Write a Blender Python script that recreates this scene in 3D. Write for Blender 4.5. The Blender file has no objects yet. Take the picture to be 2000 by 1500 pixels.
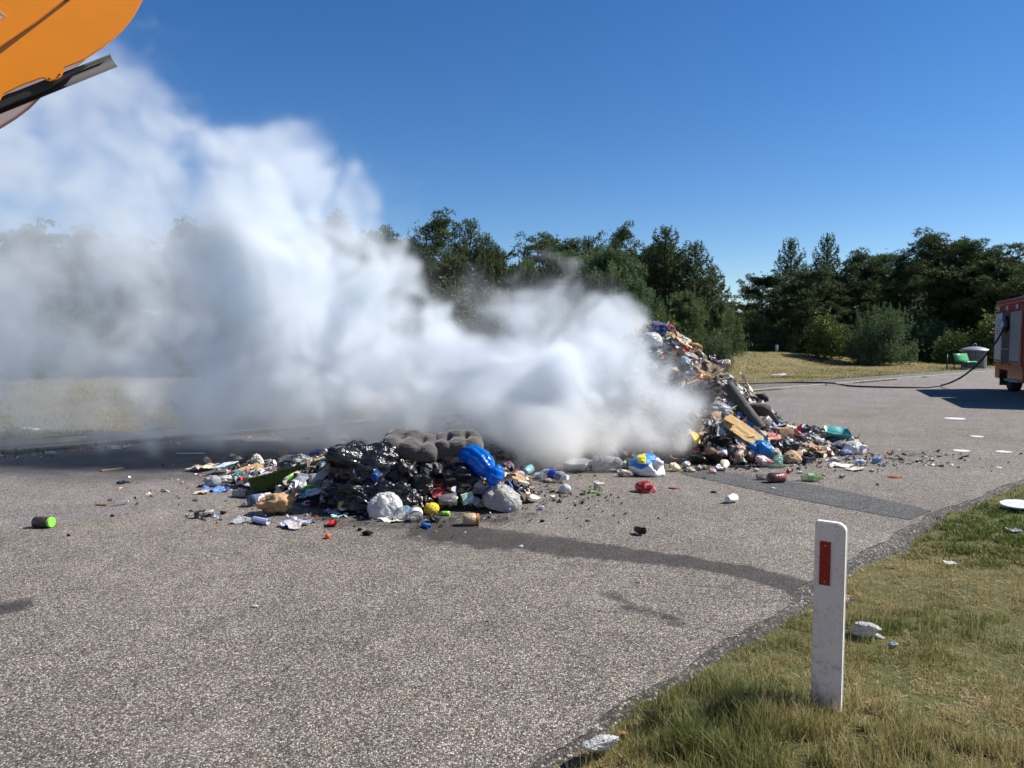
import bpy, bmesh, math, random
import numpy as np
from mathutils import Vector, Matrix

# ------------------------------------------------------------------ camera, sky, sun, exposure
S = bpy.context.scene
COL = S.collection
FOC = 1387.0                      # focal length in pixels of the 2000 px wide photograph
EYE = 1.62
PITCH = math.atan(85 / FOC)
cam_d = bpy.data.cameras.new("camera")
cam = bpy.data.objects.new("camera", cam_d)
COL.objects.link(cam)
cam_d.sensor_width = 36.0
cam_d.lens = FOC / 2000 * 36.0
cam_d.clip_end = 3000
cam.location = (0, 0, EYE)
cam.rotation_euler = (math.pi / 2 - PITCH, 0, 0)
S.camera = cam

SUN_EL = math.radians(45.0)
SUN_AZ = math.atan2(0.99, 0.14)    # direction to the sun: mostly +X, a little +Y (clockwise from +Y)
w = bpy.data.worlds.new("World")
S.world = w
w.use_nodes = True
nt = w.node_tree
bg = nt.nodes["Background"]
sky = nt.nodes.new("ShaderNodeTexSky")
sky.sky_type = 'NISHITA'
sky.sun_disc = False
sky.sun_elevation = SUN_EL
sky.sun_rotation = SUN_AZ
sky.altitude = 900
sky.air_density = 1.0
sky.dust_density = 0.0
sky.ozone_density = 2.6
hs = nt.nodes.new("ShaderNodeHueSaturation")
hs.inputs['Saturation'].default_value = 1.30
hs.inputs['Hue'].default_value = 0.507
nt.links.new(sky.outputs[0], hs.inputs['Color'])
nt.links.new(hs.outputs[0], bg.inputs[0])
bg.inputs[1].default_value = 0.078

sun_d = bpy.data.lights.new("sun", 'SUN')
sun_d.energy = 5.0
sun_d.angle = math.radians(0.53)
sun_d.color = (1.0, 0.955, 0.88)
sun = bpy.data.objects.new("sun", sun_d)
COL.objects.link(sun)
sd = Vector((math.sin(SUN_AZ) * math.cos(SUN_EL), math.cos(SUN_AZ) * math.cos(SUN_EL), math.sin(SUN_EL)))
sun.rotation_euler = (-sd).to_track_quat('-Z', 'Y').to_euler()
sun.location = (30, 4, 30)

S.view_settings.view_transform = 'Standard'
S.view_settings.look = 'None'
S.view_settings.gamma = 1.0
S.view_settings.use_curve_mapping = False
S.view_settings.exposure = 0.67
S.render.engine = 'CYCLES'
cy = S.cycles
cy.use_denoising = True
try:
    cy.denoiser = 'OPENIMAGEDENOISE'
    cy.denoising_prefilter = 'ACCURATE'
except Exception:
    pass
cy.max_bounces = 14
cy.diffuse_bounces = 3
cy.glossy_bounces = 3
cy.transmission_bounces = 6
cy.transparent_max_bounces = 12
cy.volume_bounces = 10
cy.volume_step_rate = 1.6
cy.volume_max_steps = 256
cy.sample_clamp_indirect = 6
cy.use_adaptive_sampling = True
cy.adaptive_threshold = 0.02

# ------------------------------------------------------------------ small helpers
rng = np.random.default_rng(7)
CP, SP = math.cos(PITCH), math.sin(PITCH)

def ray(px, py):
    a = (px - 1000) / FOC
    b = (750 - py) / FOC
    return Vector((a, CP + b * SP, -SP + b * CP))

def gp(px, py, z=0.0):
    d = ray(px, py)
    t = (z - EYE) / d.z
    return Vector((d.x * t, d.y * t, z))

def at(px, py, Y):
    d = ray(px, py)
    t = Y / d.y
    return Vector((d.x * t, Y, EYE + d.z * t))

def hash3(i, j, k, s):
    n = (i * 374761393 + j * 668265263 + k * 2147483647 + s * 1274126177) & 0xFFFFFFFF
    n = ((n ^ (n >> 13)) * 1274126177) & 0xFFFFFFFF
    n = (n ^ (n >> 16)) & 0xFFFFFFFF
    return n / 4294967295.0 * 2 - 1

def vnoise(P, f=1.0, s=0):
    """value noise in -1..1 at the rows of P"""
    Q = np.asarray(P, dtype=np.float64) * f + 100.0
    I = np.floor(Q).astype(np.int64)
    F = Q - I
    F = F * F * (3 - 2 * F)
    r = 0
    for a in (0, 1):
        wa = F[:, 0] if a else 1 - F[:, 0]
        for b in (0, 1):
            wb = F[:, 1] if b else 1 - F[:, 1]
            for c in (0, 1):
                wc = F[:, 2] if c else 1 - F[:, 2]
                r = r + wa * wb * wc * hash3(I[:, 0] + a, I[:, 1] + b, I[:, 2] + c, s)
    return r

def fbm(P, f=1.0, s=0, o=4):
    r = 0; a = 1.0
    for i in range(o):
        r = r + a * vnoise(P, f * 2 ** i, s + i * 17)
        a *= 0.5
    return r

def mesh_np(name, V, F, smooth=False):
    """V (n,3); F (m,k) of one polygon size, or a list of such arrays"""
    me = bpy.data.meshes.new(name)
    V = np.asarray(V, dtype=np.float32)
    Fs = F if isinstance(F, list) else [F]
    Fs = [np.asarray(f, dtype=np.int32) for f in Fs if len(f)]
    me.vertices.add(len(V))
    me.vertices.foreach_set("co", V.ravel())
    nl = sum(f.size for f in Fs); npoly = sum(len(f) for f in Fs)
    me.loops.add(nl); me.polygons.add(npoly)
    me.loops.foreach_set("vertex_index", np.concatenate([f.ravel() for f in Fs]))
    tot = np.concatenate([np.full(len(f), f.shape[1], np.int32) for f in Fs])
    st = np.concatenate([[0], np.cumsum(tot)[:-1]]).astype(np.int32)
    me.polygons.foreach_set("loop_start", st)
    me.polygons.foreach_set("use_smooth", np.full(npoly, smooth, dtype=bool))
    me.update(calc_edges=True)
    me.validate()
    return me

def link(name, me, mat=None, parent=None, kind=None):
    o = bpy.data.objects.new(name, me)
    COL.objects.link(o)
    if mat is not None:
        for m in (mat if isinstance(mat, (list, tuple)) else [mat]):
            me.materials.append(m)
    if parent is not None:
        o.parent = parent
    if kind:
        o["kind"] = kind
    return o

def tag(o, label, cat, group=None):
    o["label"] = label; o["category"] = cat
    if group: o["group"] = group
    return o

def empty(name, loc=(0, 0, 0), rz=0.0):
    o = bpy.data.objects.new(name, None)
    COL.objects.link(o)
    o.location = loc; o.rotation_euler = (0, 0, rz)
    o.empty_display_size = 0.2
    return o

def copy_tree(o, parent=None):
    c = o.copy(); COL.objects.link(c); c.parent = parent
    for ch in list(o.children):
        copy_tree(ch, c)
    return c

def pt_attr(me, name, vals):
    a = me.attributes.new(name, 'FLOAT', 'POINT')
    a.data.foreach_set("value", np.asarray(vals, dtype=np.float32))

def face_color(me, name, C):
    """C (npoly,3) -> FLOAT_COLOR on faces"""
    a = me.attributes.new(name, 'FLOAT_COLOR', 'FACE')
    C4 = np.ones((len(C), 4), np.float32); C4[:, :3] = C
    a.data.foreach_set("color", C4.ravel())

def grid_faces(nx, ny):
    i = np.arange(nx - 1)[:, None]; j = np.arange(ny - 1)[None, :]
    a = (i * ny + j).ravel()
    return np.stack([a, a + ny, a + ny + 1, a + 1], 1)

class NT:
    """tiny node-tree writer"""
    def __init__(s, name):
        s.m = bpy.data.materials.new(name); s.m.use_nodes = True
        s.t = s.m.node_tree; s.n = s.t.nodes
        s.b = s.n["Principled BSDF"]; s.out = s.n["Material Output"]
    def add(s, typ, props=None, **ins):
        nd = s.n.new(typ)
        for k, v in (props or {}).items(): setattr(nd, k, v)
        for k, v in ins.items():
            k = k.replace('_', ' ')
            key = int(k[1:]) if k[0] == 'i' and k[1:].isdigit() else k
            s.set(nd.inputs[key], v)
        return nd
    def set(s, sock, v):
        if isinstance(v, bpy.types.NodeSocket): s.t.links.new(v, sock)
        elif isinstance(v, bpy.types.Node): s.t.links.new(v.outputs[0], sock)
        else: sock.default_value = v
    def math(s, op, a, b=0.0, clamp=False):
        nd = s.n.new("ShaderNodeMath"); nd.operation = op; nd.use_clamp = clamp
        s.set(nd.inputs[0], a); s.set(nd.inputs[1], b); return nd.outputs[0]
    def mix(s, f, a, b, mode='MIX'):
        nd = s.n.new("ShaderNodeMix"); nd.data_type = 'RGBA'; nd.blend_type = mode
        s.set(nd.inputs[0], f)
        s.set(nd.inputs[6], a if not isinstance(a, tuple) else (*a, 1)[:4])
        s.set(nd.inputs[7], b if not isinstance(b, tuple) else (*b, 1)[:4])
        return nd.outputs[2]
    def noise(s, scale, detail=4, rough=0.55, vec=None, dist=0.0):
        nd = s.add("ShaderNodeTexNoise", None, Scale=scale, Detail=float(detail), Roughness=rough, Distortion=dist)
        s.set(nd.inputs['Vector'], vec if vec is not None else s.obj())
        return nd.outputs[0]
    def obj(s):
        if not hasattr(s, '_tc'): s._tc = s.n.new("ShaderNodeTexCoord")
        return s._tc.outputs['Object']
    def ramp(s, f, stops):
        nd = s.n.new("ShaderNodeValToRGB"); cr = nd.color_ramp
        while len(cr.elements) < len(stops): cr.elements.new(0.5)
        for e, (p, c) in zip(cr.elements, stops):
            e.position = p; e.color = (*c, 1) if isinstance(c, tuple) else (c, c, c, 1)
        s.set(nd.inputs[0], f); return nd.outputs[0]
    def bump(s, h, strength=0.5, dist=0.01, normal=None):
        nd = s.add("ShaderNodeBump", None, Strength=strength, Distance=dist, Height=h)
        if normal is not None: s.set(nd.inputs['Normal'], normal)
        s.t.links.new(nd.outputs[0], s.b.inputs['Normal']); return nd.outputs[0]
    def base(s, v): s.set(s.b.inputs['Base Color'], (*v, 1)[:4] if isinstance(v, tuple) else v)
    def p(s, **k):
        for a, v in k.items(): s.set(s.b.inputs[a.replace('_', ' ')], v)
        return s

# ------------------------------------------------------------------ road frame: u along the road, v across it
U = Vector((0.77, 0.64, 0)).normalized()
Vv = Vector((-U.y, U.x, 0))
def uv(x, y): return x * U.x + y * U.y, x * Vv.x + y * Vv.y
def xy(u, v): return u * U.x + v * Vv.x, u * U.y + v * Vv.y
KERB = 12.45
LANE = 7.5
EU = np.array([-60, -8, 0, 1.84, 3.5, 4.5, 6.86, 9.76, 20, 90.])
EV = np.array([1.2, 1.3, 1.75, 1.99, 2.16, 2.30, 2.52, 2.52, 2.5, 2.4])
def edge_v(u): return np.interp(u, EU, EV)

def seg_dist(P, A, B):
    A = np.array(A); B = np.array(B); d = B - A
    t = np.clip(((P - A) @ d) / (d @ d), 0, 1)
    return np.linalg.norm(P - A - t[:, None] * d, axis=1), t

def poly_dist(P, pts):
    best = np.full(len(P), 1e9)
    for a, b in zip(pts[:-1], pts[1:]):
        d, _ = seg_dist(P, a, b); best = np.minimum(best, d)
    return best
# ================================================================== THE GROUND
def asphalt(name, c_lo, c_hi, tint, bright=1.0, scale=125.0):
    n = NT(name)
    vec = n.obj()
    vo = n.add("ShaderNodeTexVoronoi", {'feature': 'F1'}, Scale=scale, Vector=vec, Randomness=1.0)
    vo2 = n.add("ShaderNodeTexVoronoi", {'feature': 'F1'}, Scale=scale * 2.1, Vector=vec)
    sep = n.add("ShaderNodeSeparateColor", None, i0=vo.outputs['Color'])
    stone = n.ramp(sep.outputs[0], [(0.0, tuple(x * 0.45 for x in c_lo)), (0.28, c_lo), (0.68, c_hi), (0.90, tint), (1.0, (0.50, 0.46, 0.39))])
    hue = n.ramp(sep.outputs[1], [(0, (0.86, 0.92, 1.05)), (0.5, (1.0, 0.99, 0.97)), (0.93, (1.10, 1.0, 0.88)), (1, (1.35, 1.0, 0.75))])
    col = n.mix(1.0, stone, hue, 'MULTIPLY')
    gap = n.math('MULTIPLY', vo.outputs['Distance'], 1.0)
    gapm = n.ramp(gap, [(0.30, 1.0), (0.72, 0.30)])
    col = n.mix(1.0, col, gapm, 'MULTIPLY')
    fine = n.ramp(vo2.outputs['Distance'], [(0.1, 1.05), (0.8, 0.72)])
    col = n.mix(0.55, col, fine, 'MULTIPLY')
    big = n.ramp(n.noise(0.55, 5, 0.6), [(0.30, 0.80), (0.5, 0.98), (0.72, 1.14)])
    mid = n.ramp(n.noise(4.5, 4, 0.6), [(0.30, 0.86), (0.70, 1.12)])
    col = n.mix(1.0, col, big, 'MULTIPLY'); col = n.mix(1.0, col, mid, 'MULTIPLY')
    at_ = n.add("ShaderNodeAttribute", {'attribute_name': 'wet'})
    wn = n.math('ADD', at_.outputs['Fac'], n.math('MULTIPLY', n.math('SUBTRACT', n.noise(5, 6, 0.72), 0.5), 1.5))
    wet = n.ramp(wn, [(0.30, 0.0), (0.62, 1.0)])
    so = n.add("ShaderNodeAttribute", {'attribute_name': 'soot'})  # soot mask, which also carries a painted smoke shadow
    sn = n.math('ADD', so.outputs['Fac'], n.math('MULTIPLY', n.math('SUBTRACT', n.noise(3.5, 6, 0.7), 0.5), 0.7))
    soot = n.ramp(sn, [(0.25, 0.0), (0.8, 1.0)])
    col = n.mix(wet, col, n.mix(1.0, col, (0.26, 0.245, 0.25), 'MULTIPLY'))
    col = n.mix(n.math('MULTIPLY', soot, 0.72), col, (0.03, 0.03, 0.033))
    # light dust film and faint tyre-polished bands
    dn = n.ramp(n.noise(1.3, 6, 0.7), [(0.52, 0.0), (0.75, 1.0)])
    col = n.mix(n.math('MULTIPLY', dn, 0.16), col, (0.34, 0.30, 0.26))
    bc = n.mix(1.0, col, (bright, bright, bright), 'MULTIPLY')
    n.base(bc)
    rg = n.math('SUBTRACT', 0.88, n.math('MULTIPLY', wet, 0.08))
    n.p(Roughness=rg)
    h = n.math('ADD', n.math('MULTIPLY', n.math('SUBTRACT', 1.0, vo.outputs['Distance']), 1.0),
               n.math('MULTIPLY', n.math('SUBTRACT', 1.0, vo2.outputs['Distance']), 0.35))
    h = n.math('ADD', h, n.math('MULTIPLY', sep.outputs[2], 0.45))
    n.bump(h, 0.85, 0.006)
    return n.m

M_ROAD = asphalt("asphalt", (0.112, 0.100, 0.088), (0.205, 0.182, 0.155), (0.37, 0.325, 0.265), 1.56)
M_LANE = asphalt("reddish_asphalt", (0.125, 0.112, 0.11), (0.22, 0.192, 0.182), (0.37, 0.32, 0.30), 1.55)
M_PATH = asphalt("path_asphalt", (0.10, 0.10, 0.10), (0.19, 0.18, 0.17), (0.3, 0.28, 0.26), 1.25)
M_TAR = asphalt("tar_patch_asphalt", (0.070, 0.075, 0.080), (0.105, 0.110, 0.115), (0.17, 0.17, 0.165), 1.25, 150.0)

WET = [[gp(790, 1030), gp(900, 1043), gp(1050, 1060), gp(1180, 1078), gp(1300, 1092), gp(1430, 1112), gp(1520, 1132), gp(1590, 1160)]]
STAINS = [([gp(1190, 1160), gp(1230, 1185), gp(1290, 1200), gp(1330, 1220)], 0.05, 0.62),
          ([gp(1350, 1143), gp(1430, 1148)], 0.02, 0.6),
          ([gp(-60, 1195), gp(25, 1185)], 0.10, 0.75),
          ([gp(1150, 760 + 350), gp(1100, 1085)], 0.10, 0.45)]
def strip(name, mat, fv0, fv1, us, nv, z0, zf=None, kind="structure"):
    us = np.asarray(us); nu = len(us)
    v0 = fv0(us); v1 = fv1(us)
    t = np.linspace(0, 1, nv)
    VV = v0[:, None] * (1 - t) + v1[:, None] * t
    UU = np.repeat(us[:, None], nv, 1)
    X, Y = xy(UU, VV)
    P = np.stack([X.ravel(), Y.ravel(), np.full(X.size, z0)], 1)
    if zf is not None: P[:, 2] += zf(P, UU.ravel(), VV.ravel())
    me = mesh_np(name, P, grid_faces(nu, nv)[:, ::-1], True)
    return link(name, me, mat, kind=kind), P

def wet_soot_shade(me, P):
    XY = P[:, :2]
    wv = np.zeros(len(P))
    for l in WET:
        pts = [(p.x, p.y) for p in l]
        d = poly_dist(XY, pts)
        fade = np.clip((XY[:, 0] + 1.3) / 0.8, 0, 1)
        wid = 0.10 + 0.07 * np.clip(1.2 - XY[:, 0], 0, 2)
        wv = np.maximum(wv, fade * np.clip(1.35 - d / wid * 0.62, 0, 1) * 1.05)
    for l, wd, st in STAINS:
        d = poly_dist(XY, [(p.x, p.y) for p in l])
        wv = np.maximum(wv, st * np.clip(1.2 - d / wd * 0.5, 0, 1))
    # damp ground under and in front of the near heap
    e = ((XY[:, 0] + 0.95) / 1.35) ** 2 + ((XY[:, 1] - 6.6) / 0.75) ** 2
    wv = np.maximum(wv, 0.55 * np.clip(1.35 - e, 0, 1))
    pt_attr(me, 'wet', wv)
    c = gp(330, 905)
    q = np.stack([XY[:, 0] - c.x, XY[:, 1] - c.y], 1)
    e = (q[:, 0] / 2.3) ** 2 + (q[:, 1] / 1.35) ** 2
    s1 = np.clip(1.5 - e, 0, 1) * 0.85  # soot stain and the smoke's cast shadow, painted together left of the near heap
    e = ((XY[:, 0] - 0.8) / 3.2) ** 2 + ((XY[:, 1] - 11.2) / 1.7) ** 2
    s2 = np.clip(1.35 - e, 0, 1) * 0.85
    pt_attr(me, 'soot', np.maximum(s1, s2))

us = np.concatenate([np.arange(-40, -6, 1.0), np.arange(-6, 16, 0.07), np.arange(16, 90, 1.0)])
jit = lambda u, a, f, s: a * fbm(np.stack([u, u * 0, u * 0], 1), f, s, 4)
edge_f = lambda u: edge_v(u) + jit(u, 0.035, 2.5, 3)
lane_f = lambda u: LANE + np.interp(u, [-20, 0, 2.5, 14, 30], [-0.15, -0.1, -0.2, 0.35, 0.5]) + jit(u, 0.01, 1.5, 5)
road, P = strip("asphalt_road", M_ROAD, edge_f, lane_f, us, 90, 0.0)
wet_soot_shade(road.data, P)
road["label"] = "grey chip-sealed asphalt roadway"
lane, P = strip("parking_lane", M_LANE, lane_f, lambda u: u * 0 + KERB - 0.05, us, 70, 0.0)
wet_soot_shade(lane.data, P)

# crumbled tar fringe along the near edge of the road
edge_f = lambda u: edge_v(u) + 0.035 * fbm(np.stack([u, u * 0, u * 0], 1), 2.5, 3, 4)
def fringe_z(P, u, v):
    e = v - edge_f(u)
    return -0.055 * np.clip((-0.01 - e) / 0.20, 0, 1) ** 0.8 + 0.008 * np.clip((0.0 - e) / 0.06, 0, 1) * (fbm(P, 26, 9, 3) * 0.8 - 0.3)
M_FR = asphalt("crumbled_asphalt_edge", (0.045, 0.043, 0.042), (0.10, 0.092, 0.084), (0.22, 0.19, 0.15), 1.05, 85.0)
fr, P = strip("road_edge", M_FR, lambda u: edge_v(u) - 0.17 - 0.10 * np.abs(fbm(np.stack([u, u * 0, u * 0], 1), 3.0, 77, 3)), lambda u: edge_f(u) + 0.03, np.arange(-4, 30, 0.022), 22, -0.004, fringe_z)

# tar repair strip crossing the road, 4 mm proud
pu = [gp(1330, 912), gp(1380, 917), gp(1480, 931), gp(1600, 950), gp(1700, 971), gp(1790, 991), gp(1862, 1008), gp(1880, 1014)]
pl = [gp(1330, 925), gp(1360, 933), gp(1450, 952), gp(1560, 976), gp(1660, 995), gp(1760, 1013), gp(1830, 1026), gp(1850, 1030)]
T = np.linspace(0, 1, 90)
def resample(pts):
    A = np.array([(p.x, p.y) for p in pts]); k = np.linspace(0, 1, len(A))
    return np.stack([np.interp(T, k, A[:, 0]), np.interp(T, k, A[:, 1])], 1)
A = resample(pu); B = resample(pl)
def clampv(Q):
    u_, v_ = uv(Q[:, 0], Q[:, 1]); v_ = np.maximum(v_, edge_v(u_) + 0.05); x_, y_ = xy(u_, v_); return np.stack([x_, y_], 1)
A = clampv(A); B = clampv(B)
A += 0.012 * np.stack([vnoise(np.c_[A, T * 0], 6, 1), vnoise(np.c_[A, T * 0], 6, 2)], 1)
B += 0.012 * np.stack([vnoise(np.c_[B, T * 0], 6, 4), vnoise(np.c_[B, T * 0], 6, 5)], 1)
P = np.concatenate([np.c_[A * (1 - k) + B * k, np.full(len(A), 0.004 + (0.002 if 0 < k < 1 else 0))] for k in (0, .33, .66, 1)])
me = mesh_np("tar_repair", P.reshape(4, 90, 3).reshape(-1, 3), grid_faces(4, 90), True)
link("tar_repair_strip", me, M_TAR, kind="structure")
# dark open seam along its far side
n = NT("seam_shadow"); n.base((0.02, 0.02, 0.022)); n.p(Roughness=0.9)
P = np.concatenate([np.c_[A[30:80], np.full(50, 0.0068)], np.c_[A[30:80] + np.array([0.0, 0.018]), np.full(50, 0.0068)]])
link("tar_seam", mesh_np("seam", P, grid_faces(2, 50), True), n.m, kind="structure")

# painted survey dots on the road
n = NT("road_paint"); n.base(n.mix(n.ramp(n.noise(60, 4, 0.7), [(0.42, 0.0), (0.60, 1.0)]), (0.78, 0.77, 0.74), (0.45, 0.43, 0.40))); n.p(Roughness=0.7)
M_PAINT = n.m
n = NT("dot_backing"); n.base((0.13, 0.14, 0.15)); n.p(Roughness=0.85); M_BACK = n.m
def disc(name, c, rx, ry, z, mat, seed, kind="structure"):
    a = np.linspace(0, 2 * np.pi, 40, endpoint=False)
    r = 1 + 0.06 * np.sin(a * 3 + seed) + 0.04 * np.sin(a * 7 + seed * 2)
    P = np.c_[c.x + rx * r * np.cos(a), c.y + ry * r * np.sin(a), np.full(40, z)]
    return link(name, mesh_np(name, P, np.arange(40)[None, :]), mat, kind=kind)
disc("marking_ground", gp(1866, 818), 0.36, 0.30, 0.004, M_BACK, 2)
for k, (x, y, r) in enumerate([(1866, 818, 0.19), (1908, 853, 0.10), (1878, 881, 0.11), (1960, 883, 0.10)]):
    disc("painted_dot", gp(x, y), r, r * 0.95, 0.008, M_PAINT, k)

# kerb band (concrete edging stones), path, far field, verge, wide ground
n = NT("kerb_concrete")
n.base(n.mix(n.ramp(n.noise(9, 6, 0.7), [(0.35, 0.0), (0.7, 1.0)]), (0.34, 0.31, 0.26), (0.17, 0.16, 0.13)))
n.p(Roughness=0.9); n.bump(n.noise(70, 4), 0.5, 0.004); M_KERB = n.m
kb = empty("kerb"); kb["kind"] = "structure"
bm = bmesh.new()
bmesh.ops.create_cube(bm, size=1.0)
for v_ in bm.verts: v_.co = Vector((v_.co.x * 0.985, v_.co.y * 0.13, v_.co.z * 0.20))
bmesh.ops.bevel(bm, geom=bm.edges[:], offset=0.012, segments=1, affect='EDGES')
kme = bpy.data.meshes.new("kerbstone"); bm.to_mesh(kme); bm.free(); kme.materials.append(M_KERB)
for i in range(60):
    u = -9.0 + i
    x, y = xy(u + 0.5, KERB + 0.02 + 0.006 * math.sin(i * 2.3))
    o = bpy.data.objects.new("kerbstone", kme); COL.objects.link(o); o.parent = kb
    o.location = (x, y, -0.035 + 0.006 * math.sin(i * 1.7)); o.rotation_euler = (0, 0, math.atan2(U.y, U.x) + 0.004 * math.sin(i * 3.1))
path, P = strip("footpath", M_PATH, lambda u: u * 0 + KERB + 0.085, lambda u: np.interp(u, [-20, 6, 14, 60], [13.7, 13.75, 14.1, 14.3]) + jit(u, 0.12, 0.8, 11), np.arange(-40, 80, 0.5), 8, 0.045)
wet_soot_shade(path.data, P)

def grassy(name, dry, green, soil, gmix=0.5):
    n = NT(name)
    a = n.noise(0.35, 6, 0.65); b = n.noise(3.0, 6, 0.7); c = n.noise(28, 4, 0.7)
    g = n.ramp(n.math('ADD', n.math('MULTIPLY', a, 0.7), n.math('MULTIPLY', b, 0.4)), [(gmix - 0.12, 0.0), (gmix + 0.14, 1.0)])
    col = n.mix(g, dry, green)
    col = n.mix(n.math('MULTIPLY', n.ramp(b, [(0.5, 0.0), (0.72, 1.0)]), 0.55), col, soil)
    col = n.mix(1.0, col, n.ramp(c, [(0.25, 0.55), (0.75, 1.35)]), 'MULTIPLY')
    n.base(col); n.p(Roughness=0.95, Specular_IOR_Level=0.1)
    n.bump(n.math('ADD', n.noise(40, 5, 0.7), n.noise(9, 4, 0.7)), 0.9, 0.05)
    return n.m
M_FIELD = grassy("dry_field_grass", (0.26, 0.205, 0.105), (0.13, 0.135, 0.055), (0.19, 0.125, 0.08), 0.60)
M_VERGE = grassy("verge_soil", (0.20, 0.175, 0.085), (0.13, 0.145, 0.05), (0.14, 0.105, 0.07), 0.50)
def field_h(x, y):
    u, v = uv(x, y)
    P = np.c_[x, y, x * 0]
    e = np.clip((v - 15) / 8, 0, 1)
    mound = 0.72 * np.exp(-(((u - 40) / 11) ** 2 + ((v - 26) / 4.5) ** 2)) + 0.4 * np.exp(-(((u - 22) / 9) ** 2 + ((v - 27) / 4) ** 2))
    return 0.035 + e * (mound + 0.22 * fbm(P, 0.16, 21, 3) + 0.05) + 0.02 * fbm(P, 1.2, 25, 3)
uu = np.concatenate([np.arange(-30, 70, 0.6), np.arange(70, 160, 6)])
fld, FP = strip("grass_field", M_FIELD, lambda u: np.interp(u, [-20, 6, 14, 60], [13.55, 13.6, 13.95, 14.15]), lambda u: u * 0 + 75.0, uu, 110, 0.0,
                lambda P, u, v: field_h(P[:, 0], P[:, 1]) + np.where(v < 14.4, 0.012, 0))
def verge_h(x, y):
    u, v = uv(x, y)
    e = edge_v(u) - v
    P = np.c_[x, y, x * 0]
    return -0.034 + 0.05 * np.clip((e - 0.12) / 0.5, 0, 1) + 0.018 * fbm(P, 1.6, 31, 3) + 0.05 * np.clip((e - 1.2) / 3, 0, 1)
vg, P = strip("grass_verge", M_VERGE, lambda u: u * 0 - 14.0 + 0 * u, lambda u: edge_v(u) - 0.02, np.concatenate([np.arange(-30, -3, 1.0), np.arange(-3, 16, 0.12), np.arange(16, 90, 1.5)]), 120, 0.0,
              lambda P, u, v: verge_h(P[:, 0], P[:, 1]))
g = np.array([(-900, -400, -0.12), (900, -400, -0.12), (900, 1600, -0.12), (-900, 1600, -0.12)])
link("ground", mesh_np("ground", g, np.array([[0, 1, 2, 3]])), M_FIELD, kind="structure")
# ================================================================== TREES
def needle_mat(name, c0, c1, c2):
    n = NT(name)
    a = n.add("ShaderNodeAttribute", {'attribute_name': 'c'})
    oi = n.add("ShaderNodeObjectInfo")
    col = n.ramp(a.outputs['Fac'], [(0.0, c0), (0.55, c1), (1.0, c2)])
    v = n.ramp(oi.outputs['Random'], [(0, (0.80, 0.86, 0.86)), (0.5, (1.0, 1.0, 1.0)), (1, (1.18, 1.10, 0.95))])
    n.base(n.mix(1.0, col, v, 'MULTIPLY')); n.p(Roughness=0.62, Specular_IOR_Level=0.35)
    tr = n.add("ShaderNodeBsdfTranslucent"); n.set(tr.inputs[0], n.mix(1.0, col, (1.1, 1.25, 0.6), 'MULTIPLY'))
    mx = n.add("ShaderNodeMixShader", None, i0=0.22)
    n.t.links.new(n.b.outputs[0], mx.inputs[1]); n.t.links.new(tr.outputs[0], mx.inputs[2]); n.t.links.new(mx.outputs[0], n.out.inputs[0])
    return n.m
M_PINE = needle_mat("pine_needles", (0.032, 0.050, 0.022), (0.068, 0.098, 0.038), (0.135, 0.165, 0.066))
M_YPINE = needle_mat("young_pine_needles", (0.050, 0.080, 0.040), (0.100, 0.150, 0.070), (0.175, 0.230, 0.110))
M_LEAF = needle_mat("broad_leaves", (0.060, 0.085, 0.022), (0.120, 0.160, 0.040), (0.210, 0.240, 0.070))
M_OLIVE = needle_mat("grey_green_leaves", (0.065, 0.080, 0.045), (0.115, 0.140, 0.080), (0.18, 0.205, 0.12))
n = NT("pine_bark")
n.base(n.mix(n.ramp(n.noise(6, 5, 0.7), [(0.35, 0.0), (0.65, 1.0)]), (0.075, 0.050, 0.036), (0.16, 0.105, 0.07)))
n.p(Roughness=0.95); n.bump(n.noise(25, 5, 0.7), 0.8, 0.03); M_BARK = n.m

def tufts_mesh(name, P, D, L, Wd, k, cval, seed, spread=0.75, leaf=False):
    """k blades at each point P growing round direction D"""
    r = np.random.default_rng(seed); m = len(P)
    D = D / (np.linalg.norm(D, axis=1, keepdims=True) + 1e-9)
    Pk = np.repeat(P, k, 0); Dk = np.repeat(D, k, 0)
    R = r.normal(size=(m * k, 3)); R /= np.linalg.norm(R, axis=1, keepdims=True)
    A = Dk * (1 - spread) + R * spread; A /= np.linalg.norm(A, axis=1, keepdims=True)
    ln = np.repeat(L, k) * r.uniform(0.6, 1.15, m * k)
    S_ = np.cross(A, r.normal(size=(m * k, 3))); S_ /= np.linalg.norm(S_, axis=1, keepdims=True) + 1e-9
    wd = Wd * r.uniform(0.7, 1.3, m * k)[:, None]
    if leaf:
        P0 = Pk + R * (np.repeat(L, k) * 0.7)[:, None] * r.uniform(0.1, 1, (m * k, 1))
        a = P0 - S_ * wd * 0.5; b = P0 + A * wd * 0.9; c = P0 + S_ * wd * 0.5; d_ = P0 - A * wd * 0.6
        V = np.stack([a, b, c, d_], 1).reshape(-1, 3); F = np.arange(len(V)).reshape(-1, 4); kk = 4
    else:
        a = Pk - S_ * wd * 0.5; b = Pk + S_ * wd * 0.5; c = Pk + A * ln[:, None]
        V = np.stack([a, b, c], 1).reshape(-1, 3); F = np.arange(len(V)).reshape(-1, 3); kk = 3
    me = mesh_np(name, V, F)
    cc = np.repeat(cval, k) + r.normal(0, 0.10, m * k)
    pt_attr(me, 'c', np.clip(np.repeat(cc, kk), 0, 1))
    return me

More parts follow.
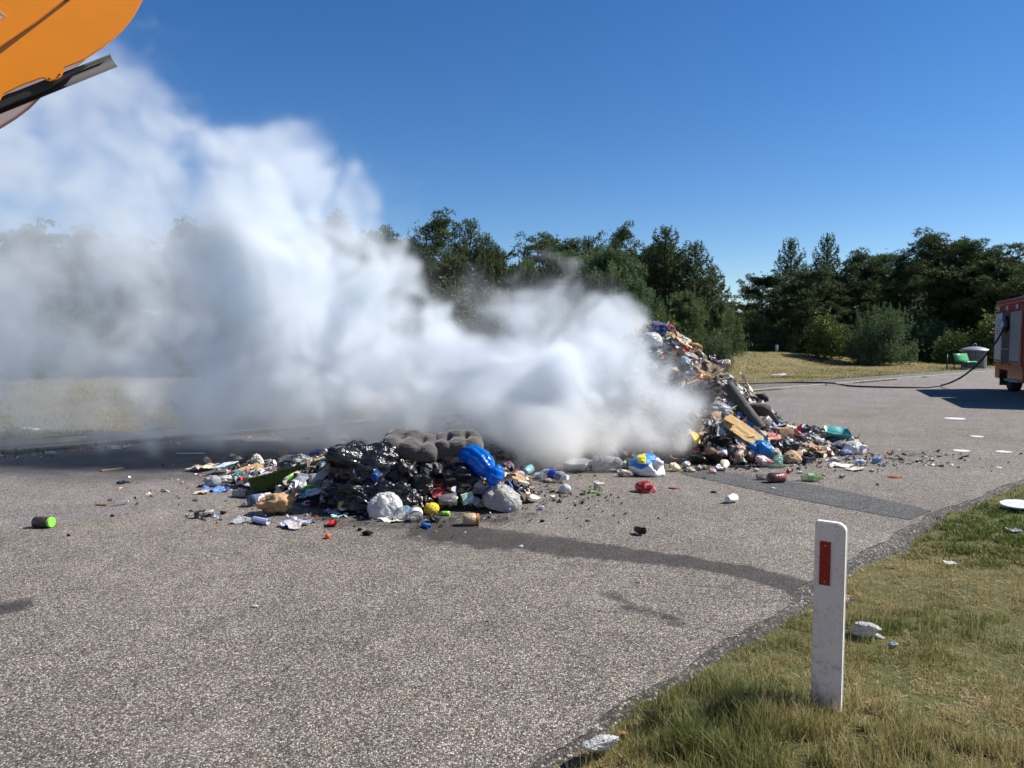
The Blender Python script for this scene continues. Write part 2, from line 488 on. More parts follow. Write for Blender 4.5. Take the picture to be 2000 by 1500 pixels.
def tube_np(pts, rad, sides=6):
    pts = np.asarray(pts, float); n_ = len(pts); rad = np.broadcast_to(np.asarray(rad, float), (n_,))
    T_ = np.gradient(pts, axis=0); T_ /= np.linalg.norm(T_, axis=1, keepdims=True) + 1e-9
    ref = np.tile(np.array([0.31, 0.17, 0.93]) if abs(T_[0][2]) < 0.9 else np.array([1.0, 0.1, 0]), (n_, 1))
    A = np.cross(T_, ref); A /= np.linalg.norm(A, axis=1, keepdims=True) + 1e-9
    B = np.cross(T_, A); a = np.linspace(0, 2 * np.pi, sides, endpoint=False)
    V = pts[:, None] + rad[:, None, None] * (np.cos(a)[None, :, None] * A[:, None] + np.sin(a)[None, :, None] * B[:, None])
    V = V.reshape(-1, 3); F = []
    for i in range(n_ - 1):
        for j in range(sides):
            F.append((i * sides + j, i * sides + (j + 1) % sides, (i + 1) * sides + (j + 1) % sides, (i + 1) * sides + j))
    return V, np.array(F)

def join_np(parts):
    Vs, Fs, o = [], [], 0
    for V, F in parts:
        Vs.append(V); Fs.append(F + o); o += len(V)
    return np.concatenate(Vs), np.concatenate(Fs)

def pine(kind, seed, H=9.0):
    """returns trunk mesh, crown mesh for a tree standing at the origin"""
    r = np.random.default_rng(seed)
    P, D, L, C, wood = [], [], [], [], []
    zt = np.linspace(0, H, 12)
    bend = np.cumsum(r.normal(0, 0.10, (12, 2)), 0) * (1.0 if kind == 'scots' else 0.35); bend[0] = 0
    tp = np.c_[bend, zt]
    r0 = 0.022 * H
    wood.append(tube_np(tp, np.linspace(r0, 0.02, 12), 7))
    at_z = lambda z: np.array([np.interp(z, zt, tp[:, 0]), np.interp(z, zt, tp[:, 1]), z])
    def tuft(p, d, l, c): P.append(p); D.append(d); L.append(l); C.append(c)
    if kind == 'scots':
        for i in range(44):
            z = H * r.uniform(0.10, 0.97) ** 0.85; f = z / H
            az = r.uniform(0, 2 * np.pi); ln = H * (0.34 * (1 - abs(f - 0.55) ** 1.5 * 2.0) + 0.05) * r.uniform(0.55, 1.15)
            ln = max(ln, 0.5)
            up = r.uniform(0.0, 0.5) if f > 0.5 else r.uniform(-0.15, 0.3)
            d = np.array([math.cos(az), math.sin(az), up]); p0 = at_z(z)
            s = np.linspace(0, 1, 6)
            br = p0 + d * ln * s[:, None] + np.c_[r.normal(0, 0.06, 6), r.normal(0, 0.06, 6), 0.18 * ln * s ** 2 + r.normal(0, 0.04, 6)] * np.minimum(s, 1)[:, None]
            wood.append(tube_np(br, np.linspace(0.055, 0.012, 6), 4))
            for q in range(9):                                # cloud pads along the outer branch
                c0 = br[2 + q % 4] + r.normal(0, 1, 3) * np.array([0.34, 0.34, 0.20]) * (0.4 + 0.5 * ln / 2)
                m = int(r.uniform(20, 34)); rad = r.uniform(0.34, 0.66)
                tone = r.normal(0.42, 0.12)
                for _ in range(m):
                    v = r.normal(0, 1, 3); v /= np.linalg.norm(v); v *= rad * r.uniform(0.55, 1.0); v[2] = abs(v[2]) * 0.80 if r.random() < 0.75 else v[2] * 0.5
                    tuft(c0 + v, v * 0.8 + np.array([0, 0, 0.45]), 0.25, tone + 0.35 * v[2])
        for _ in range(90):
            v = r.normal(0, 1, 3) * np.array([0.5, 0.5, 0.35]); tuft(at_z(H * 0.98) + v, v + np.array([0, 0, .5]), 0.22, 0.45)
    elif kind == 'cone':
        nz = int(H * 3.0)
        for i in range(nz):
            f = (i + 0.5) / nz; z = H * (0.06 + 0.92 * f)
            nb = 6 if f < .8 else 4
            for b in range(nb):
                az = 2 * np.pi * b / nb + i * 1.1 + r.normal(0, 0.2)
                ln = H * 0.26 * (1 - f) ** 0.75 * r.uniform(0.7, 1.15) + 0.22
                d = np.array([math.cos(az), math.sin(az), 0.30 + 0.5 * f]); p0 = at_z(z)
                s = np.linspace(0, 1, 5); br = p0 + d * ln * s[:, None] + np.array([0, 0, 1.0]) * (0.22 * ln * s ** 2)[:, None]
                wood.append(tube_np(br, np.linspace(0.03, 0.008, 5), 3))
                m = max(6, int(ln * 22)); tone = r.normal(0.42, 0.1)
                for q in range(m):
                    t = r.uniform(0.25, 1.0); p = br[0] + (d * ln * t) + np.array([0, 0, 0.22 * ln * t * t])
                    sd_ = np.cross(d, [0, 0, 1]) * r.choice([-1, 1]) * ln * 0.42 * r.uniform(0, 1) * (1.1 - t) + r.normal(0, 0.05, 3)
                    p = p + sd_; tuft(p, d * 0.8 + sd_ + np.array([0, 0, 0.5]), 0.19, tone)
                for q in range(3):
                    tuft(br[-1] + np.array([0, 0, 0.10 * q]), np.array([0, 0, 1.0]), 0.18, tone + 0.28)
        for q in range(16): tuft(at_z(H) + np.array([0, 0, -0.5 + 0.045 * q]), np.array([0, 0, 1.0]), 0.20, 0.6)
    elif kind == 'candle':                                    # broad young pine, long upright shoots
        for i in range(150):
            az = r.uniform(0, 2 * np.pi); f = r.uniform(0.05, 1) ; rr = H * 0.42 * math.sqrt(max(0.03, 1 - f ** 1.7)) * r.uniform(0.35, 1.05)
            tip = at_z(H * f * 0.92) + np.array([math.cos(az) * rr, math.sin(az) * rr, 0]); st_ = at_z(max(0.2, H * f * 0.92 - rr * 0.75))
            mid = st_ * 0.4 + tip * 0.6 + np.array([0, 0, -0.12 * rr])
            s = np.linspace(0, 1, 6)[:, None]; br = st_ * (1 - s) ** 2 + 2 * mid * s * (1 - s) + tip * s ** 2
            wood.append(tube_np(br, np.linspace(0.03, 0.008, 6), 3))
            tone = r.normal(0.40, 0.13); out = (tip - st_); out /= np.linalg.norm(out)
            for q in range(38):
                t = r.uniform(0.25, 1); k = br[min(5, int(t * 5))] + r.normal(0, 0.17, 3)
                tuft(k, out * 0.6 + np.array([0, 0, 0.7]), 0.20, tone - 0.1)
            for c_ in range(5):                               # candles
                b0 = tip + r.normal(0, 0.17, 3) * np.array([1, 1, 0.5]); hh = r.uniform(0.25, 0.55)
                for q in range(6): tuft(b0 + np.array([0, 0, hh * q / 6]), np.array([0.12 * math.cos(az), 0.12 * math.sin(az), 1.0]), 0.15, tone + 0.22)
    elif kind in ('bush', 'leaf', 'olive'):
        nb = 90
        for i in range(nb):
            az = r.uniform(0, 2 * np.pi); el = math.asin(r.uniform(0.0, 1.0)); R = H * r.uniform(0.75, 1.05)
            wd = 0.55 if kind == 'bush' else 0.42
            tip = np.array([math.cos(az) * math.cos(el) * R * wd, math.sin(az) * math.cos(el) * R * wd, 0.06 * H + math.sin(el) * R * 0.92])
            st_ = np.array([0, 0, 0.10 * H]); s = np.linspace(0, 1, 6)[:, None]
            br = st_ * (1 - s) + tip * s + np.array([0, 0, -0.10 * H]) * s * (1 - s) * 2
            wood.append(tube_np(br, np.linspace(0.035, 0.008, 6), 3)); tone = r.normal(0.42, 0.14); out = tip / np.linalg.norm(tip)
            if kind == 'bush':
                for q in range(62):
                    t = r.uniform(0.35, 1) ** 0.8; k = st_ * (1 - t) + tip * t + r.normal(0, 0.055 * H, 3); k[2] = max(0.05, k[2])
                    tuft(k, out * 0.6 + np.array([0, 0, 0.8]), 0.18, tone)
                for q in range(7): tuft(tip + np.array([0, 0, 0.07 * q]), np.array([0, 0, 1.0]), 0.16, tone + 0.22)
            else:
                for q in range(24):
                    t = r.uniform(0.4, 1.02); k = st_ * (1 - t) + tip * t + r.normal(0, 0.06 * H, 3); k[2] = max(0.05, k[2])
                    tuft(k, out + np.array([0, 0, 0.5]), 0.22, tone)
    P = np.array(P); D = np.array(D); L = np.array(L); C = np.array(C)
    leaf = kind in ('leaf', 'olive')
    sc = {'scots': 1.0, 'cone': 1.0, 'candle': 1.0, 'bush': 1.0, 'leaf': 1.0, 'olive': 1.0}[kind]
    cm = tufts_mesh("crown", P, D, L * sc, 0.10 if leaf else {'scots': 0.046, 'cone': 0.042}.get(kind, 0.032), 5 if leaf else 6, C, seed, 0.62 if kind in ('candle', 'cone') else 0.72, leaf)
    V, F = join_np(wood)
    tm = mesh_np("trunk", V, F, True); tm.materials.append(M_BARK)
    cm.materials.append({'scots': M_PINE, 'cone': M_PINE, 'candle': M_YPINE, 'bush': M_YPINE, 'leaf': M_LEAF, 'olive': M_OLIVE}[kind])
    return tm, cm
PROTO = {('scots', i): pine('scots', 100 + i, 9.5) for i in range(4)}
PROTO.update({('cone', i): pine('cone', 120 + i, 8.0) for i in range(3)})
PROTO.update({('candle', i): pine('candle', 140 + i, 6.0) for i in range(3)})
PROTO.update({('bush', i): pine('bush', 160 + i, 4.0) for i in range(2)})
PROTO.update({('leaf', 0): pine('leaf', 180, 4.5), ('olive', 0): pine('olive', 181, 6.0)})
PH = {'scots': 9.5, 'cone': 8.0, 'candle': 6.0, 'bush': 4.0, 'leaf': 4.5, 'olive': 6.0}
NAMES = {'scots': 'pine_tree', 'cone': 'pine_tree', 'candle': 'young_pine', 'bush': 'pine_bush', 'leaf': 'leafy_shrub', 'olive': 'leafy_tree'}
def ground_z(x, y):
    u, v = uv(x, y)
    if v > 14: return float(field_h(np.array([x]), np.array([y]))[0])
    return 0.0
tr_rng = np.random.default_rng(5)
def tree(kind, px, top, Y, label, group=None, wf=1.0, idx=None):
    """a tree whose top stands at photo height `top`, at distance Y"""
    p = at(px, 700, Y); z0 = ground_z(p.x, p.y) - 0.05
    ztop = at(px, top, Y).z; h = ztop - z0
    k = idx if idx is not None else int(tr_rng.integers(0, len([1 for q in PROTO if q[0] == kind])))
    tm, cm = PROTO[(kind, k)]
    s = h / (PH[kind] * {'scots': 1.09, 'cone': 1.04}.get(kind, 1.04))
    e = empty(NAMES[kind], (p.x, p.y, z0), tr_rng.uniform(0, 6.28)); e.scale = (s * wf, s * wf, s)
    for nm, me in (("trunk", tm), ("crown", cm)):
        o = bpy.data.objects.new(nm, me); COL.objects.link(o); o.parent = e
    cat = {'bush': 'bush', 'leaf': 'shrub'}.get(kind, 'tree')
    tag(e, label, cat, group)
    return e

G1 = "pines of the wood edge"
GS = "pines standing in the smoke"
SMK = ["pine behind the smoke just outside the left picture edge", "pine top faint in the smoke nearest the left picture edge", "pine in the smoke, second from the left picture edge", "slim pine veiled by the thick left drift of smoke",
       "pine top showing grey through the smoke below the blue sky gap", "pine silhouette in the smoke right of the blue sky gap", "pointed pine swallowed by the densest billow of smoke", "wide pine hidden behind the main billow of smoke",
       "pine whose highest twigs break out of the main billow's right side", "slim pine veiled at the right rim of the main billow"]
# behind the smoke, left to right
for k_, (px, top, Y, kd, wf) in enumerate([(-60, 455, 31, 'scots', 1.1), (70, 432, 31, 'scots', 1.0), (150, 452, 34, 'scots', 1), (235, 470, 33, 'cone', 1), (345, 440, 32, 'scots', 1), (430, 432, 34, 'scots', 1.0),
                            (520, 445, 33, 'cone', 1.1), (600, 452, 36, 'scots', 1), (665, 420, 37, 'scots', .9), (715, 455, 37, 'cone', 1)]):
    tree(kd, px, top, Y, SMK[k_], GS, wf)
L_ = lambda s: s
for a in [
    ('cone', 752, 437, 39, "slender pine top rising straight out of the smoke, leftmost clear one", None, .8),
    ('scots', 790, 452, 40, "small rounded pine between the leftmost slender top and the tall flat-topped pine", None, .85),
    ('scots', 838, 424, 40, "tall irregular pine with the highest crown left of the double-spired pine", None, 1.0),
    ('cone', 917, 424, 41, "slim pointed pine with the tallest spire above the smoke", None, .85),
    ('cone', 954, 452, 41, "second slim pointed pine just right of the tallest spire", None, .8),
    ('olive', 890, 520, 33, "grey-green leafy tree in thin smoke under the slim pointed pines", None, 1.1),
    ('olive', 965, 530, 34, "pale leafy tree behind the drifting wisp left of the broad young pine", None, 1.0),
    ('scots', 985, 480, 43, "low dark pine at the dip in the tree line above the wisp", None, .9),
    ('candle', 1035, 493, 37, "young pine with upright shoots left of the broad young pine", None, 1.0),
    ('scots', 1085, 453, 43, "dark pine with a pointed nub on top behind the young pines", None, 1.0),
    ('candle', 1105, 478, 36, "young pine between the left young pine and the broadest one", None, 1.1),
    ('cone', 1152, 458, 44, "small dark spire peeping over the broad young pine", None, .9),
    ('candle', 1180, 470, 34, "broad young pine with many upright candle shoots above the smoke", None, 1.25),
    ('scots', 1210, 443, 46, "round-headed dark pine behind the broad young pine", None, .75),
    ('candle', 1245, 535, 33, "low young pine sloping down behind the peak of the rubbish heap", None, 1.2),
    ('cone', 1300, 441, 47, "tall dark layered pine above the top of the rubbish heap", None, 1.35),
    ('scots', 1270, 470, 50, "dark pine filling in left of the tall layered pine", None, 1.0),
    ('cone', 1352, 470, 46, "dark pine on the right shoulder of the tall layered pine", None, 1.25),
    ('cone', 1392, 515, 47, "shorter dark pine beside the sky notch", None, 1.2),
    ('scots', 1428, 590, 52, "lowest pine at the bottom of the sky notch", None, 1.0),
    ('candle', 1335, 560, 40, "bushy young pine behind the upper slope of the rubbish heap", None, 1.2),
    ('candle', 1405, 580, 43, "bushy young pine behind the middle of the rubbish slope", None, 1.2),
    ('leaf', 1290, 600, 30, "bright green shrub directly behind the peak of the heap", None, 1.0),
    ('scots', 1492, 530, 54, "dark spreading pine right of the sky notch", None, 1.1),
    ('cone', 1545, 462, 54, "dark tiered pine with a rounded top left of the twin open pine", None, .95),
    ('cone', 1606, 454, 56, "thin open pine whose twin tips stand highest right of the notch", None, .85),
    ('scots', 1580, 520, 50, "low wide pine under the twin-tipped pine", None, 1.2),
    ('scots', 1650, 498, 54, "dark pine right below the twin-tipped pine", None, 1.15),
    ('scots', 1720, 487, 54, "dense dark pine left of the big flat-topped pine", None, 1.2),
    ('scots', 1800, 463, 55, "big flat-topped pine with cloud-like pads", None, 1.25),
    ('scots', 1862, 462, 54, "broad flat-topped pine, right neighbour of the first flat-topped one", None, 1.3),
    ('scots', 1925, 492, 53, "dark pine above the green bench", None, 1.2),
    ('scots', 1985, 512, 50, "dark pine above the fire engine roof at the picture edge", None, 1.2),
    ('scots', 2060, 500, 52, "dark pine mostly beyond the right picture edge", None, 1.2),
    ('candle', 1468, 600, 50, "grey-green young pine beside the wire fence", None, 1.2),
    ('candle', 1530, 640, 50, "small spreading pine in front of the dark wood", None, 1.3),
    ('leaf', 1612, 605, 46, "bright yellow-green shrub left of the big round pine bush", None, 1.0),
    ('bush', 1718, 583, 44, "big round pine bush standing alone on the dry grass", None, 1.0),
    ('bush', 1392, 645, 36, "low pine bush beside the rubbish slope at the wire fence", None, 1.1),
    ('leaf', 1860, 640, 47, "loose leafy shrub in the shade left of the green bench", None, 1.2),
    ('leaf', 1945, 600, 46, "pale leafy shrub behind the litter bin", None, 1.1),
]:
    tree(*a)
# second row that closes the wood behind
G2 = "pines deeper in the wood"
for i, px in enumerate(range(-120, 2150, 75)):
    Y = np.interp(px, [-120, 700, 1300, 1500, 2100], [38, 44, 56, 62, 62]) + (i % 3) * 2.0
    top = np.interp(px, [-120, 700, 900, 980, 1100, 1300, 1440, 1600, 1850, 2100], [485, 480, 490, 540, 510, 510, 640, 545, 515, 530])
    tree('scots', px + 20 * math.sin(i * 3.0), top + 10 * math.sin(i * 1.7), Y, "shaded pine deep in the wood, mostly hidden behind the front row", G2, 1.3)
UG = ["behind the ridge of the rubbish heap", "behind the low pine bush by the fence", "left of the wire fence's first post", "behind the short white stub post", "behind the small spreading pine", "behind the yellow-green shrub",
      "behind the left half of the round pine bush", "behind the right half of the round pine bush", "between the round pine bush and the bench", "directly behind the green bench", "behind the lid of the litter bin", "behind the fire engine", "beyond the right picture edge"]
for i, px in enumerate(range(1320, 2100, 62)):
    Y = 51 + (i % 2) * 3
    tree('bush', px + 20, (572 if abs(px - 1420) > 60 else 610) + 16 * math.sin(i * 2.9), Y + 12, "shaded pine thicket deep in the wood, closing its gaps", "thicket deep in the wood", 1.3)
    tree('bush', px, 628 + 14 * math.sin(i * 2.1), Y, "dark undergrowth bush " + UG[i], "undergrowth at the wood edge", 1.35)
for i, px in enumerate(range(-60, 1330, 105)):
    Y = np.interp(px, [0, 700, 1300], [29, 35, 41])
    tree('bush', px, 590 + 12 * math.sin(i * 2.1), Y, "undergrowth bush at the wood edge, veiled by the smoke", "undergrowth behind the smoke", 1.35)

# ================================================================== GRASS (real blades)
def blade_mat(name):
    n = NT(name)
    a = n.add("ShaderNodeAttribute", {'attribute_name': 'c'})
    col = n.ramp(a.outputs['Fac'], [(0.0, (0.060, 0.095, 0.022)), (0.30, (0.125, 0.165, 0.042)), (0.55, (0.235, 0.225, 0.075)), (0.80, (0.42, 0.34, 0.155)), (1.0, (0.55, 0.45, 0.26))])
    n.base(col); n.p(Roughness=0.6, Specular_IOR_Level=0.25)
    tr = n.add("ShaderNodeBsdfTranslucent"); n.set(tr.inputs[0], col)
    mx = n.add("ShaderNodeMixShader", None, i0=0.35)
    n.t.links.new(n.b.outputs[0], mx.inputs[1]); n.t.links.new(tr.outputs[0], mx.inputs[2]); n.t.links.new(mx.outputs[0], n.out.inputs[0])
    return n.m
M_BLADE = blade_mat("grass_blades")
def blades(name, P, H, Wd, c, seed, lean=0.45, label=None):
    r = np.random.default_rng(seed); m = len(P)
    az = r.uniform(0, 2 * np.pi, m); s_ = np.stack([np.cos(az), np.sin(az), az * 0], 1)
    la = r.uniform(0, 2 * np.pi, m); l_ = np.stack([np.cos(la), np.sin(la), la * 0], 1) * (H * lean * r.uniform(0.1, 1.6, m))[:, None]
    up = np.array([0, 0, 1.0]) * H[:, None]
    W2 = (Wd * 0.5)[:, None] * s_
    a = P - W2; b = P + W2; c1 = P + up * 0.6 + l_ * 0.35 + W2 * 0.75; d1 = P + up * 0.6 + l_ * 0.35 - W2 * 0.75; t = P + up * 0.95 + l_
    V = np.stack([a, b, c1, d1, t], 1).reshape(-1, 3); i = np.arange(m)[:, None] * 5
    me = mesh_np(name, V, [i + np.array([0, 1, 2, 3]), i + np.array([3, 2, 4])], False)
    pt_attr(me, 'c', np.clip(np.repeat(c, 5) + np.tile([-.06, -.06, .03, .03, .10], m), 0, 1))
    o = link(name, me, M_BLADE, kind="stuff"); o["label"] = label
    return o
def verge_points(n_, ymin, ymax, seed, edge_lo=0.0):
    r = np.random.default_rng(seed)
    y = r.uniform(ymin ** 0.5, ymax ** 0.5, n_ * 4) ** 2
    x = r.uniform(-0.3, 1.0, n_ * 4) * y + r.uniform(0, 0.9, n_ * 4)
    u, v = uv(x, y); e = edge_v(u) - v
    P = np.c_[x, y, x * 0]
    patch = fbm(P, 1.3, 41, 4); clump = fbm(P, 10.0, 49, 3)
    bare = fbm(P, 0.9, 47, 4)
    k = (e > edge_lo + 0.10 * vnoise(P, 3.0, 44) + 0.02) & (r.random(len(x)) < np.clip((e - edge_lo) / 0.22, 0.06, 1)) & (r.random(len(x)) < np.clip(0.92 - bare * 0.7, 0.25, 1) * np.clip(0.55 + clump * 1.3, 0.05, 1))
    P = P[k][:n_]; P[:, 2] = verge_h(P[:, 0], P[:, 1]) - 0.004
    return P, patch[k][:n_] + 0.25 * clump[k][:n_], e[k][:n_]
for nm, n_, y0, y1, sd_, h0, w0, lb in (("grass", 140000, 2.2, 5.2, 51, 0.075, 0.0030, "mixed green and straw grass on the near verge"), ("grass", 150000, 5.0, 13.0, 52, 0.075, 0.0085, "dry mown grass on the verge beyond the post")):
    P, pa, e = verge_points(n_, y0, y1, sd_)
    r = np.random.default_rng(sd_ + 1)
    # taller clump of grass left of and round the post, short mown turf further off
    tall = np.exp(-(((P[:, 0] - 0.95) / 0.55) ** 2 + ((P[:, 1] - 2.9) / 0.6) ** 2))
    tall2 = np.exp(-(((P[:, 0] - 1.7) / 0.9) ** 2 + ((P[:, 1] - 2.6) / 0.5) ** 2))
    H = h0 * r.uniform(0.25, 1.25, len(P)) * (0.42 + 1.15 * tall + 0.55 * tall2) * (1 + 0.5 * pa)
    c = np.clip(0.45 - 0.42 * pa + r.normal(0, 0.20, len(P)) + 0.10 * (P[:, 0] > 2.2), 0, 1)
    blades(nm, P, H, w0 * r.uniform(0.6, 1.5, len(P)), c, sd_, 0.55, lb)
# seed stalks standing in the near clump
P, pa, e = verge_points(3800, 2.3, 4.6, 61, 0.1)
r = np.random.default_rng(62)
# dead flat thatch
P2, pa2, e2 = verge_points(125000, 2.2, 9.0, 65, 0.0)
r2 = np.random.default_rng(66)
blades("thatch", P2, r2.uniform(0.006, 0.02, len(P2)), r2.uniform(0.003, 0.007, len(P2)), np.clip(r2.normal(0.66, 0.17, len(P2)) - 0.25 * pa2, 0, 1), 67, 3.0, "dead straw lying flat between the living grass")
blades("grass_stalks", P, r.uniform(0.11, 0.21, len(P)), np.full(len(P), 0.0024), r.normal(0.66, 0.12, len(P)), 63, 0.22, "thin straw-coloured seed stalks in the verge")
def stalk_heads(P, r):
    pass
# field tussocks, coarse with distance
r = np.random.default_rng(71); nF = 60000
u = r.uniform(-14, 55, nF); v = 13.8 + r.uniform(0, 1, nF) ** 1.5 * 22
x, y = xy(u, v); kk = (y > 5); x = x[kk]; y = y[kk]
P = np.c_[x, y, field_h(x, y)]; pa = fbm(P, 0.5, 73, 4)
Hh = r.uniform(0.025, 0.085, len(P)) * (1 + 0.5 * pa)
blades("field_grass", P, Hh, 0.010 + 0.0006 * y, np.clip(0.60 - 0.22 * pa + r.normal(0, 0.16, len(P)), 0, 1), 74, 0.6, "sun-dried grass on the field beyond the kerb")
# weeds in the gutter along the kerb
r = np.random.default_rng(81); nG = 9000
u = r.uniform(-8, 34, nG); v = KERB - 0.10 + r.normal(0, 0.05, nG); m_ = fbm(np.c_[u, u * 0, u * 0], 0.5, 83, 3) > -0.15; u = u[m_]; v = v[m_]
x, y = xy(u, v)
blades("gutter_weeds", np.c_[x, y, x * 0], r.uniform(0.02, 0.07, len(x)), np.full(len(x), 0.012), r.normal(0.38, 0.15, len(x)), 84, 0.8, "low weeds growing in the gutter along the kerb")
# ================================================================== RUBBISH: materials
_mc = {}
def mat(kind, c1, c2=None, soot=0.0):
    key = (kind, c1, c2, soot)
    if key in _mc: return _mc[key]
    n = NT(kind + "_material")
    col = None
    if c2 is not None:
        f = n.ramp(n.noise(3.1, 2, 0.5), [(0.47, 0.0), (0.50, 1.0)])
        col = n.mix(f, c1, c2)
    else:
        col = n.mix(0.0, c1, c1)
    tone = n.ramp(n.noise(2.2, 4, 0.6), [(0.3, 0.80), (0.7, 1.08)])
    col = n.mix(1.0, col, tone, 'MULTIPLY')
    # smears of dirt, and char where the thing was burnt
    d = n.ramp(n.noise(4.5, 6, 0.72), [(0.56, 0.0), (0.70, 1.0)])
    col = n.mix(n.math('MULTIPLY', d, 0.42), col, (0.115, 0.085, 0.058))
    if soot > 0:
        s = n.ramp(n.noise(1.7, 6, 0.75), [(0.66 - 0.36 * soot, 0.0), (0.76 - 0.30 * soot, 1.0)])
        col = n.mix(s, col, (0.014, 0.012, 0.011))
    n.base(col)
    if kind == 'film':
        n.p(Roughness=0.17, Specular_IOR_Level=0.5)
        mp = n.add('ShaderNodeMapping', None, Vector=n.obj()); mp.inputs['Scale'].default_value = (2.2, 2.2, 13.0); mp.inputs['Rotation'].default_value = (0.5, 0.9, 0.2)
        mp2 = n.add('ShaderNodeMapping', None, Vector=n.obj()); mp2.inputs['Scale'].default_value = (12.0, 2.5, 2.5); mp2.inputs['Rotation'].default_value = (0.3, 0.4, 0.7)
        w1 = n.math('ADD', n.noise(1.0, 4, 0.55, vec=mp.outputs[0], dist=0.5), n.noise(1.0, 4, 0.55, vec=mp2.outputs[0], dist=0.5)); w2 = n.add("ShaderNodeTexWave", {'wave_type': 'BANDS', 'bands_direction': 'DIAGONAL'}, Scale=3.2, Distortion=9.0, Detail=3.0, Detail_Scale=1.6, Vector=n.obj())
        n.bump(n.math('ADD', w1, n.math('MULTIPLY', w2.outputs['Fac'], 0.10)), 0.55, 0.030)
        if max(c1) > 0.3:
            tr = n.add('ShaderNodeBsdfTranslucent'); n.set(tr.inputs[0], col); mx = n.add('ShaderNodeMixShader', None, i0=0.3)
            n.t.links.new(n.b.outputs[0], mx.inputs[1]); n.t.links.new(tr.outputs[0], mx.inputs[2]); n.t.links.new(mx.outputs[0], n.out.inputs[0])
    elif kind == 'paper':
        n.p(Roughness=0.85); n.bump(n.noise(5, 4, 0.55, dist=0.8), 0.6, 0.045)
    elif kind == 'card':
        n.p(Roughness=0.9); n.bump(n.noise(10, 4, 0.6), 0.35, 0.05)
    elif kind == 'cloth':
        n.p(Roughness=1.0, Sheen_Weight=0.3); n.bump(n.math('ADD', n.noise(3.5, 3, 0.5, dist=0.6), n.math('MULTIPLY', n.noise(90, 2), 0.05)), 0.6, 0.045)
    elif kind == 'plastic':
        n.p(Roughness=0.33); n.bump(n.noise(5, 3), 0.2, 0.05)
    elif kind == 'metal':
        n.p(Roughness=0.35, Metallic=0.8); n.bump(n.noise(6, 3), 0.5, 0.06)
    elif kind == 'char':
        n.p(Roughness=0.8); n.bump(n.noise(9, 6, 0.75), 1.0, 0.12)
    elif kind == 'clear':
        n.p(Roughness=0.16, Specular_IOR_Level=0.7)
        n.bump(n.noise(8, 4, 0.6, dist=1.0), 0.8, 0.09)
        tr = n.add("ShaderNodeBsdfTransparent")
        lw = n.add("ShaderNodeLayerWeight", None, Blend=0.35)
        f = n.math('ADD', 0.34, n.math('MULTIPLY', lw.outputs['Facing'], 0.5), True)
        mx = n.add("ShaderNodeMixShader"); n.set(mx.inputs[0], f)
        n.t.links.new(tr.outputs[0], mx.inputs[1]); n.t.links.new(n.b.outputs[0], mx.inputs[2]); n.t.links.new(mx.outputs[0], n.out.inputs[0])
    _mc[key] = n.m
    return n.m
WHITE = (0.74, 0.74, 0.73); OFFW = (0.62, 0.59, 0.52); CREAM = (0.58, 0.49, 0.35); BLACK = (0.012, 0.012, 0.014); DGREY = (0.05, 0.05, 0.055)
GREY = (0.22, 0.22, 0.22); LGREY = (0.45, 0.46, 0.48); BROWN = (0.16, 0.10, 0.06); TAN = (0.42, 0.27, 0.14); KRAFT = (0.46, 0.29, 0.15); BLUE = (0.008, 0.16, 0.62)
NAVY = (0.010, 0.022, 0.11); RED = (0.52, 0.020, 0.025); PINK = (0.58, 0.16, 0.18); YEL = (0.78, 0.55, 0.02); LIME = (0.30, 0.62, 0.06); GREEN = (0.03, 0.26, 0.09)
TEAL = (0.06, 0.30, 0.29); LBLUE = (0.30, 0.50, 0.66); LILAC = (0.42, 0.42, 0.66); ORANGE = (0.80, 0.15, 0.02); SOOT = (0.02, 0.018, 0.016); SALM = (0.62, 0.27, 0.18); AQUA = (0.30, 0.62, 0.62)
CNAME = {WHITE: 'white', OFFW: 'off-white', CREAM: 'cream', BLACK: 'black', DGREY: 'charcoal', GREY: 'grey', LGREY: 'pale grey', BROWN: 'dark brown', TAN: 'tan', KRAFT: 'kraft-brown', BLUE: 'bright blue',
         NAVY: 'navy', RED: 'red', PINK: 'pink', YEL: 'yellow', LIME: 'lime', GREEN: 'green', TEAL: 'teal', LBLUE: 'pale blue', LILAC: 'lilac', ORANGE: 'orange', SOOT: 'sooty', SALM: 'salmon', AQUA: 'aqua'}

# ------------------------------------------------------------------ RUBBISH: shapes (unit size, centred)
def ico(sub):
    bm = bmesh.new(); bmesh.ops.create_icosphere(bm, subdivisions=sub, radius=1.0)
    V = np.array([v.co[:] for v in bm.verts]); F = np.array([[v.index for v in f.verts] for f in bm.faces]); bm.free()
    return V, F
ICO = {k: ico(k) for k in (2, 3, 4, 5)}
def unitize(V):
    lo, hi = V.min(0), V.max(0); return (V - (lo + hi) / 2) / (hi - lo).max()
def boxunit(V):
    lo, hi = V.min(0), V.max(0); return (V - (lo + hi) / 2) / (hi - lo)
def polyball(D, k, r, soft=0.16):
    N = r.normal(size=(k, 3)); N /= np.linalg.norm(N, axis=1, keepdims=True); h = r.uniform(0.62, 1.0, k)
    dots = D @ N.T; q = np.where(dots > 0.08, h[None] / np.maximum(dots, 0.08), 9)
    m = -np.log(np.exp(-q / soft * 1.0).sum(1)) * soft
    return np.clip(m, 0.35, 1.3)
def m_crumple(seed, sub=3, k=26, rough=0.12, wr=0.10):
    r = np.random.default_rng(seed); D, F = ICO[sub]
    R = polyball(D, k, r, 0.05) + rough * fbm(D, 1.8, seed, 3) - wr * np.abs(fbm(D, 3.6, seed + 5, 3))
    V = boxunit(D * R[:, None]); return V, F
